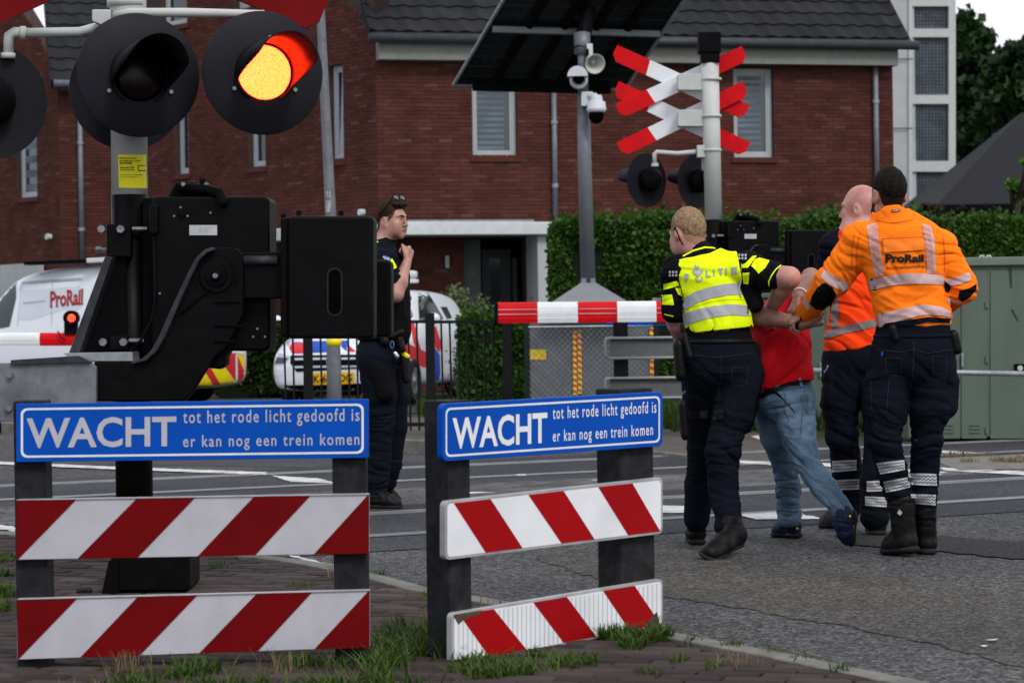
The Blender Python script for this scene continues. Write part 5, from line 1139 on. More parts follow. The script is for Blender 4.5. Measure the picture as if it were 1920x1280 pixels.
while k * sp_ < Wd:
    for sg in (1, -1):
        x0 = k * sp_; pts = []
        lo = max(0, -x0); hi = min(Hh, Wd - x0)
        if hi - lo > .01:
            A, B = (x0 + lo, lo), (x0 + hi, hi)
            if sg < 0: A, B = (Wd - A[0], A[1]), (Wd - B[0], B[1])
            p_, r_ = V((xa + A[0], YC + .02 * sg * .15, za + A[1])), V((xa + B[0], YC + .003 * sg, za + B[1])); q.tube([p_, r_], .0022, 3, cap=False)
    k += 1
q.build('wire_mesh', M['galv'], cf, kind='stuff')
q = MB(); q.tube([V((xa, YC, zb_)), V((xb, YC, zb_))], .012, 8); q.build('top_wire_bar', M['galv'], cf)
q = extrude_px([(1138, 603), (1300, 603), (1300, 610), (1138, 610)], YP(24.6), .04); bb = q.build('blue_bar', M['blue'], cf)
YG = 24.2
gr = thing('crash_barrier', 'two grey steel guard beams on a black post left of the policeman', 'crash barrier', V((U(1165, 800, YG).x, YG, 0)))
box_post(gr, 1150, 1177, 600, YG, .14); box_post(gr, 1386, 1410, 640, YG + .5, .14)
gm = mat('dull_zinc', (.15, .16, .17), .55, metal=.4, var=.1); gm2 = mat('zinc_lip', (.30, .31, .32), .5, metal=.4, var=.1)
for y0 in (634, 709):
    x0, x1 = 1136, 1440
    p0, p1 = U(x0 + 8, y0 + 19, YG - .10), U(x1, y0 + 15, YG + .3); h = .10
    q = MB(); q.rings([[V((p.x, p.y + a, p.z + b)) for a, b in ((0, h), (.03, h), (.04, h * .8), (.04, -h * .8), (.03, -h), (0, -h), (-.0, -h * .84), (.03, -h * .7), (.03, h * .7), (0, h * .84))] for p in (p0, p1)]); bm_ = q.build('guard_beam', gm, gr)
    for zz in (h, -h):
        q = MB(); q.tube([p0 + V((0, -.005, zz)), p1 + V((0, -.005, zz))], .014, 8); q.build('beam_lip', gm2, bm_, smooth=True)
    q = MB(); q.tube([p0 + V((.03, 0, h)), p0 + V((-.03, 0, h)), p0 + V((-.045, 0, h * .7)), p0 + V((-.045, 0, -h * .7)), p0 + V((-.03, 0, -h))], .016, 8); q.build('beam_end', gm2, bm_, smooth=True)
YK = 21.6
ck = thing('equipment_cabinet', 'tall grey green steel cabinet with louvres and lifting eyes at the right edge', 'cabinet', V((U(1870, 825, YK).x, YK, 0)), 'steel equipment cabinets by the track')
ztop = U(1870, 492, YK).z; x0 = U(1700, 600, YK).x; x1 = U(2120, 600, YK).x; xm = U(1855, 600, YK).x
q = MB(); q.box(((x0 + x1) / 2, YK + .45, ztop / 2 + .03), (x1 - x0, .9, ztop - .02)); q.build('cabinet_body', M['cabinet'], ck, bevel=.006)
q = MB(); q.box(((x0 + x1) / 2, YK + .44, ztop + .01), (x1 - x0 + .05, .97, .075)); q.build('cabinet_roof', mat('cabinet_roof_paint', (.15, .185, .155), .55, var=.08, dirt=.3, dirtcol=(.1, .12, .1)), ck, bevel=.008)
def door_(parent, xa, xb, ya, yb, Y, nm='door', louv=True, hand=None, m='cabinet'):
    o_ = extrude_px([(xa, ya), (xb, ya), (xb, yb), (xa, yb)], YP(Y - .012), .012).build(nm, M[m], parent, bevel=.003)
    if louv:
        for k in range(3):
            yy = yb - 28 + k * 7; q = extrude_px([(xb - 32, yy), (xb - 12, yy), (xb - 12, yy + 3.5), (xb - 32, yy + 3.5)], YP(Y - .022), .01); q.build('louvre', M['cabinet'], o_)
    if hand:
        hd = extrude_px([(hand[0], hand[1]), (hand[0] + 4, hand[1]), (hand[0] + 4, hand[1] + 26), (hand[0], hand[1] + 26)], YP(Y - .05), .035).build('handle', M['galv'], o_, bevel=.004)
    return o_
door_(ck, 1748, 1800, 508, 822, YK); door_(ck, 1803, 1850, 508, 822, YK, hand=(1803, 662)); door_(ck, 1857, 2010, 508, 822, YK, louv=False, hand=None, m='cabinet')
for x in (1841, 1854):
    q = MB(); c = U(x, 484, YK + .1); q.tube([c + V((math.cos(R(a)) * .022, 0, math.sin(R(a)) * .022)) for a in range(-70, 255, 25)], .008, 6); q.build('lifting_eye', M['mast'], ck, smooth=True)
for y in (565, 668, 800):
    q = extrude_px([(1848, y), (1854, y), (1854, y + 12), (1848, y + 12)], YP(YK - .03), .02); q.build('hinge', M['cabinet'], ck)
q = extrude_px([(1902, 682), (1935, 682), (1935, 698), (1902, 698)], YP(YK - .03), .015); lk = q.build('lock_plate', M['matte'], ck); q = MB(); p = U(1913, 690, YK - .035); q.tube([p, p + V((0, .01, 0))], .025, 12); q.build('padlock', M['mast'], lk)
q = MB()
for a, b, w in (((1894, 500), (1896, 540), 3), ((1897, 580), (1909, 602), 2)): q.add([YP(YK - .0155).at(*p) for p in ((a[0] - w, a[1]), (b[0] - w * .6, b[1]), (b[0] + w * .6, b[1]), (a[0] + w, a[1]))], [(0, 1, 2, 3)])
q.build('rust_streak', mat('dark_streak', (.035, .045, .035), .8, var=.3, vscale=20), ck)
tx = text_px('A', [(1815, 495), (1820, 495), (1820, 503), (1815, 503)], YP(YK - .045), .0, bold=.02); tx.build('marking', M['ink'], ck)
YK2 = 24.6
ck2 = thing('equipment_cabinet', 'lower pale green cabinet visible between the red shirt and the orange jackets', 'cabinet', V((U(1550, 800, YK2).x, YK2, 0)), 'steel equipment cabinets by the track')
zt2 = U(1550, 556, YK2).z; x0 = U(1402, 600, YK2).x; x1 = U(1700, 600, YK2).x
q = MB(); q.box(((x0 + x1) / 2, YK2 + .4, zt2 / 2), (x1 - x0, .8, zt2)); q.build('cabinet_body', M['cabinet'], ck2, bevel=.008)
q = MB(); q.box(((x0 + x1) / 2, YK2 + .4, zt2 + .02), (x1 - x0 + .05, .86, .05)); q.build('cabinet_roof', M['cabinet'], ck2, bevel=.008)
for a, b in ((1410, 1478), (1482, 1545), (1549, 1618), (1622, 1690)): door_(ck2, a, b, 566, 792, YK2, louv=True, hand=(b - 8, 680))
YH = 20.8
hr_ = thing('handrail', 'galvanised pipe rail running before the green cabinets', 'handrail', V((U(1730, 820, YH).x, YH, 0)))
q = MB(); q.tube([U(1500, 694, YH), U(1720, 697, YH), U(2050, 703, YH)], .024, 12); q.build('rail_pipe', M['galv'], hr_, smooth=True)
for x in (1508, 1632, 2030): q = MB(); q.tube([U(x, 697, YH), V((U(x, 697, YH).x, YH, -.05))], .024, 10); q.build('post', M['galv'], hr_, smooth=True)
# small dark stump and stone at the verge
st = thing('marker_post', 'short dark marker post standing in the grass between the walking legs', 'marker post', V((G(1606, 800).x, G(1606, 800).y, 0)))
p = G(1606, 800); q = MB(); q.tube([p, p + V((0, 0, .36))], .045, 10); q.build('post', M['matte'], st)

# ================================================================== VEHICLES
def vehicle(root, o, Fw, wdt, stations, bodymat, sub=2):
    """o: rear centre on the ground, Fw: forward; stations: (y, half width, z bottom, z belt, half roof width, z roof)"""
    Lt = Fw.cross(V((0, 0, 1))).normalized(); q = MB(); rings = []
    for y, w, zb, zbelt, wr, zr in stations:
        half = [(w * .82, zb), (w * .97, zb + .07), (w, zb + .25), (w * 1.0, zbelt - .12), (w * .975, zbelt), (wr * 1.02, zr - .10), (wr * .88, zr - .015), (wr * .45, zr)]
        prof = half + [(-a, b) for a, b in half[::-1]]
        rings.append([o + Fw * y + Lt * a + V((0, 0, b)) for a, b in prof])
    q.rings(rings); me = q.build('car_body', bodymat, root, smooth=True); md = me.modifiers.new('sub', 'SUBSURF'); md.levels = md.render_levels = sub
    return me, Lt
def wheel(root, c, ax, r=.31, w=.2):
    t = lathe(root, 'wheel', M['tyre'], c - ax * w / 2, ax, [(r * .6, 0), (r * .93, .0), (r, .03), (r, w - .03), (r * .93, w), (r * .62, w), (r * .62, w - .02)], 28)
    lathe(t, 'rim', M['rim'], c + ax * (w / 2 - .05), ax, [(r * .62, 0), (r * .60, .045), (r * .52, .03), (r * .2, .035), (r * .15, .05), (.001, .052)], 20); return t
# --- service van: facing left and away, its rear quarter nearest
ps = R(27); FV = V((-math.cos(ps), math.sin(ps), 0)); LV = FV.cross(V((0, 0, 1)))
rc = U(402, 760, 33.2); rc.z = 0
van = thing('service_van', 'white service van with red lettering and red and yellow chevron tail behind the barrier machine', 'van', V((rc.x, rc.y, 0)))
vst = [(-.02, .80, .34, .95, .62, 1.55), (.02, .88, .26, .98, .70, 1.88), (.25, .90, .22, 1.02, .74, 1.95), (1.4, .91, .20, 1.05, .75, 1.98), (2.5, .91, .20, 1.05, .74, 1.94), (2.95, .91, .20, 1.03, .70, 1.80), (3.45, .90, .20, 1.02, .72, 1.25), (3.75, .88, .2, .92, .70, 1.06), (4.2, .84, .22, .75, .66, .92), (4.42, .70, .3, .6, .55, .74)]
vb, LVt = vehicle(van, rc, FV, 1, vst, M['carwhite'])
for y in (.85, 3.55):
    for sgn in (1, -1): wheel(van, rc + FV * y + LVt * .80 * sgn + V((0, 0, .32)), LVt * sgn)
bv = bvh_of(vb)
def side(y, z, sgn=None):  # a point outside the side, seen from the camera, as image coordinates
    p = rc + FV * y + LVt * (-.9 if (LVt.y > 0) else .9) + V((0, 0, z)); return pixel(p)
wrap_px([(-30, 560), (-5, 540), (16, 528), (30, 526), (30, 560), (18, 612), (-30, 622)], bv, .008, 8).build('side_window', M['carglass'], van)
for xs in ([(40, 533), (41, 533), (33, 612), (32, 612)], [(98, 524), (99, 524), (97, 610), (96, 610)], [(40, 528), (150, 520), (156, 524), (150, 526), (99, 523), (42, 533)]): wrap_px(xs, bv, .006, 8).build('panel_seam', M['frame'], van)
wrap_px([(42, 545), (150, 536), (153, 575), (140, 585), (120, 580), (60, 600), (36, 600)], bv, .004, 8).build('side_panel', mat('pale_panel', (.50, .54, .60), .3, var=.03, coat=.5), van)
def slab_word(word, quad, cast, off, mat_, parent, name='lettering', bold=.035, serif=True):
    """heavy slab-serif lettering made of the plain letters plus serif bars"""
    vs, fs, (x0, y0, x1, y1) = glyphs(word, bold); W_ = x1 - x0; H_ = y1 - y0; pts = [((x - x0) / W_, (y1 - y) / H_) for x, y, z in vs]; F = [list(f) for f in fs]
    if serif and word == 'ProRail':
        cu = []
        def bar_(u0, u1, v0, v1):
            b = len(pts); pts.extend([(u0, v0), (u1, v0), (u1, v1), (u0, v1)]); F.append([b, b + 1, b + 2, b + 3])
        ad = [glyphs(word[:i], bold)[2][2] if i else x0 for i in range(8)]
        adv = [(a - x0) / W_ for a in ad]
        t = .085
        for i, chh in enumerate(word):
            a, b = adv[i], adv[i + 1]
            if chh in 'PR': bar_(a - .012 + .01, a + .075, 1 - t, 1.0); bar_(a - .002, a + .03, 0.0, t + .02)
            if chh == 'R': bar_(b - .055, b + .008, 1 - t, 1.0)
            if chh == 'r': bar_(a + .0, a + .07, 1 - t, 1.0); bar_(a - .003, a + .03, .27, .27 + t)
            if chh == 'i': bar_(a + .0, b + .02, 1 - t, 1.0); bar_(a - .0, a + .03, .27, .27 + t)
            if chh == 'l': bar_(a - .0, b + .018, 1 - t, 1.0); bar_(a - .0, a + .03, 0, t)
            if chh == 'a': bar_(b - .02, b + .014, 1 - t, 1.0)
    q = MB(); wrap_px([bil(quad, *p) for p in pts], cast, off, 5, q, F); return q.build(name, mat_, parent)
slab_word('ProRail', [(94, 546), (156, 541), (155, 571), (94, 577)], bv, .010, mat('lettering_red', (.30, .02, .03), .5), van)
vs, fs, (x0, y0, x1, y1) = glyphs('incidentenbestrijding', .0); q = MB(); wrap_px([bil([(43, 565), (84, 561), (84, 567), (43, 573)], (x - x0) / (x1 - x0), (y1 - y) / (y1 - y0)) for x, y, z in vs], bv, .010, 30, q, [list(f) for f in fs]); q.build('lettering', M['inkgrey'], van)
# tail chevrons
tail = [(330, 660), (447, 660), (452, 700), (446, 734), (424, 746), (330, 752)]
wrap_px([(300, 655), (446, 662), (458, 666), (461, 700), (460, 730), (448, 745), (400, 752), (300, 760)], bv, .006, 6).build('tail_panel', M['carred'], van)
for pts in ([(366, 700), (380, 690), (400, 722), (366, 722)], [(398, 676), (410, 672), (447, 722), (414, 722), (396, 690)], [(444, 662), (458, 668), (460, 700)], [(370, 730), (396, 727), (411, 750), (385, 750)], [(424, 723), (448, 716), (458, 735), (440, 735), (432, 735)], [(330, 640), (350, 660), (380, 720), (350, 720)], [(436, 742), (456, 738), (448, 746), (438, 748)]):
    wrap_px(pts, bv, .010, 6).build('yellow_chevron', M['hivyellow'], van)
wrap_px([(352, 729), (354, 727), (430, 720), (442, 712), (442, 664), (445, 664), (446, 712), (438, 722), (430, 725), (354, 731)], bv, .014, 8).build('door_seam', M['carwhite'], van)
wrap_px([(426, 738), (458, 733), (455, 737), (430, 741)], bv, .014, 8).build('reflector', M['carred'], van)
# roof bar
q = MB(); a = rc + FV * 1.0 + V((0, 0, 1.90)); b = rc + FV * 2.6 + V((0, 0, 1.90)); 
pa_, pb_ = U(48, 497, 33.6), U(205, 491, 33.2); q.prism([pa_ + V((0, -.15, 0)), pb_ + V((0, -.15, 0)), pb_ + V((0, .25, 0)), pa_ + V((0, .25, 0))], (0, 0, .05)); rb = q.build('roof_bar', M['matte'], van, bevel=.01)
q = MB(); pa_, pb_ = U(162, 493, 33.0), U(205, 491, 33.0); q.prism([pa_, pb_, pb_ + V((0, .3, 0)), pa_ + V((0, .3, 0))], (0, 0, .065)); q.build('light_bar', M['canopy'], rb, bevel=.01)
# --- police car
pc_ = R(13.5); FC = V((-math.sin(pc_), -math.cos(pc_), 0)); 
fc = U(622, 760, 32.0); fc.z = 0
pcar = thing('police_car', 'white police car with red and blue stripes, behind the railing and the policeman at left', 'police car', V((fc.x, fc.y, 0)))
oc = fc - FC * 4.4
cst = [(-.02, .72, .40, .80, .60, 1.25), (.05, .82, .30, .92, .62, 1.42), (.4, .89, .22, .98, .64, 1.52), (1.5, .91, .20, .98, .68, 1.58), (2.6, .91, .20, .96, .68, 1.56), (2.95, .91, .20, .95, .68, 1.46), (3.35, .91, .20, .95, .72, 1.16), (3.6, .90, .20, .92, .78, 1.02), (4.05, .89, .20, .80, .76, .92), (4.3, .86, .20, .66, .72, .80), (4.4, .76, .26, .55, .60, .66)]
cb, LC = vehicle(pcar, oc, FC, 1, cst, M['carwhite'])
for y in (.85, 3.55):
    for sgn in (1, -1): wheel(pcar, oc + FC * y + LC * .82 * sgn + V((0, 0, .32)), LC * sgn)
bc = bvh_of(cb)
def cp(a, f, z):   # a: across (+ = picture right), f: forward from the nose (negative = back)
    sg = 1 if LC.x > 0 else -1
    return pixel(fc + LC * a * sg + FC * f + V((0, 0, z)))
def cw(pts, nm, m, off=.008, parent=None, step=8): return wrap_px(pts, bc, off, step).build(nm, M[m] if isinstance(m, str) else m, parent or pcar)
cw([(500, 664), (505, 656), (545, 668), (534, 682), (512, 684), (501, 678)], 'headlight', 'chrome', .010); cw([(505, 668), (540, 671), (532, 681), (512, 682)], 'headlight_glass', 'carglass', .016)
cw([(545, 666), (700, 664), (684, 690), (556, 697), (544, 680)], 'grille', 'matte', .008)
for y in (671, 686): cw([(552, y), (612, y - 1), (612, y + 3), (553, y + 4)], 'grille_bar', 'chrome', .018); cw([(640, y - 1), (678, y - 1), (676, y + 2), (640, y + 3)], 'grille_bar', 'chrome', .018)
def disc_px(cx_, cy_, r1, r2=0, n=20): return arc(cx_, cy_, r1, r1, 0, 360 - 360 / n, n - 1)
cw(disc_px(622, 679, 10), 'round_badge', 'chrome', .022)
npl = cw([(584, 699), (664, 697), (664, 719), (584, 722)], 'number_plate', 'numberplate', .022)
vs, fs, (x0, y0, x1, y1) = glyphs('K-604-DG', .02); q = MB(); wrap_px([bil([(588, 703), (660, 701), (660, 715), (588, 718)], (x - x0) / (x1 - x0), (y1 - y) / (y1 - y0)) for x, y, z in vs], bc, .026, 30, q, [list(f) for f in fs]); q.build('plate_lettering', M['ink'], npl)
cw([(521, 733), (545, 722), (690, 718), (706, 726), (700, 735), (530, 740)], 'lower_intake', 'matte', .008); cw([(498, 708), (510, 712), (506, 726), (500, 734), (497, 720)], 'side_intake', 'matte', .008)
cw([(536, 641), (566, 641), (590, 661), (548, 663)], 'red_stripe', 'carred'); cw([(548, 641), (562, 641), (566, 643), (550, 642)], 'blue_stripe', 'carblue')
cw([(575, 639), (612, 639), (615, 660), (585, 661)], 'blue_stripe', 'carblue'); cw([(640, 638), (652, 638), (650, 658), (640, 650)], 'blue_stripe', 'carblue'); cw([(652, 645), (668, 659), (652, 659)], 'red_stripe', 'carred')
cw([(512, 625), (530, 621), (545, 622), (545, 634), (528, 634)], 'bonnet_vent', 'matte')
wsd = [cp(-.70, -1.22, 1.12), cp(.70, -1.22, 1.12), cp(.60, -1.62, 1.50), cp(-.60, -1.62, 1.50)]
cw([(545, 612), (745, 608), (772, 560), (768, 540), (560, 545)], 'windscreen', 'carglass', .008)
cw([(783, 542), (790, 539), (805, 552), (818, 573), (832, 597), (826, 601), (786, 600)], 'side_window', 'carglass', .008)
cw([(838, 575), (848, 596), (838, 599), (826, 575)], 'side_window', 'carglass', .008)
for pts, m_ in (([(768, 603), (776, 603), (785, 640), (792, 665), (784, 662), (775, 640)], 'carred'), ([(812, 612), (818, 612), (828, 645), (824, 662), (816, 650)], 'carred'), ([(757, 640), (800, 660), (806, 690), (792, 688), (757, 662)], 'carred'), ([(815, 652), (825, 665), (826, 700), (820, 722), (812, 690)], 'carblue'), ([(757, 668), (785, 684), (787, 690), (757, 676)], 'carblue')):
    cw(pts, 'red_stripe' if m_ == 'carred' else 'blue_stripe', m_)
for x, y, w in ((519, 599, 9), (813, 597, 13)):
    p = U(x, y, 32.9 if x < 600 else 33.6); mr_ = ball(p, w * 33 / FPX, 'wing_mirror', M['carwhite'], pcar, zs=.85)
p = U(772, 528, 34.6); lathe(pcar, 'roof_light', M['canopy'], p - V((0, 0, .02)), (0, 0, 1), [(.09, 0), (.10, .01), (.10, .05), (.06, .055), (.06, .07), (.085, .08), (.085, .15), (.07, .17), (.001, .18)])
# ================================================================== PEOPLE
def cloth(name, col, rough=0.85, var=0.12, bump=0.005, weave=900, sheen=0.0, spec=0.06, vscale=5):
    return mat(name, col, rough, var=var, vscale=vscale, bump=bump, bscale=13, spec=spec, sheen=sheen)
def skinmat(name, c, c2):
    m = mat(name, c, 0.5, var=0.1, vscale=14, col2=c2, bump=0.0012, bscale=110, spec=0.45)
    p = m.node_tree.nodes['Principled BSDF']; p.inputs['Subsurface Weight'].default_value = 0.12; p.inputs['Subsurface Radius'].default_value = (0.02, 0.008, 0.004); return m
M['skin'] = skinmat('skin', (.40, .215, .165), (.33, .15, .115)); M['skin2'] = skinmat('pink_skin', (.46, .225, .19), (.36, .15, .125)); M['skintan'] = skinmat('tanned_skin', (.30, .155, .11), (.22, .10, .07))
M['navy'] = cloth('navy_cloth', (.0055, .0075, .014)); M['blackcloth'] = cloth('black_cloth', (.006, .006, .008)); M['vest'] = cloth('yellow_vest', (.74, .92, .008), .7, var=.04, sheen=0, bump=.005)
M['orange'] = cloth('orange_jacket', (.95, .185, .008), .75, var=.06, sheen=0, bump=.005); M['orangered'] = cloth('orange_red_vest', (.88, .055, .006), .7, var=.08, sheen=0, bump=.005)
M['redshirt'] = cloth('red_tshirt', (.35, .004, .008), .85, var=.1); M['leather'] = mat('black_leather', (.007, .007, .008), .45, var=.3, vscale=30, bump=.0012, bscale=60, spec=.12)
M['tape'] = mat('reflective_tape', (.36, .37, .41), .45, var=.08, vscale=20, bump=.0003, bscale=300); M['taperough'] = mat('pinkish_reflective_tape', (.44, .33, .34), .5, var=.1, vscale=20)
M['lime'] = cloth('lime_fabric', (.72, .92, .008), .65, var=.03, sheen=0)
def denim():
    m = mat('light_denim', (.15, .225, .31), .85, var=.2, vscale=7, col2=(.070, .120, .195), bump=.006, bscale=16, spec=.05); return m
M['denim'] = denim()
def hairmat(name, c1, c2):
    return mat(name, c1, 0.7, col2=c2, vscale=70, bump=0.003, bscale=160, spec=.06, stretch=(1, 1, .35))
rng0 = np.random.default_rng(11)
_H = rng0.random((64, 64, 64)).astype(np.float32)
def vn(P):
    i = np.floor(P).astype(int); f = P - i; f = f * f * (3 - 2 * f); i0 = i & 63; i1 = (i + 1) & 63; x, y, z = f.T
    def h(a, b, c): return _H[a[:, 0], b[:, 1], c[:, 2]]
    return ((h(i0, i0, i0) * (1 - x) + h(i1, i0, i0) * x) * (1 - y) + (h(i0, i1, i0) * (1 - x) + h(i1, i1, i0) * x) * y) * (1 - z) + ((h(i0, i0, i1) * (1 - x) + h(i1, i0, i1) * x) * (1 - y) + (h(i0, i1, i1) * (1 - x) + h(i1, i1, i1) * x) * y) * z
A3 = lambda p: np.array(tuple(p), float)
class Body:
    """a smooth surface grown round bones"""
    def __init__(s, k=.03): s.p = []; s.k = k
    def cone(s, a, b, ra, rb, flat=None, k=None):
        a, b = A3(a), A3(b); r = max(ra, rb)
        def f(P):
            ab = b - a; L2 = max(ab @ ab, 1e-9); t = np.clip((P - a) @ ab / L2, 0, 1); q = P - a - t[:, None] * ab
            if flat: d_, fc = A3(V(flat[0]).normalized()), flat[1]; q = q + np.outer(q @ d_, d_) * (1 / fc - 1)
            return np.linalg.norm(q, axis=1) - (ra + (rb - ra) * t)
        s.p.append((f, np.minimum(a, b) - r, np.maximum(a, b) + r, s.k if k is None else k, 1)); return s
    def chain(s, pts, rs, flat=None, k=None):
        for i in range(len(pts) - 1): s.cone(pts[i], pts[i + 1], rs[i], rs[i + 1], flat, k)
        return s
    def ell(s, c, r, rot=None, k=None, sub=False):
        c = A3(c); r = np.array(r, float); Rm = np.array(rot.to_3x3() if rot is not None else Matrix.Identity(3)); m = r.max()
        def f(P):
            q = (P - c) @ Rm; k0 = np.linalg.norm(q / r, axis=1); k1 = np.linalg.norm(q / r ** 2, axis=1) + 1e-9; return k0 * (k0 - 1) / k1
        s.p.append((f, c - m, c + m, s.k if k is None else k, -1 if sub else 1)); return s
    def field(s, fn, lo, hi, k=0.0, op=1): s.p.append((fn, A3(lo), A3(hi), k, op)); return s
    def mesh(s, name, m, parent, h=.007, folds=(), fine=0.0, finescale=30, smooth=1, label=None, cutz=None):
        fk = 1.5 if name in ('trousers', 'jeans') else (1.5 if 'jacket' in name or 'orange' in name else 2.2)
        lo = np.min([q[1] for q in s.p if q[4] == 1], 0) - .03; hi = np.max([q[2] for q in s.p if q[4] == 1], 0) + .03; n = np.ceil((hi - lo) / h).astype(int) + 1
        F = np.full(n, .08, np.float32)
        for f, a, b, k, op in s.p:
            mg = k + 3.5 * h; i0 = np.clip(np.floor((a - mg - lo) / h).astype(int), 0, n); i1 = np.clip(np.ceil((b + mg - lo) / h).astype(int) + 1, 0, n)
            if (i1 <= i0).any(): continue
            ax = [lo[j] + h * np.arange(i0[j], i1[j]) for j in range(3)]; P = np.stack(np.meshgrid(*ax, indexing='ij'), -1).reshape(-1, 3)
            d = f(P).reshape([len(a_) for a_ in ax]); sl = tuple(slice(i0[j], i1[j]) for j in range(3)); o = F[sl]
            if op == 1:
                if k > 0: hh = np.clip(.5 + .5 * (o - d) / k, 0, 1); F[sl] = o * (1 - hh) + d * hh - k * hh * (1 - hh)
                else: F[sl] = np.minimum(o, d)
            elif op == -1:
                if k > 0: hh = np.clip(.5 - .5 * (o + d) / k, 0, 1); F[sl] = o * (1 - hh) - d * hh + k * hh * (1 - hh)
                else: F[sl] = np.maximum(o, -d)
            else: F[sl] = np.maximum(o, d)
        bgv = 3 * h; g = vdb.FloatGrid(bgv); g.copyFromArray(np.ascontiguousarray(np.clip(F, -bgv, bgv)), (0, 0, 0), 0.0); pts, quads = g.convertToQuads(0.0)
        P = lo + pts.astype(float) * h; Q = quads.astype(int)
        # smoothing
        for _ in range(smooth):
            acc = np.zeros_like(P); cnt = np.zeros(len(P))
            for a, b in ((0, 1), (1, 2), (2, 3), (3, 0)):
                np.add.at(acc, Q[:, a], P[Q[:, b]]); np.add.at(acc, Q[:, b], P[Q[:, a]]); np.add.at(cnt, Q[:, a], 1); np.add.at(cnt, Q[:, b], 1)
            P = P * .5 + acc / np.maximum(cnt, 1)[:, None] * .5
        fn = np.cross(P[Q[:, 2]] - P[Q[:, 0]], P[Q[:, 3]] - P[Q[:, 1]]); vol = (fn * P[Q[:, 0]]).sum() - (fn @ P.mean(0)).sum()
        if vol < 0: Q = Q[:, ::-1]; fn = -fn
        if folds or fine:
            N = np.zeros_like(P)
            for j in range(4): np.add.at(N, Q[:, j], fn)
            N /= np.linalg.norm(N, axis=1)[:, None] + 1e-12; D = np.zeros(len(P))
            for c, r, ax, fr, amp in folds:
                ax = A3(V(ax).normalized()); c = A3(c); w = np.exp(-((np.linalg.norm(P - c, axis=1) / r) ** 2) * 1.1)
                wr = vn(P * 7 + 3.1) * 1.3; t = P @ ax; q = (P - np.outer(t, ax)) * fr * .22 + np.outer(t * fr + wr, ax) + 11.3
                nz = vn(q + c * 3); rg = 1 - np.abs(2 * nz - 1); nb = vn(q * .55 + 31 + c * 2); D += fk * amp * w * (.75 * (nb - .5) - .85 * rg ** 5 + .45 * (1 - np.abs(2 * vn(q * 1.7 + 7) - 1)) ** 3 + .05)
            if fine: D += fine * (vn(P * finescale) - .5) * 2 + fine * .5 * (vn(P * finescale * 2.3 + 9) - .5)
            P = P + N * D[:, None]
        off = np.array(wloc(parent)); me = bpy.data.meshes.new(name); me.from_pydata((P - off).tolist(), [], Q.tolist()); me.materials.append(m); me.polygons.foreach_set('use_smooth', [True] * len(Q))
        o = bpy.data.objects.new(name, me); COL.objects.link(o); o.parent = parent; LOC[o] = wloc(parent)
        if label: o['label'] = label
        return o
def headframe(c, yaw, pitch=0, roll=0):
    """local x: to the head's right hand side seen from behind, y: where the face looks, z: up"""
    return Matrix.Translation(c) @ Matrix.Rotation(R(-yaw), 4, 'Z') @ Matrix.Rotation(R(-pitch), 4, 'X') @ Matrix.Rotation(R(roll), 4, 'Y')
def add_head(B, T, s=.93, ears=True):
    L = lambda x, y, z: T @ V((x * s, y * s, z * s)); rt = T.to_3x3()
    def e(c, r, **k): B.ell(L(*c), tuple(a * s for a in r), rt, **k)
    e((0, -.012, .034), (.077, .098, .100), k=.02); e((0, .018, -.045), (.060, .070, .066), k=.03); e((0, .030, .01), (.070, .068, .08), k=.02)
    e((0, .074, -.094), (.024, .020, .019), k=.022); e((0, .055, -.075), (.045, .035, .03), k=.02)
    for q in (-1, 1):
        e((q * .040, .066, -.012), (.024, .022, .022), k=.018); e((q * .046, .03, -.066), (.018, .04, .03), k=.03)
        B.cone(L(q * .012, .094, .042), L(q * .050, .076, .040), .010 * s, .008 * s, k=.012)
        e((q * .031, .104, .018), (.016, .016, .0115), k=.010, sub=True); e((q * .031, .078, .018), (.0135, .0135, .0125), k=.002)
        B.cone(L(q * .018, .0925, .0275), L(q * .044, .086, .0265), .0042 * s, .0035 * s, k=.003)
        e((q * .010, .108, -.024), (.008, .009, .007), k=.006)
        if ears:
            re = rt @ Matrix.Rotation(R(-q * 22), 3, 'Z') @ Matrix.Rotation(R(-12), 3, 'X')
            B.ell(L(q * .081, -.012, -.002), (.0085 * s, .021 * s, .034 * s), re, k=.006); B.ell(L(q * .090, -.008, .004), (.006 * s, .011 * s, .020 * s), re, k=.003, sub=True); B.ell(L(q * .078, .004, -.028), (.008 * s, .010 * s, .012 * s), re, k=.005)
    for q in (-1, 1): e((q * .036, .058, -.042), (.024, .030, .032), k=.03)
    B.cone(L(0, .096, .032), L(0, .118, -.016), .0085 * s, .0115 * s, k=.010); e((0, .120, -.020), (.012, .010, .009), k=.006)
    B.cone(L(-.019, .089, -.048), L(.019, .089, -.048), .0065 * s, .0065 * s, k=.006); e((0, .096, -.0455), (.016, .008, .0045), k=.004); e((0, .094, -.056), (.015, .009, .006), k=.004)
    B.cone(L(-.022, .100, -.0512), L(.022, .100, -.0512), .0022 * s, .0022 * s, k=.003)
    return L
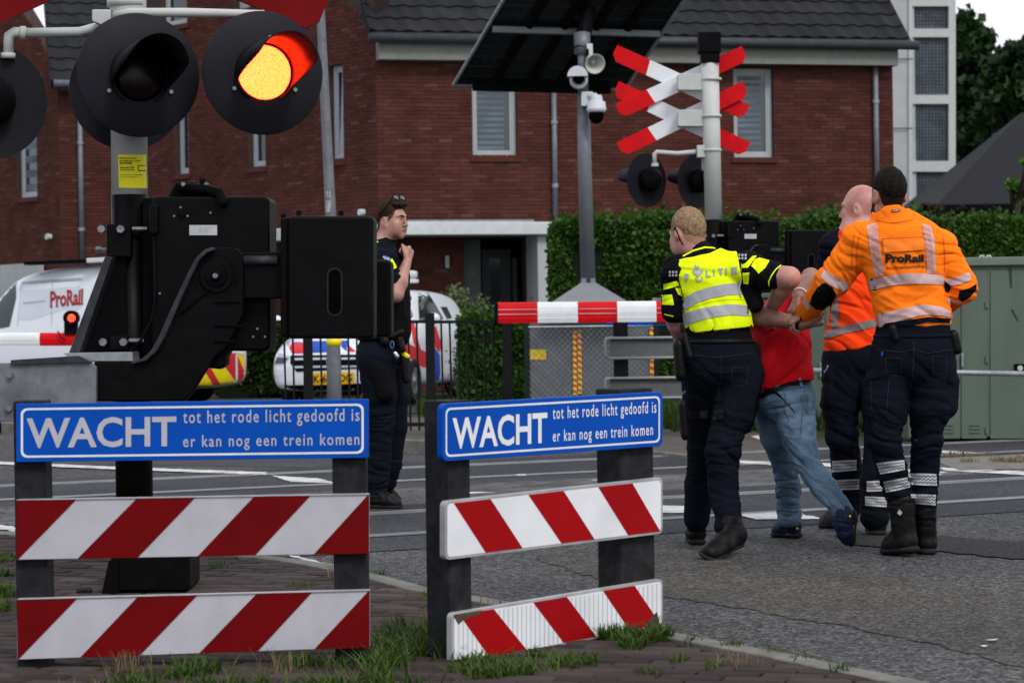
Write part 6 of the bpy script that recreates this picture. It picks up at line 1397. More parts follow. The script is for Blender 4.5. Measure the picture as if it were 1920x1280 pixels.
def face_details(parent, T, s=.93, brow=(.03, .018, .01)):
    L = lambda x, y, z: T @ V((x * s, y * s, z * s)); bm_ = mat('eyebrow_hair', brow, .8)
    for q in (-1, 1):
        c = L(q * .031, .0795, .018); e = Body(0); e.ell(c, (.0128 * s,) * 3, k=0); e.mesh('eye', mat('eye_white', (.42, .38, .36), .3), parent, h=.003)
        c = L(q * .031, .0895, .018); e = Body(0); e.ell(c, (.0060 * s, .005 * s, .0060 * s), T.to_3x3(), k=0); e.mesh('iris', mat('iris_dark', (.02, .02, .02), .2), parent, h=.0022)
        e = Body(.004); e.cone(L(q * .014, .106, .037), L(q * .034, .1015, .044), .0038, .0035, k=.003); e.cone(L(q * .034, .1015, .044), L(q * .052, .086, .038), .0035, .002, k=.003); e.mesh('eyebrow', bm_, parent, h=.0028, fine=.0012, finescale=200)
    e = Body(.003); e.cone(L(-.017, .0975, -.0515), L(0, .1030, -.0475), .0022, .0032, k=.002); e.cone(L(0, .1030, -.0475), L(.017, .0975, -.0515), .0032, .0022, k=.002); e.cone(L(-.013, .0975, -.056), L(.013, .0975, -.056), .0036, .0036, k=.003)
    e.mesh('lips', mat('lip_skin', (.30, .10, .085), .45), parent, h=.0028)
def add_hair(parent, T, m, s=.93, line=((-.12, -.085), (-.08, -.075), (-.045, -.020), (-.02, .012), (.02, .030), (.045, .050), (.07, .088), (.12, .105)), vol=.008, top=.006, extra=None, fade=True, fine=.0028, name='hair'):
    Ti = T.inverted(); Rm = np.array(Ti.to_3x3()); tt = np.array(Ti.translation); ys, zs = zip(*line)
    def f(P):
        q = (P @ Rm.T + tt) / s; r = np.array([.077 + vol, .098 + vol, .100 + vol + top]); c = np.array([0, -.012, .034]); u = q - c
        k0 = np.linalg.norm(u / r, axis=1); k1 = np.linalg.norm(u / r ** 2, axis=1) + 1e-9; d = k0 * (k0 - 1) / k1
        cut = np.interp(q[:, 1], ys, zs) - q[:, 2] + .006 * (vn(q * 90 + 5) - .5); d = d + (vol - .0015) * (1 - np.clip(-cut / .055, 0, 1)) * (q[:, 1] < .06)
        if extra is not None: d = np.minimum(d, extra(q))
        return np.maximum(d, cut * .8) * s
    B = Body(0); c = T @ V((0, 0, .03)); B.field(f, c - V((.16, .16, .18)), c + V((.16, .16, .18))); return B.mesh(name, m, parent, h=.0042, fine=fine, finescale=90)
def add_hand(B, w, d, nrm, side, s=1.0, curl=(35, 50, 35), thumb=35, spread=4):
    """w: wrist, d: towards the knuckles, nrm: out of the palm, side: +1/-1 where the thumb sits along d x nrm"""
    d = V(d).normalized(); nrm = (V(nrm) - d * V(nrm).dot(d)).normalized(); x = d.cross(nrm).normalized() * side
    kn = w + d * .088 * s
    B.cone(w, w + d * .03 * s, .027 * s, .031 * s, (nrm, .70), k=.012)
    B.cone(w + d * .03 * s + x * .008 * s, kn + x * .020 * s, .026 * s, .024 * s, (nrm, .58), k=.012); B.cone(w + d * .03 * s - x * .008 * s, kn - x * .020 * s, .026 * s, .022 * s, (nrm, .58), k=.012)
    for i, (off, ln, r) in enumerate(((.031, 1.0, .0092), (.0105, 1.10, .0095), (-.0105, 1.03, .0092), (-.030, .82, .0082))):
        p = kn + x * off * s - d * (.006 * abs(i - 1.2)) * s; a = 0; dirv = (d + x * math.tan(R(spread * (1.2 - i)))).normalized(); L_ = [.040 * ln, .026 * ln, .021 * ln]
        B.cone(p - d * .03 * s, p, r * 1.1 * s, r * 1.15 * s, k=.006)
        for j in range(3):
            a += curl[j]; v = dirv * math.cos(R(a)) + nrm * math.sin(R(a)); q = p + v * L_[j] * s; B.cone(p, q, r * (1.08 - .08 * j) * s, r * (1.0 - .10 * j) * s, k=.003); p = q
    t0 = w + d * .028 * s + x * .022 * s + nrm * .004; v = (d * math.cos(R(thumb)) + x * math.sin(R(thumb)) + nrm * .35).normalized(); t1 = t0 + v * .042 * s; v2 = (v + d * .55 + nrm * .35 - x * .25).normalized(); t2 = t1 + v2 * .032 * s; t3 = t2 + (v2 + nrm * .4 - x * .3).normalized() * .024 * s
    B.chain([t0, t1, t2, t3], [.0165 * s, .0125 * s, .0108 * s, .0085 * s], k=.006)
def add_shoe(name, m, parent, heel, toe, ankle, up=(0, 0, 1), r=.045, solem=None, shaft=None, h=.006, tr=.042):
    """heel, toe: points on the sole line; ankle: where the leg enters"""
    heel, toe, ankle = V(heel), V(toe), V(ankle); B = Body(.025); d = (toe - heel); L = d.length; d.normalize(); u = (V(up) - d * V(up).dot(d)).normalized(); w = d.cross(u)
    B.cone(heel + u * .050 + d * .035, heel + u * .052 + d * L * .55, r * .95, r * .98, (u, .95)); B.cone(heel + u * .045 + d * L * .5, toe + u * .034 - d * .055, r * 1.02, tr, (u, .80)); B.cone(heel + u * .06 + d * .045, ankle, r * .98, (shaft or r * .98)); B.cone(heel + u * .085 + d * .06, heel + u * .055 + d * L * .55, r * .8, r * .8)
    o = B.mesh(name, m, parent, h=h, folds=[(heel + u * .08 + d * L * .35, .09, d, 60, .004), (ankle, .10, u, 45, .005)], fine=.0006)
    S = Body(.01); S.cone(heel + u * .016 + d * .030, heel + u * .016 + d * L * .35, r * 1.04, r * .94, (u, .42)); S.cone(heel + u * .016 + d * L * .5, toe + u * .014 - d * .055, r * 1.02, tr * 1.16, (u, .36)); S.cone(heel + u * .022 + d * L * .3, heel + u * .022 + d * L * .55, r * .9, r * .95, (u, .25))
    so = S.mesh('sole', solem or M['tyre'], o, h=.005); LOC[so] = wloc(parent)
    return o
def strip_px(pts_top, pts_bot, cast, name, m, parent, off=.004, step=5, label=None):
    return wrap_px(list(pts_top) + list(pts_bot)[::-1], cast, off, step).build(name, m, parent, smooth=True, label=label)
def person(label, px, Y):
    p = U(px, 700, Y); return thing('person', label, 'person', V((p.x, Y, 0)))

# ---------------------------------------------------------------- 1  officer standing at the left
Y = 15.0; J = lambda x, y, d=0.0: U(x, y, 15.0 + d)
o1 = person('policeman in dark uniform, sunglasses on his hair, one hand raised to his collar', 715, Y)
T1 = headframe(J(735, 416, 0), 122, 3, 0)
b = Body(.03); add_head(b, T1, .93)
b.cone(J(727, 425), J(715, 470), .060, .066, k=.03); b.cone(J(712, 480), J(712, 640), .12, .12, ((1, 0, 0), .8))
sh = J(722, 492, -.17); el = J(742, 552, -.22); wr = J(763, 492, -.12)
b.chain([J(714, 488, 0), sh, el], [.07, .058, .046], k=.03); b.chain([el, el.lerp(wr, .35), wr], [.047, .047, .028], k=.02)
add_hand(b, wr, (J(770, 468, -.08) - wr), (-.9, .3, -.2), 1, .95, (62, 70, 40), 28)
sh2 = J(728, 492, .17); el2 = J(748, 556, .22); b.chain([sh2, el2, J(766, 590, .05)], [.055, .045, .028])
b.chain([J(706, 675, -.08), J(712, 740, -.07), J(714, 800, -.06), J(709, 868, -.05), J(707, 922, -.05)], [.08, .07, .055, .045, .04]); b.chain([J(724, 675, .08), J(735, 740, .10), J(740, 800, .13), J(731, 868, .16), J(725, 902, .18)], [.08, .07, .05, .045, .04])
bd1 = b.mesh('body', M['skin'], o1, h=.0052, fine=.0005)
face_details(o1, T1, .93)
hr1 = add_hair(o1, T1, hairmat('brown_hair', (.045, .026, .014), (.016, .009, .006)), .93, vol=.007, top=.010, extra=lambda q: np.linalg.norm((q - np.array([.0, .055, .118])) / np.array([.062, .052, .026]), axis=1) * .03 - .03)
L1 = lambda x, y, z: T1 @ V((x * .93, y * .93, z * .93))
sg = MB()
for q in (-1, 1):
    c = L1(q * .034, .052, .160); n_ = (T1.to_3x3() @ V((0, .75, .66))).normalized(); a_ = (T1.to_3x3() @ V((1, 0, 0))).normalized(); b_ = n_.cross(a_)
    x_ = MB(); x_.rings([[c + a_ * math.cos(2 * math.pi * i / 20) * .030 * f + b_ * math.sin(2 * math.pi * i / 20) * .022 * f + n_ * z for i in range(20)] for f, z in ((.9, -.002), (1, 0), (.6, .005), (.02, .006))]); x_.build('sunglass_lens', mat('sunglass_lens', (.03, .035, .04), .12, spec=.9), hr1, smooth=True)
    x_ = MB(); x_.tube([c + a_ * math.cos(2 * math.pi * i / 20) * .031 + b_ * math.sin(2 * math.pi * i / 20) * .023 for i in range(21)], .0028, 6); x_.build('sunglass_rim', M['matte'], hr1)
    x_ = MB(); x_.tube([c + a_ * q * .03, L1(q * .086, .01, .10), L1(q * .088, -.05, .035)], .003, 6); x_.build('sunglass_arm', M['matte'], hr1)
x_ = MB(); x_.tube([L1(-.008, .056, .166), L1(.008, .056, .166)], .003, 6); x_.build('sunglass_bridge', M['matte'], hr1)
s = Body(.035); s.cone(J(712, 485), J(714, 600), .135, .130, ((1, 0, 0), .86)); s.cone(J(714, 600), J(712, 640), .128, .135, ((1, 0, 0), .9)); s.chain([J(716, 480, -.08), sh, sh.lerp(el, .50)], [.075, .075, .066]); s.chain([J(718, 480, .08), sh2, sh2.lerp(el2, .5)], [.075, .073, .062]); s.cone(J(724, 446, 0), J(716, 468, 0), .064, .085, k=.02)
shirt1 = s.mesh('shirt', M['navy'], o1, folds=[(J(720, 500, -.15), .2, (0, 0, 1), 22, .010), (J(720, 560, -.1), .2, (1, 0, 1), 20, .008)])
v_ = Body(.03); v_.cone(J(724, 520), J(727, 618), .162, .158, ((1, 0, 0), .92)); v_.cone(J(735, 540, -.02), J(738, 590, -.02), .10, .10, ((1, 0, 0), .9)); v_.cone(J(716, 478, -.09), J(722, 520, -.07), .05, .07); v_.cone(J(716, 478, .09), J(722, 520, .07), .05, .07)
vest1 = v_.mesh('protective_vest', M['blackcloth'], o1, folds=[(J(725, 560), .2, (1, 0, .4), 18, .006)])
for z0, z1, dx in ((540, 556, 20), (562, 600, 26)):
    q = Body(.008); q.cone(J(728 + dx, z0 + 4, -.09), J(728 + dx, z1 - 4, -.09), .034, .034, ((1, 0, 0), .7)); q.mesh('vest_pouch', M['blackcloth'], o1, h=.006)
q = Body(.008); q.cone(J(752, 470, -.03), J(749, 486, -.04), .018, .02); q.mesh('shoulder_microphone', M['blackcloth'], o1, h=.005)
q = MB(); q.tube([J(746, 488, -.06), J(741, 520, -.14), J(736, 560, -.15)], .005, 6); q.build('microphone_cord', M['blackcloth'], o1, smooth=True)
cs = bvh_of(shirt1, vest1, bd1)
strip_px([(722, 498), (735, 484)], [(743, 500), (731, 512)] and [(728, 506), (744, 500)], cs, 'lime_band', M['lime'], o1)
wrap_px([(733, 486), (738, 490), (744, 502), (733, 506), (732, 498)], cs, .006, 4).build('lime_band', M['lime'], o1); wrap_px([(701, 449), (709, 453), (709, 455), (701, 451)], cs, .006, 4).build('collar_piping', M['lime'], o1)
wrap_px([(718, 478), (731, 482), (733, 488), (730, 493), (722, 490)], cs, .006, 4).build('shoulder_badge', M['carblue'], o1)
vs, fs, (x0, y0, x1, y1) = glyphs('POLITIE', .03); q = MB(); wrap_px([bil([(719, 480), (731, 484), (730, 488), (718, 484)], (x - x0) / (x1 - x0), (y1 - y) / (y1 - y0)) for x, y, z in vs], cs, .009, 20, q, [list(f) for f in fs]); q.build('badge_lettering', M['whiteclean'], o1)
t = Body(.03); t.ell(J(712, 665, 0), (.150, .165, .13)); t.cone(J(713, 640), J(712, 660), .13, .145, ((1, 0, 0), .93)); t.chain([J(706, 675, -.08), J(712, 740, -.07), J(714, 800, -.06), J(709, 868, -.05), J(707, 922, -.05)], [.118, .105, .083, .076, .068], k=.02); t.chain([J(724, 675, .08), J(735, 740, .10), J(740, 800, .13), J(731, 868, .16), J(725, 902, .18)], [.112, .10, .078, .072, .065], k=.02)
tr1 = t.mesh('trousers', M['navy'], o1, folds=[(J(712, 800, -.1), .16, (0, 0, 1), 26, .012), (J(708, 900, -.1), .14, (.2, 0, 1), 30, .012), (J(712, 690), .2, (.6, 0, 1), 18, .010), (J(735, 880, .15), .12, (0, 0, 1), 30, .010)])
q = Body(.01); q.ell(J(712, 633, 0), (.148, .158, .034)); q.mesh('belt', M['leather'], o1)
for a, bb, r, nm, m_ in (((735, 630, -.15), (752, 622, -.14), .020, 'baton_holder', 'leather'), ((715, 625, -.16), (722, 640, -.17), .028, 'belt_pouch', 'leather'), ((748, 636, -.12), (754, 654, -.12), .026, 'belt_pouch', 'leather'), ((708, 690, -.17), (722, 735, -.17), .062, 'thigh_bag', 'blackcloth'), ((758, 672, -.08), (762, 712, -.08), .026, 'taser_holster', 'leather'), ((757, 664, -.09), (764, 668, -.09), .016, 'taser_grip', 'hivyellow')):
    q = Body(.012); q.cone(J(*a), J(*bb), r, r, ((0, 1, 0), .6) if r > .05 else None); q.mesh(nm, M[m_], o1, h=.006)
q = MB(); q.tube([J(735, 640, -.17) + V((math.cos(R(a)) * .010, 0, math.sin(R(a)) * .022 - .02)) for a in range(0, 361, 24)], .0035, 6); q.build('carabiner', mat('blue_metal', (.1, .25, .5), .3, metal=.7), o1)
q = Body(.004); q.cone(J(741, 662, -.18), J(744, 668, -.18), .014, .016); q.mesh('key_fob', M['chrome'], o1, h=.004)
gs = lambda x, y, z=0.0: G(x, y, z)
def onground(P, z): return V((P.x, P.y, z))
add_shoe('shoe', M['leather'], o1, onground(J(692, 940, -.05), 0), onground(J(757, 945, -.12), 0), J(706, 915, -.05), r=.044)
add_shoe('shoe', M['leather'], o1, onground(J(705, 925, .28), 0), onground(J(755, 925, .22), 0), J(724, 895, .2), r=.044)

# ---------------------------------------------------------------- 2  policeman in the yellow vest
J = lambda x, y, d=0.0: U(x, y, 12.0 + d)
o2 = person('policeman in a yellow vest marked POLITIE holding the arm of the man in red', 1345, 12.0)
T2 = headframe(J(1290, 441, .06), -36, 20, 6)
b = Body(.03); add_head(b, T2, .96)
b.cone(J(1296, 455, .04), J(1330, 505, 0), .062, .075, k=.03); b.cone(J(1330, 520), J(1348, 650), .13, .12, ((0, 1, 0), .8))
shl = J(1266, 512, 0); ell_ = J(1264, 590, .02); wrl = J(1278, 645, .16); shr = J(1405, 508, -.02); elr = J(1479, 521, -.13); wrr = J(1446, 578, .10)
b.chain([J(1320, 505), shl, ell_], [.06, .048, .042]); b.chain([ell_, ell_.lerp(wrl, .3), wrl], [.046, .045, .03], k=.02); add_hand(b, wrl, wrl - ell_, (1, 0, 0), -1, .95, (50, 60, 30))
b.chain([J(1340, 505), shr, elr], [.07, .066, .052]); b.chain([elr, elr.lerp(wrr, .3), wrr], [.051, .050, .033], k=.022); b.ell(elr + V((.008, -.01, .0)), (.045, .045, .045), k=.02)
add_hand(b, wrr, wrr - elr, (.9, .2, -.2), 1, .95, (40, 50, 30))
b.chain([J(1385, 700, 0), J(1374, 770, -.03), J(1356, 838, -.06), J(1356, 910, -.06), J(1366, 985, -.12)], [.08, .07, .055, .045, .04]); b.chain([J(1318, 700, .05), J(1318, 770, .14), J(1322, 838, .22), J(1312, 910, .28), J(1306, 972, .30)], [.08, .07, .055, .045, .04])
bd2 = b.mesh('body', M['skin2'], o2, h=.0052, fine=.0005)
hr2 = add_hair(o2, T2, hairmat('blond_hair', (.30, .205, .125), (.19, .12, .07)), .96, vol=.008, top=.008, line=((-.12, -.055), (-.085, -.050), (-.05, -.018), (-.03, .015), (.02, .025), (.045, .050), (.07, .088), (.12, .105)))
q = MB(); L2 = lambda x, y, z: T2 @ V((x * .96, y * .96, z * .96)); q.tube([L2(-.090, .0, .02), L2(-.096, -.022, .024), L2(-.094, -.03, -.01), L2(-.086, -.03, -.045), L2(-.070, -.03, -.075)], .0034, 6); q.build('earpiece_cord', M['matte'], o2, smooth=True)
s = Body(.035); s.cone(J(1328, 525), J(1346, 620), .150, .150, ((0, 1, 0), .80)); s.cone(J(1346, 620), J(1350, 650), .150, .16, ((0, 1, 0), .80)); s.cone(J(1275, 505), J(1400, 503), .070, .078, k=.04)
s.chain([shl, ell_.lerp(shl, .08)], [.076, .064]); s.chain([shr, shr.lerp(elr, .62)], [.082, .070]); s.cone(J(1306, 468, .03), J(1322, 492, 0), .066, .092, k=.02)
s.chain([J(1400, 540, 0), J(1415, 570, -.02)], [.06, .045])
shirt2 = s.mesh('shirt', M['blackcloth'], o2, folds=[(shr, .14, (1, 0, 0), 24, .012), (shl, .15, (0, 0, 1), 24, .010)])
v_ = Body(.03); v_.cone(J(1322, 520), J(1342, 590), .163, .160, ((0, 1, 0), .80)); v_.cone(J(1342, 590), J(1351, 612), .160, .166, ((0, 1, 0), .80)); v_.cone(J(1285, 504, -.02), J(1384, 502, -.04), .068, .080, k=.03)
Ti = None
def vest_cut(P):
    # trims the vest at the neck, the hem and the arm holes
    q = (P - np.array(CP)) @ np.array(CM); X = 960 + q[:, 0] / -q[:, 2] * FPX; Yp = 640 - q[:, 1] / -q[:, 2] * FPX
    hem = np.interp(X, [1250, 1285, 1412, 1440], [630, 628, 613, 610]); lft = np.interp(Yp, [470, 490, 560, 590, 605, 630], [1262, 1261, 1281, 1272, 1268, 1282]); rgt = np.interp(Yp, [465, 470, 530, 560, 590, 613], [1372, 1380, 1393, 1402, 1409, 1413])
    nk = np.interp(X, [1255, 1282, 1300, 1330, 1346, 1362, 1400], [492, 484, 482, 476, 468, 462, 470])
    d = np.maximum.reduce([Yp - hem, lft - X, X - rgt, nk - Yp]); return d / 378.0
v_.p.append((vest_cut, np.minimum(A3(J(1200, 680, -.4)), A3(J(1460, 680, -.4))), np.maximum(A3(J(1460, 400, .6)), A3(J(1200, 400, .6))), 0.0, 2))
vest2 = v_.mesh('yellow_vest', M['vest'], o2, h=.006, folds=[(J(1340, 600), .16, (1, 0, .25), 13, .009), (J(1320, 520), .2, (.2, 0, 1), 12, .006)])
cv = bvh_of(vest2); ca = bvh_of(vest2, shirt2)
strip_px([(1276, 563), (1300, 548), (1330, 538), (1360, 532), (1390, 530), (1400, 542)], [(1278, 586), (1305, 568), (1335, 558), (1365, 553), (1390, 552), (1402, 556)], cv, 'reflective_band', M['tape'], vest2)
strip_px([(1280, 588), (1310, 579), (1340, 573), (1370, 570), (1408, 573)], [(1283, 611), (1310, 601), (1340, 594), (1372, 590), (1409, 593)], cv, 'reflective_band', M['tape'], vest2)
strip_px([(1275, 605), (1281, 600)], [(1278, 618), (1285, 625)], cv, 'reflective_band', M['tape'], vest2)
LW = [((1284, 513, 1293, 529), 'P'), ((1324, 507, 1333, 520), 'L'), ((1338, 504, 1341, 518), 'I'), ((1347, 503, 1357, 517), 'T'), ((1361, 502, 1364, 516), 'I'), ((1372, 501, 1383, 515), 'E')]
for (xa, ya, xb, yb), ch_ in LW:
    vs, fs, (x0, y0, x1, y1) = glyphs(ch_, .05); q = MB(); wrap_px([(xa + (x - x0) / (x1 - x0) * (xb - xa) - (y - y0) * 1.5, ya + (y1 - y) / (y1 - y0) * (yb - ya) - (x - x0) / (x1 - x0) * 1) for x, y, z in vs], cv, .0045, 6, q, [list(f) for f in fs]); q.build('lettering', M['tape'], vest2)
q = MB()
for k in range(10):   # ring of the emblem
    a0, a1 = 200 - k * 22, 200 - (k + 1) * 22; c_ = (1311, 521); wrap_px([(c_[0] + math.cos(R(a)) * r, c_[1] + math.sin(R(a)) * r) for a, r in ((a0, 7), (a1, 7), (a1, 3.6), (a0, 3.6))], cv, .0045, 6, q)
wrap_px([(1297, 509), (1309, 519), (1320, 508), (1316, 505), (1309, 512), (1300, 505)], cv, .0055, 6, q)
for pts in ([(1299, 508), (1303, 502), (1302, 497), (1305, 495), (1306, 501), (1302, 509)], [(1303, 510), (1308, 503), (1306, 499), (1310, 497), (1311, 504), (1306, 512)], [(1309, 512), (1313, 505), (1316, 507), (1311, 514)]): wrap_px(pts, cv, .006, 6, q)
q.build('flame_emblem', M['tape'], vest2)
q = MB(); wrap_px([(1346, 470), (1352, 461), (1368, 462), (1371, 468), (1362, 470)], ca, .006, 5, q); q.build('shoulder_patch', M['lime'], vest2)
for x, y in ((1286, 626), (1409, 611)):
    q = MB(); wrap_px(disc_px(x, y, 2.2, n=10), cv, .006, 5, q); q.build('snap_button', M['matte'], vest2)
def deco(pts, nm, m, par, cast, off=.006): return wrap_px(pts, cast, off, 4).build(nm, m, par, smooth=True)
for pts in ([(1390, 496), (1397, 494), (1404, 487), (1411, 480), (1419, 479), (1412, 489), (1402, 502), (1391, 502)], [(1408, 498), (1417, 485), (1424, 483), (1443, 488), (1435, 502), (1422, 513), (1415, 504)], [(1392, 512), (1405, 511), (1403, 533), (1394, 532)],
            [(1244, 533), (1268, 527), (1275, 531), (1272, 536), (1258, 540), (1244, 543)], [(1240, 553), (1260, 552), (1264, 572), (1238, 571)], [(1266, 540), (1278, 540), (1280, 556), (1272, 552)]): deco(pts, 'lime_patch', M['lime'], shirt2, ca)
for cx_, cy_ in ((1262, 512), (1392, 480)):
    for i in range(3):
        for j in range(2): deco([(cx_ - 6 + i * 6 - 1.8, cy_ - 2 + j * 6 - 1.8), (cx_ - 6 + i * 6 + 1.8, cy_ - 2 + j * 6 - 2.2), (cx_ - 6 + i * 6 + 1.8, cy_ - 2 + j * 6 + 1.8), (cx_ - 6 + i * 6 - 1.8, cy_ - 2 + j * 6 + 2.2)], 'reflective_square', M['tape'], shirt2, ca)
deco([(1441, 536), (1440, 528), (1446, 515), (1455, 503), (1464, 496), (1465, 497.5), (1456, 505), (1448, 516), (1442.5, 528), (1443, 537)], 'sleeve_piping', M['lime'], shirt2, ca, .007); deco([(1245, 588), (1263, 592), (1262, 594), (1245, 590)], 'sleeve_piping', M['lime'], shirt2, ca, .007); deco([(1280, 479), (1300, 468), (1322, 462), (1343, 464), (1342, 466), (1322, 465), (1301, 471), (1281, 481)], 'collar_piping', M['lime'], shirt2, ca, .007)
t = Body(.03); t.ell(J(1348, 680), (.195, .145, .15)); t.cone(J(1348, 640), J(1348, 670), .165, .19, ((0, 1, 0), .78)); t.chain([J(1385, 700, 0), J(1374, 770, -.03), J(1356, 838, -.06), J(1356, 910, -.06), J(1366, 985, -.12)], [.115, .100, .084, .076, .070], k=.02); t.chain([J(1318, 700, .05), J(1318, 770, .14), J(1322, 838, .22), J(1312, 910, .28), J(1306, 972, .30)], [.108, .098, .08, .075, .066], k=.02); t.cone(J(1398, 700, .06), J(1388, 790, .16), .095, .07)
tr2 = t.mesh('trousers', M['navy'], o2, folds=[(J(1360, 840, -.1), .18, (.3, 0, 1), 20, .014), (J(1360, 960, -.05), .14, (.1, 0, 1), 28, .014), (J(1345, 720), .22, (.5, 0, 1), 15, .012), (J(1310, 860, .2), .16, (.2, 0, 1), 22, .012), (J(1360, 770, -.1), .15, (1, 0, .3), 18, .008)])
q = Body(.01); q.ell(J(1349, 640, 0), (.176, .142, .036)); q.mesh('belt', M['leather'], o2)
for a, bb, r, fl, nm, m_ in (((1283, 628, -.12), (1294, 668, -.14), .017, None, 'radio', 'leather'), ((1272, 648, -.10), (1276, 700, -.10), .040, .7, 'holster', 'leather'), ((1280, 760, -.06), (1284, 812, -.05), .036, .6, 'thigh_holster', 'leather'), ((1412, 655, .0), (1416, 700, .0), .045, .8, 'belt_pouch', 'blackcloth'), ((1280, 622, -.12), (1278, 608, -.12), .010, None, 'radio_antenna', 'leather')):
    q = Body(.012); q.cone(J(*a), J(*bb), r, r, ((1, 0, 0), fl) if fl else None); q.mesh(nm, M[m_], o2, h=.006)
ct = bvh_of(tr2)
deco([(1280, 768), (1300, 771), (1330, 770), (1357, 767), (1357, 785), (1330, 787), (1300, 786), (1282, 786)], 'thigh_strap', M['leather'], tr2, ct, .008); deco([(1313, 769), (1327, 769), (1327, 784), (1313, 784)], 'strap_buckle', M['blackedge'], tr2, ct, .012)
vs, fs, (x0, y0, x1, y1) = glyphs('POLITIE', .02); q = MB(); wrap_px([bil([(1275, 737), (1286, 731), (1286, 735), (1276, 742)], (x - x0) / (x1 - x0), (y1 - y) / (y1 - y0)) for x, y, z in vs], ct, .006, 20, q, [list(f) for f in fs]); q.build('pocket_lettering', M['inkgrey'], tr2)
add_shoe('boot', M['leather'], o2, U(1380, 1018, 11.86) , onground(G(1320, 1051), .002), U(1368, 972, 11.88), up=(.55, .1, 1), r=.050, shaft=.060, tr=.048)
add_shoe('boot', M['leather'], o2, V((J(1308, 1015, .3).x, 12.30, 0)), V((J(1300, 1015, .55).x, 12.56, 0)), J(1307, 970, .30), r=.046, shaft=.054)

# ---------------------------------------------------------------- 3  man in the red shirt, bent forward
J = lambda x, y, d=0.0: U(x, y, 12.15 + d)
o3 = person('man in red T-shirt and blue jeans, bent forward with his arms behind his back', 1480, 12.15)
T3 = headframe(J(1452, 622, .66), -10, 60, 0)
b = Body(.03); add_head(b, T3, .9)
b.cone(J(1454, 612, .60), J(1458, 600, .42), .058, .065); b.cone(J(1458, 605, .38), J(1468, 715, 0), .12, .12)
sA = J(1425, 596, .34); eA = J(1408, 588, -.06); wA = J(1504, 609, -.16); sB = J(1490, 584, .34); eB = J(1520, 520, .08); wB = J(1498, 556, -.10)
b.chain([J(1455, 600, .40), sA, eA], [.07, .055, .046]); b.chain([eA, eA.lerp(wA, .25), wA], [.048, .050, .028], k=.02); add_hand(b, wA, (1, -.05, .05), (-.1, .1, 1), 1, .98, (70, 75, 45), 30)
b.chain([J(1458, 600, .40), sB, eB], [.07, .055, .046]); b.chain([eB, eB.lerp(wB, .35), wB], [.044, .041, .027], k=.02); add_hand(b, wB, (-.45, -.1, -.75), (.6, .1, -.5), 1, .92, (55, 60, 40), 30)
b.chain([J(1490, 752, -.02), J(1493, 800, -.06), J(1508, 860, -.10), J(1545, 912, -.16), J(1582, 962, -.22)], [.075, .065, .048, .042, .036]); b.chain([J(1448, 760, .08), J(1458, 815, .16), J(1472, 870, .26), J(1478, 920, .36), J(1480, 968, .42)], [.075, .065, .048, .042, .038])
bd3 = b.mesh('body', M['skintan'], o3, h=.0052, fine=.0005)
add_hair(o3, T3, hairmat('dark_hair', (.02, .014, .01), (.01, .007, .006)), .9)
s = Body(.04); s.cone(J(1470, 715, 0), J(1464, 655, .12), .152, .150, ((0, 1, 0), .85)); s.cone(J(1464, 655, .12), J(1460, 606, .34), .150, .150, ((0, 0, 1), .85)); s.cone(J(1425, 612, .34), J(1490, 610, .34), .075, .075); s.chain([sA, sA.lerp(eA, .45)], [.07, .064]); s.chain([sB, sB.lerp(eB, .35)], [.066, .058]); s.cone(J(1450, 700, .02), J(1436, 738, 0), .11, .08, ((0, 1, 0), .9))
def hemcut(P):
    q = (P - np.array(CP)) @ np.array(CM); X = 960 + q[:, 0] / -q[:, 2] * FPX; Yp = 640 - q[:, 1] / -q[:, 2] * FPX
    return (Yp - np.interp(X, [1400, 1412, 1440, 1480, 1524], [750, 744, 731, 716, 712])) / 373.
s.p.append((hemcut, np.array(A3(J(1380, 790, -.4))), np.array(A3(J(1560, 640, .5))), 0.0, 2))
sh3 = s.mesh('red_tshirt', M['redshirt'], o3, h=.006, folds=[(J(1470, 680, -.05), .22, (.9, 0, -.5), 13, .014), (J(1440, 640, 0), .16, (1, 0, -.2), 15, .012), (J(1500, 620, .1), .14, (.6, 0, .8), 18, .010)])
t = Body(.03); t.ell(J(1470, 742, .02), (.148, .135, .125)); t.cone(J(1470, 718, .0), J(1471, 740, .0), .135, .145, ((0, 1, 0), .85)); t.chain([J(1490, 752, -.02), J(1493, 800, -.06), J(1508, 860, -.10), J(1545, 912, -.16), J(1582, 962, -.22)], [.104, .095, .072, .062, .052], k=.02); t.chain([J(1448, 760, .08), J(1458, 815, .16), J(1472, 870, .26), J(1478, 920, .36), J(1480, 968, .42)], [.100, .088, .068, .064, .062], k=.02)
je = t.mesh('jeans', M['denim'], o3, h=.006, folds=[(J(1505, 860, -.15), .16, (.5, 0, 1), 22, .012), (J(1575, 950, -.25), .12, (.6, 0, 1), 30, .011), (J(1480, 770, -.1), .17, (-.4, 0, 1), 18, .010), (J(1475, 900, .3), .16, (.1, 0, 1), 24, .011), (J(1480, 960, .4), .10, (0, 0, 1), 34, .012)])
cj = bvh_of(je)
for pts in ([(1432, 757), (1470, 762), (1471, 764), (1432, 759)], [(1470, 762), (1481, 790), (1479, 791), (1468, 764)], [(1425, 735), (1520, 722), (1520, 724), (1425, 738)], [(1500, 740), (1516, 738), (1516, 775), (1512, 776), (1512, 742), (1500, 743)], [(1508, 730), (1510, 730), (1502, 815), (1500, 815)]): deco(pts, 'jeans_seam', mat('dark_denim_seam', (.06, .10, .155), .85), je, cj, .003)
wrap_px([(1424, 741), (1440, 730), (1480, 716), (1520, 712), (1522, 719), (1482, 723), (1445, 737), (1428, 748)], bvh_of(je, sh3), .010, 5).build('belt', M['leather'], o3, smooth=True)
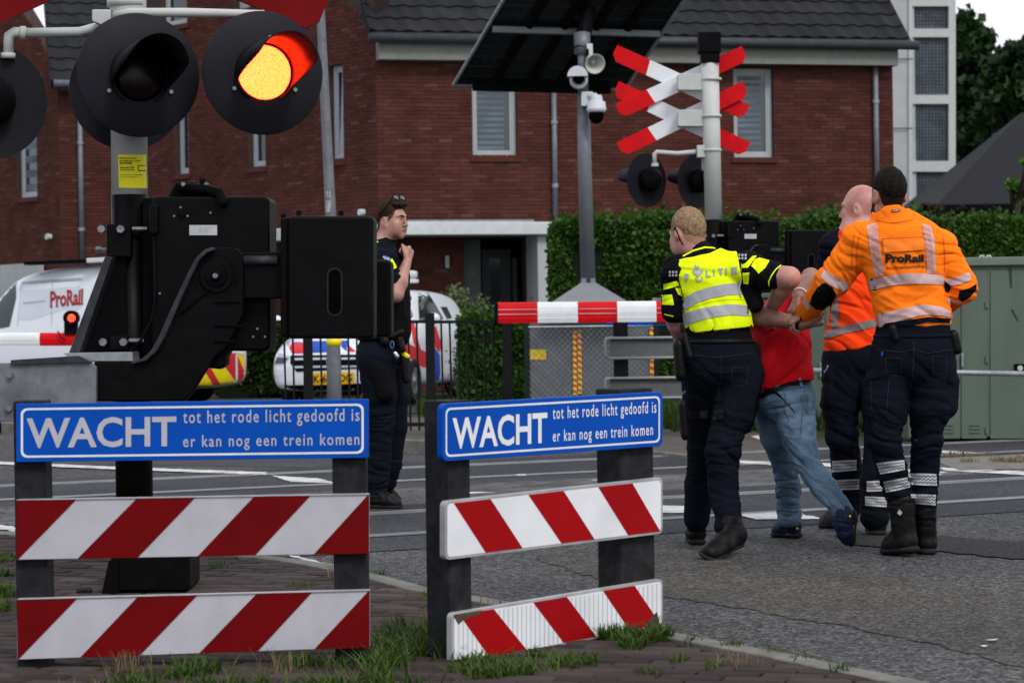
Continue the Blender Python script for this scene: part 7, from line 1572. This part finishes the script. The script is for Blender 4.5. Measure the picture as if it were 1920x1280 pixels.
deco([(1497, 709), (1502, 708), (1506, 724), (1501, 725)], 'belt_loop', M['denim'], je, bvh_of(je, sh3), .013)
q = MB(); pts = [J(1432, 732, -.13), J(1450, 733, -.16), J(1466, 745, -.17), J(1482, 764, -.17), J(1490, 772, -.165)]
q.rings([[p + V((-.008, 0, .014)), p + V((.008, 0, -.014)), p + V((.008, .006, -.014)), p + V((-.008, .006, .014))] for p in pts]); q.build('belt_end', M['leather'], o3)
def cuff(c, ax, r, nm, m, w=.004):
    ax = V(ax).normalized(); a = ax.orthogonal().normalized(); bq_ = ax.cross(a); q = MB(); q.tube([c + (a * math.cos(2 * math.pi * i / 20) + bq_ * math.sin(2 * math.pi * i / 20)) * r for i in range(21)], w, 8); return q.build(nm, m, o3, smooth=True)
cuff(wA.lerp(eA, .06), wA - eA, .036, 'black_handcuff', M['matte'], .008); cuff(wB.lerp(eB, .1), wB - eB, .036, 'white_handcuff', M['whiteclean'], .004)
q = MB(); q.tube([wA.lerp(eA, .06) + V((0, -.036, .02)), J(1502, 590, -.2), wB + V((.02, -.03, -.01))], .008, 8); q.build('handcuff_link', M['matte'], o3)
trm = mat('navy_trainer', (.008, .014, .05), .6, var=.4, vscale=25, bump=.001, bscale=80)
wh = add_shoe('trainer', trm, o3, V((J(1500, 1003, .42).x, 12.60, .0)), V((J(1447, 1003, .52).x, 12.72, .0)), J(1481, 972, .42), r=.042, shaft=.045)
wh2 = add_shoe('trainer', trm, o3, J(1588, 968, -.26) + V((.050, .01, .02)), V((U(1606, 1036, 11.80).x, 11.93, .01)), J(1584, 962, -.24), up=(-.75, -.25, .35), r=.043, shaft=.044)
cn1 = bvh_of(wh); cn2 = bvh_of(wh2)
for pts, c_ in (([(1472, 1000), (1482, 1000), (1482, 1004), (1472, 1004)], cn1), ([(1488, 1001), (1496, 1001), (1496, 1004), (1488, 1004)], cn1)): wrap_px(pts, c_, .008, 4).build('sole_window', M['tape'], o3)
wrap_px(disc_px(1495, 990, 2.2, n=10), cn1, .008, 4).build('shoe_badge', M['hivyellow'], o3); wrap_px(disc_px(1594, 967, 2.2, n=10), cn2, .008, 4).build('shoe_badge', M['hivyellow'], o3)
for pts in ([(1600, 985), (1603, 985), (1605, 1000), (1602, 1000)], [(1604, 1008), (1607, 1008), (1606, 1020), (1603, 1020)]): wrap_px(pts, cn2, .008, 4).build('yellow_trim', M['hivyellow'], o3)

# ---------------------------------------------------------------- 4  bald man in the orange-red vest
J = lambda x, y, d=0.0: U(x, y, 13.0 + d)
o4 = person('bald man in orange red vest over a dark jacket, half hidden behind another worker', 1600, 13.0)
T4 = headframe(J(1614, 394, 0), -58, 6, 0)
b = Body(.03); add_head(b, T4, 1.0)
b.cone(J(1622, 405, -.01), J(1626, 450, -.03), .064, .075); b.cone(J(1612, 450), J(1605, 640), .13, .12)
s4l = J(1566, 462, .0); e4 = J(1546, 532, .05); w4 = J(1524, 566, .05); s4r = J(1665, 460, .0)
b.chain([J(1610, 455), s4l, e4, w4], [.07, .055, .045, .03]); add_hand(b, w4, (-1, 0, -.4), (0, 0, -1), 1, .95, (40, 50, 30)); b.chain([J(1610, 455), s4r, J(1672, 540, .08), J(1640, 570, .3)], [.07, .055, .045, .03])
b.chain([J(1582, 690), J(1576, 760, 0), J(1578, 820, 0), J(1590, 890, .06), J(1592, 945, .12)], [.08, .07, .055, .045, .04]); b.chain([J(1638, 690), J(1650, 760, -.1), J(1650, 830, -.2), J(1641, 900, -.26), J(1640, 968, -.30)], [.08, .07, .055, .045, .04])
bd4 = b.mesh('body', M['skin2'], o4, h=.0052, fine=.0005)
s = Body(.035); s.cone(J(1612, 470), J(1604, 640), .15, .14, ((0, 1, 0), .8)); s.chain([J(1590, 456), s4l, e4, w4], [.07, .078, .062, .050]); s.chain([J(1640, 456), s4r, J(1672, 540, .08), J(1640, 570, .3)], [.07, .075, .06, .048])
jk4 = s.mesh('dark_jacket', M['navy'], o4, folds=[(s4l, .14, (.3, 0, 1), 24, .011), (e4, .12, (.4, 0, 1), 26, .010)])
v_ = Body(.03); v_.cone(J(1618, 462), J(1608, 560), .172, .160, ((0, 1, 0), .80)); v_.cone(J(1608, 560), J(1602, 650), .160, .168, ((0, 1, 0), .82)); v_.cone(J(1578, 448), J(1660, 442), .05, .05, k=.03)
def vc4(P):
    q = (P - np.array(CP)) @ np.array(CM); X = 960 + q[:, 0] / -q[:, 2] * FPX; Yp = 640 - q[:, 1] / -q[:, 2] * FPX
    lft = np.interp(Yp, [420, 434, 445, 470, 520, 600, 640, 665], [1592, 1572, 1570, 1578, 1566, 1552, 1542, 1540]); hem = np.interp(X, [1530, 1542, 1600, 1660], [658, 664, 655, 642])
    return np.maximum.reduce([Yp - hem, lft - X, X - 1680]) / 350.
v_.p.append((vc4, A3(J(1490, 720, -.4)), A3(J(1720, 380, .6)), 0.0, 2))
ve4 = v_.mesh('orange_red_vest', M['orangered'], o4, h=.006, folds=[(J(1590, 600, -.1), .22, (.6, 0, 1), 16, .014), (J(1600, 540, -.1), .18, (1, 0, .5), 16, .012), (J(1600, 480), .15, (.3, 0, 1), 14, .006)])
c4 = bvh_of(ve4); ca4 = bvh_of(ve4, jk4)
tg = mat('dull_reflective_tape', (.20, .17, .17), .5, var=.15, vscale=25)
for pts in ([(1545, 622), (1575, 612), (1640, 598), (1645, 612), (1580, 626), (1543, 637)], [(1559, 548), (1573, 546), (1572, 612), (1558, 616)], [(1590, 434), (1602, 428), (1608, 431), (1598, 437)]): deco(pts, 'reflective_band', tg, ve4, c4, .005)
deco([(1572, 434), (1582, 434), (1592, 438), (1590, 440), (1576, 438)], 'vest_edge', M['carred'], ve4, ca4, .006); deco(disc_px(1545, 643, 2.5, n=8), 'label', M['tape'], ve4, c4, .006)
t = Body(.03); t.ell(J(1606, 672), (.185, .145, .14)); t.chain([J(1582, 690), J(1576, 760, 0), J(1578, 820, 0), J(1590, 890, .06), J(1592, 945, .12)], [.115, .105, .086, .08, .078], k=.02); t.chain([J(1638, 690), J(1650, 760, -.1), J(1650, 830, -.2), J(1641, 900, -.26), J(1640, 968, -.30)], [.11, .10, .082, .078, .078], k=.02); t.cone(J(1555, 700, -.06), J(1552, 745, -.06), .045, .05, ((1, 0, 0), .6))
tr4 = t.mesh('trousers', M['navy'], o4, folds=[(J(1578, 820), .18, (.3, 0, 1), 20, .013), (J(1590, 930, .1), .13, (0, 0, 1), 30, .012), (J(1640, 930, -.3), .13, (0, 0, 1), 30, .012), (J(1580, 720), .2, (.5, 0, 1), 16, .011)])
c4t = bvh_of(tr4); chev = mat('chevron_tape', (.42, .43, .46), .45, var=.1, vscale=30)
def leg_band(tl, tr_, br, bl, par, cast):
    o_ = wrap_px([tl, bil([tl, tr_, br, bl], .5, -.02), tr_, br, bil([tl, tr_, br, bl], .5, 1.02), bl], cast, .006, 4).build('reflective_band', chev, par, smooth=True); n = 13; q = MB()
    for r_ in (.22, .5, .78):
        for k in range(n):
            u0 = k / n; u1 = (k + 1) / n; a = .07 if k % 2 else -.07; w = .035
            wrap_px([bil([tl, tr_, br, bl], u0, r_ - a - w), bil([tl, tr_, br, bl], u1, r_ + a - w), bil([tl, tr_, br, bl], u1, r_ + a + w), bil([tl, tr_, br, bl], u0, r_ - a + w)], cast, .009, 8, q)
    q.build('zigzag_line', M['navy'], o_)
leg_band((1560, 864), (1606, 862), (1606, 881), (1560, 885), tr4, c4t); leg_band((1567, 900), (1611, 898), (1611, 917), (1570, 918), tr4, c4t); leg_band((1625, 902), (1664, 900), (1662, 920), (1625, 921), tr4, c4t); leg_band((1622, 930), (1664, 932), (1662, 950), (1622, 947), tr4, c4t)
vs, fs, (x0, y0, x1, y1) = glyphs('Rail', .02); q = MB(); wrap_px([bil([(1544, 697), (1551, 684), (1554, 686), (1547, 699)], (x - x0) / (x1 - x0), (y1 - y) / (y1 - y0)) for x, y, z in vs], c4t, .006, 20, q, [list(f) for f in fs]); q.build('pocket_lettering', M['inkgrey'], tr4)
add_shoe('boot', mat('grey_boot', (.035, .036, .034), .6, var=.3, vscale=20), o4, V((J(1590, 978, .15).x, 13.12, 0)), V((J(1532, 978, .22).x, 13.22, 0)), J(1591, 945, .12), r=.046, shaft=.052)
add_shoe('boot', M['leather'], o4, V((J(1645, 1000, -.3).x, 12.66, 0)), V((J(1636, 1000, -.1).x, 12.90, 0)), J(1640, 962, -.30), r=.048, shaft=.056)

# ---------------------------------------------------------------- 5  railway worker in the orange jacket
J = lambda x, y, d=0.0: U(x, y, 11.6 + d)
o5 = person('dark haired railway worker in an orange jacket, rightmost of the walking group', 1710, 11.6)
T5 = headframe(J(1667, 368, 0), -16, 5, 0)
b = Body(.03); add_head(b, T5, .97)
b.cone(J(1668, 385, .0), J(1678, 425, .02), .057, .060, k=.012); b.cone(J(1695, 490), J(1712, 620), .12, .12, ((0, 1, 0), .8))
s5 = J(1612, 452, .02); e5 = J(1562, 528, .10); w5 = J(1512, 584, .38); s5r = J(1762, 462, .02); e5r = J(1803, 540, .02); w5r = J(1772, 568, .22)
b.chain([J(1690, 460), s5, e5, w5], [.05, .05, .045, .03]); add_hand(b, w5, (-.8, .1, -.5), (.2, .3, -1), -1, .98, (45, 55, 35)); b.chain([J(1690, 460), s5r, e5r, w5r], [.05, .05, .045, .03]); add_hand(b, w5r, (-.5, 1, 0), (-1, 0, 0), 1, .95)
b.chain([J(1668, 690, 0), J(1662, 760, -.02), J(1658, 825, -.03), J(1672, 880, .0), J(1684, 930, .03)], [.085, .07, .055, .045, .04]); b.chain([J(1748, 690, 0), J(1742, 760, 0), J(1735, 825, .02), J(1732, 890, .06), J(1732, 950, .08)], [.085, .07, .055, .045, .04])
bd5 = b.mesh('body', M['skin'], o5, h=.0052, fine=.0005)
hr5 = add_hair(o5, T5, hairmat('dark_brown_hair', (.016, .012, .010), (.006, .005, .004)), .97, vol=.006, top=.008, line=((-.12, -.025), (-.09, -.018), (-.06, .0), (-.03, .02), (.02, .028), (.045, .050), (.07, .088), (.12, .105)), fine=.0022)
clip5 = mat('clipped_hair', (.042, .027, .022), .75, col2=(.016, .011, .009), vscale=60, spec=.05)
def clip_zone(o_, T, sc, m_, fn):
    me = o_.data; me.materials.append(m_); Ti = T.inverted(); offv = wloc(o_); n_ = len(me.vertices); co = np.empty(n_ * 3); me.vertices.foreach_get('co', co); co = co.reshape(-1, 3) + np.array(offv)
    q = (co @ np.array(Ti.to_3x3()).T + np.array(Ti.translation)) / sc; z_ = fn(q) + (vn(co * 160) - .5) * .012
    pl_ = np.array([list(p.vertices) for p in me.polygons]); me.polygons.foreach_set('material_index', (z_[pl_].mean(1) > 0).astype(int))
def zone5(q):
    z = q[:, 2] - np.interp(q[:, 1], [-.12, -.07, -.04, -.025, .0, .02, .05, .07], [-.105, -.10, -.07, .03, .04, -.01, .0, .06]); ear = (np.abs(q[:, 0]) > .062) & (q[:, 1] > -.035) & (q[:, 1] < .018) & (q[:, 2] < .038); z[ear] = -1; z[np.abs(q[:, 0]) > .12] = -1; z[q[:, 1] > .065] = -1; return z
clip_zone(bd5, T5, .97, clip5, zone5)
def zone2(q):
    z = q[:, 2] - np.interp(q[:, 1], [-.12, -.07, -.04, -.025, .0, .02, .05, .07], [-.09, -.085, -.05, .03, .04, .0, .03, .07]); ear = (np.abs(q[:, 0]) > .062) & (q[:, 1] > -.035) & (q[:, 1] < .018) & (q[:, 2] < .038); z[ear] = -1; z[np.abs(q[:, 0]) > .12] = -1; z[q[:, 1] > .06] = -1; return z
clip_zone(bd2, T2, .96, mat('clipped_blond', (.30, .17, .11), .75, col2=(.24, .125, .085), vscale=60, spec=.05), zone2); clip_zone(bd1, T1, .93, mat('clipped_brown', (.10, .055, .038), .75, col2=(.05, .03, .02), vscale=60, spec=.05), zone2)
q = Body(.012); 
Lh = lambda x, y, z: T5 @ V((x * .97, y * .97, z * .97)); q.chain([Lh(-.070, .02, -.02), Lh(-.062, .045, -.07), Lh(-.03, .078, -.098), Lh(.03, .078, -.098), Lh(.062, .045, -.07)], [.010, .016, .018, .018, .014], k=.01); q.mesh('beard', mat('beard', (.03, .02, .016), .85), o5, h=.0045, fine=.0016, finescale=120)
s = Body(.04); s.cone(J(1691, 475), J(1702, 545), .200, .172, ((0, 1, 0), .74)); s.cone(J(1702, 545), J(1713, 590), .172, .184, ((0, 1, 0), .76)); s.cone(J(1628, 452), J(1748, 455), .080, .078, k=.05); s.cone(J(1668, 408), J(1680, 436), .088, .135, k=.03); s.cone(J(1690, 418), J(1730, 450), .07, .09, k=.03)
s.chain([J(1628, 455), s5, e5, w5], [.082, .088, .080, .052], k=.025); s.chain([J(1740, 460), s5r, e5r, w5r], [.08, .080, .072, .060], k=.025); s.cone(J(1668, 386, .0), J(1674, 412, 0), .080, .088, k=.012)
def jc5(P):
    q = (P - np.array(CP)) @ np.array(CM); X = 960 + q[:, 0] / -q[:, 2] * FPX; Yp = 640 - q[:, 1] / -q[:, 2] * FPX
    a = (Yp - np.interp(X, [1600, 1640, 1670, 1720, 1795, 1830], [640, 636, 622, 612, 608, 606])) / 390.
    d = (P[:, 1] - 11.6); b_ = (np.interp(X, [1600, 1642, 1660, 1685, 1700, 1720], [380, 400, 386, 383, 392, 380]) - Yp) / 390.
    b_ = np.where(P[:, 1] < 11.72, b_, b_ - .03); return np.maximum(a, b_)
s.p.append((jc5, A3(J(1450, 760, -.4)), A3(J(1900, 340, .8)), 0.0, 2))
jk5 = s.mesh('orange_jacket', M['orange'], o5, h=.006, folds=[(J(1700, 575, -.1), .24, (.35, 0, 1), 15, .013), (J(1660, 560, -.1), .18, (-.5, 0, 1), 16, .012), (s5, .15, (.6, 0, .6), 20, .012), (e5, .15, (.7, 0, .6), 26, .014), (s5r, .15, (.2, 0, 1), 20, .012), (e5r, .14, (.3, 0, 1), 24, .014), (J(1740, 480, -.1), .16, (1, 0, .3), 13, .008), (J(1685, 420, -.1), .10, (.2, 0, 1), 20, .007)])
c5 = bvh_of(jk5); tp5 = mat('pinkish_reflective_tape', (.50, .34, .345), .45, var=.06, vscale=20)
def band(top, bot, nm='reflective_band', zig=True, par=jk5, cast=c5):
    o_ = strip_px(top, bot, cast, nm, tp5, par, .004, 5)
    return o_
B5 = [([(1625, 424), (1643, 418)], [(1640, 522), (1658, 515)], 1)]
wrap_px([(1625, 424), (1635, 419), (1644, 418), (1649, 460), (1658, 515), (1641, 520), (1632, 470)], c5, .005, 5).build('reflective_band', tp5, jk5, smooth=True)
wrap_px([(1728, 418), (1745, 424), (1752, 450), (1755, 513), (1738, 513), (1737, 460)], c5, .005, 5).build('reflective_band', tp5, jk5, smooth=True)
strip_px([(1619, 529), (1640, 525), (1670, 516), (1700, 512), (1735, 513), (1770, 517)], [(1622, 547), (1642, 541), (1672, 535), (1702, 532), (1735, 532), (1770, 534)], c5, 'reflective_band', tp5, jk5, .007)
strip_px([(1636, 592), (1665, 585), (1700, 577), (1730, 570), (1765, 575), (1791, 588)], [(1640, 618), (1668, 606), (1702, 597), (1732, 590), (1765, 591), (1791, 596)], c5, 'reflective_band', tp5, jk5, .007)
wrap_px([(1545, 505), (1560, 515), (1578, 525), (1592, 532), (1590, 548), (1570, 542), (1552, 531), (1538, 519)], c5, .006, 5).build('reflective_band', tp5, jk5, smooth=True)
wrap_px([(1771, 524), (1795, 519), (1817, 510), (1822, 524), (1800, 533), (1773, 537)], c5, .006, 5).build('reflective_band', tp5, jk5, smooth=True)
wrap_px([(1509, 556), (1513, 562), (1520, 578), (1514, 582), (1504, 566)], c5, .006, 5).build('reflective_band', tp5, jk5, smooth=True); wrap_px([(1776, 558), (1800, 566), (1802, 570), (1778, 569)], c5, .006, 5).build('reflective_band', tp5, jk5, smooth=True)
# zigzag print on the tapes
zz = MB(); zm = mat('zigzag_print', (.60, .22, .16), .5)
def zig(q4, rows, n, w=.05, amp=.09):
    for r_ in range(rows):
        c_ = (r_ + .5) / rows
        for k in range(n):
            a = amp if k % 2 else -amp; wrap_px([bil(q4, c_ - a - w, k / n), bil(q4, c_ + a - w, (k + 1) / n), bil(q4, c_ + a + w, (k + 1) / n), bil(q4, c_ - a + w, k / n)], c5, .0085, 9, zz)
zig([(1626, 425), (1643, 419), (1657, 514), (1641, 519)], 4, 18); zig([(1729, 419), (1745, 425), (1754, 512), (1739, 512)], 4, 18)
zz.build('zigzag_print', zm, jk5, kind='stuff')
wrap_px([(1541, 532), (1548, 530), (1562, 540), (1568, 553), (1560, 570), (1545, 582), (1529, 580), (1518, 570), (1522, 555), (1532, 540)], c5, .011, 3).build('elbow_patch', M['blackcloth'], jk5, smooth=True)
wrap_px([(1799, 545), (1818, 540), (1831, 532), (1831, 543), (1818, 558), (1805, 566), (1796, 560)], c5, .011, 3).build('elbow_patch', M['blackcloth'], jk5, smooth=True); wrap_px([(1771, 527), (1776, 530), (1783, 536), (1780, 548), (1772, 546)], c5, .012, 3).build('elbow_patch', M['blackcloth'], jk5, smooth=True)
wrap_px([(1520, 553), (1528, 558), (1527, 561), (1518, 556)], c5, .009, 5).build('orange_pull', M['orange'], jk5)
wrap_px([(1641, 623), (1660, 606), (1700, 600), (1740, 594), (1791, 598), (1791, 606), (1740, 604), (1700, 612), (1670, 616), (1650, 628), (1644, 632)], c5, .009, 5).build('navy_hem', M['navy'], jk5, smooth=True)
fl_ = MB(); wrap_px([(1654, 448), (1732, 444), (1732, 468), (1657, 473)], c5, .006, 6, fl_); fl_.build('back_flap', mat('orange_flap', (.90, .20, .015), .75, var=.03), jk5, smooth=True)
sd_ = MB()
for pts in ([(1654, 447.4), (1732, 443.6), (1732, 444.4), (1654, 448.4)], [(1657, 473), (1732, 468), (1732, 469.4), (1657, 474.6)], [(1653.4, 447), (1654.8, 447), (1657.6, 474), (1656.4, 474)]): wrap_px(pts, c5, .0075, 6, sd_)
sd_.build('flap_seam', mat('dark_orange_seam', (.40, .07, .005), .8), jk5, kind='stuff')
slab_word('ProRail', [(1660, 476), (1732, 477), (1732, 491), (1660, 493)], c5, .006, M['ink'], jk5, bold=.045)
vs, fs, (x0, y0, x1, y1) = glyphs('Incidentenbestrijding', .012); q = MB(); wrap_px([bil([(1662, 499), (1733, 495), (1733, 503), (1662, 507)], (x - x0) / (x1 - x0), (y1 - y) / (y1 - y0)) for x, y, z in vs], c5, .006, 8, q, [list(f) for f in fs]); q.build('lettering', M['ink'], jk5)
lbq = wrap_px([(1672, 393), (1688, 392), (1688, 396), (1672, 397)], c5, .006, 5).build('collar_label', M['ink'], jk5)
vs, fs, (x0, y0, x1, y1) = glyphs('SIOEN', .02); q = MB(); wrap_px([bil([(1674, 394), (1686, 393.3), (1686, 395.3), (1674, 396)], (x - x0) / (x1 - x0), (y1 - y) / (y1 - y0)) for x, y, z in vs], c5, .008, 20, q, [list(f) for f in fs]); q.build('label_print', M['whiteclean'], lbq)
q = MB(); q.tube([J(1714, 418, -.02), J(1714, 409, -.02)], .007, 8); q.build('radio_antenna', M['matte'], o5)
t = Body(.03); t.ell(J(1710, 665), (.200, .150, .155)); t.cone(J(1712, 625), J(1711, 655), .18, .195, ((0, 1, 0), .76)); t.chain([J(1668, 690, 0), J(1662, 760, -.02), J(1658, 825, -.03), J(1672, 880, .0), J(1684, 930, .03)], [.116, .100, .080, .070, .066], k=.02); t.chain([J(1748, 690, 0), J(1744, 760, 0), J(1737, 825, .02), J(1733, 890, .06), J(1732, 950, .08)], [.116, .098, .076, .068, .064], k=.02); t.cone(J(1785, 715, 0), J(1780, 765, 0), .035, .04); t.cone(J(1636, 715, -.05), J(1636, 770, -.05), .04, .045)
tr5 = t.mesh('trousers', M['navy'], o5, h=.0065, folds=[(J(1662, 820, -.1), .18, (.3, 0, 1), 20, .013), (J(1735, 820, -.1), .18, (-.3, 0, 1), 20, .013), (J(1682, 920, 0), .12, (0, 0, 1), 30, .011), (J(1732, 930, 0), .12, (0, 0, 1), 30, .011), (J(1710, 700), .22, (.4, 0, 1), 15, .010)])
c5t = bvh_of(tr5)
leg_band((1643, 868), (1696, 862), (1697, 880), (1650, 889), tr5, c5t); leg_band((1656, 903), (1705, 894), (1707, 913), (1661, 923), tr5, c5t); leg_band((1704, 887), (1756, 888), (1757, 910), (1708, 908), tr5, c5t); leg_band((1708, 926), (1755, 927), (1754, 947), (1710, 943), tr5, c5t)
q = Body(.01); q.ell(J(1712, 630, 0), (.194, .152, .030)); q.mesh('belt', M['navy'], o5)
for a, bb, r, nm in (((1788, 628, -.04), (1794, 655, -.04), .026, 'belt_pouch'), ((1674, 615, -.15), (1680, 634, -.15), .018, 'belt_clip')): q = Body(.01); q.cone(J(*a), J(*bb), r, r); q.mesh(nm, M['leather'], o5, h=.006)
for pts in ([(1780, 706), (1792, 716), (1790, 722), (1778, 716)], [(1627, 705), (1650, 700), (1668, 703), (1668, 708), (1650, 706), (1628, 712)]): deco(pts, 'pocket_flap', M['blackcloth'], tr5, c5t, .010)
deco([(1652, 660), (1656, 659), (1656, 666), (1652, 667)], 'blue_pen', M['carblue'], tr5, c5t, .01)
bt1 = add_shoe('boot', M['leather'], o5, V((J(1712, 1020, -.02).x, 11.58, .02)), V((J(1660, 1030, .05).x, 11.72, .0)), J(1690, 938, .02), r=.056, shaft=.066, up=(.1, -.1, 1), tr=.052)
bt2 = add_shoe('boot', M['leather'], o5, V((J(1738, 1030, .08).x, 11.66, 0)), V((J(1728, 1030, .3).x, 11.92, 0)), J(1733, 955, .08), r=.050, shaft=.058)
wrap_px([(1682, 962), (1686, 954), (1692, 960), (1688, 966)], bvh_of(bt1), .006, 4).build('heel_mark', M['tape'], o5)
def seam(pts, w, nm, m, par, cast, off=.004):
    L_, R_ = [], []
    for i, p in enumerate(pts):
        a = pts[max(i - 1, 0)]; b_ = pts[min(i + 1, len(pts) - 1)]; dx, dy = b_[0] - a[0], b_[1] - a[1]; n_ = math.hypot(dx, dy); L_.append((p[0] - dy / n_ * w / 2, p[1] + dx / n_ * w / 2)); R_.append((p[0] + dy / n_ * w / 2, p[1] - dx / n_ * w / 2))
    return wrap_px(L_ + R_[::-1], cast, off, 5).build(nm, m, par)
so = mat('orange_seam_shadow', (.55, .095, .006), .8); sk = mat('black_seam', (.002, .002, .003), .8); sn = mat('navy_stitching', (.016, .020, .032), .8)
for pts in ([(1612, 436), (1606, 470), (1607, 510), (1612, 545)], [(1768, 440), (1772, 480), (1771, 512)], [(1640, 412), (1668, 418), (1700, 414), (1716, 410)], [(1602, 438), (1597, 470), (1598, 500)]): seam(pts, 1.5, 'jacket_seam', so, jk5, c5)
for pts in ([(1262, 492), (1272, 525), (1281, 560), (1275, 585), (1270, 602)], [(1384, 472), (1391, 500), (1397, 530), (1405, 560), (1411, 590)], [(1285, 627), (1330, 621), (1370, 617), (1411, 613)]): seam(pts, 2.4, 'vest_edging', sk, vest2, cv, .006)
seam([(1298, 575), (1330, 566), (1365, 561), (1400, 562)], .01 + 1.0, 'vest_seam', mat('yellow_seam', (.45, .55, .01), .8), vest2, cv, .003)
for pts in ([(1714, 640), (1712, 690), (1706, 745)], [(1640, 655), (1690, 660), (1712, 655)], [(1714, 655), (1740, 662), (1788, 655)], [(1748, 668), (1775, 668), (1774, 700), (1750, 702), (1748, 668)], [(1660, 670), (1690, 672), (1690, 705), (1662, 702), (1660, 670)], [(1632, 712), (1634, 770), (1662, 772), (1667, 710)]): seam(pts, 1.4, 'trouser_seam', sn, tr5, c5t)
for pts in ([(1352, 665), (1352, 705), (1346, 745)], [(1290, 700), (1322, 702), (1324, 745), (1288, 742), (1290, 700)], [(1292, 665), (1345, 670), (1410, 662)], [(1372, 690), (1402, 688), (1400, 722), (1373, 724), (1372, 690)]): seam(pts, 1.4, 'trouser_seam', sn, tr2, ct)
seam([(1467, 722), (1473, 745), (1470, 775)], 1.4, 'jeans_seam', mat('jeans_stitching', (.075, .11, .16), .85), je, cj)
for pts in ([(1430, 765), (1456, 764), (1458, 792), (1434, 796), (1430, 765)],): seam(pts, 1.3, 'jeans_seam', mat('jeans_pocket_stitching', (.07, .105, .155), .85), je, cj)
for pts in ([(1445, 705), (1470, 690), (1500, 680)], [(1440, 690), (1456, 668), (1470, 640)]): pass
for o in bpy.data.objects:
    if o.parent in (o1, o2, o3, o4, o5) and LOC.get(o) is None: LOC[o] = wloc(o.parent)
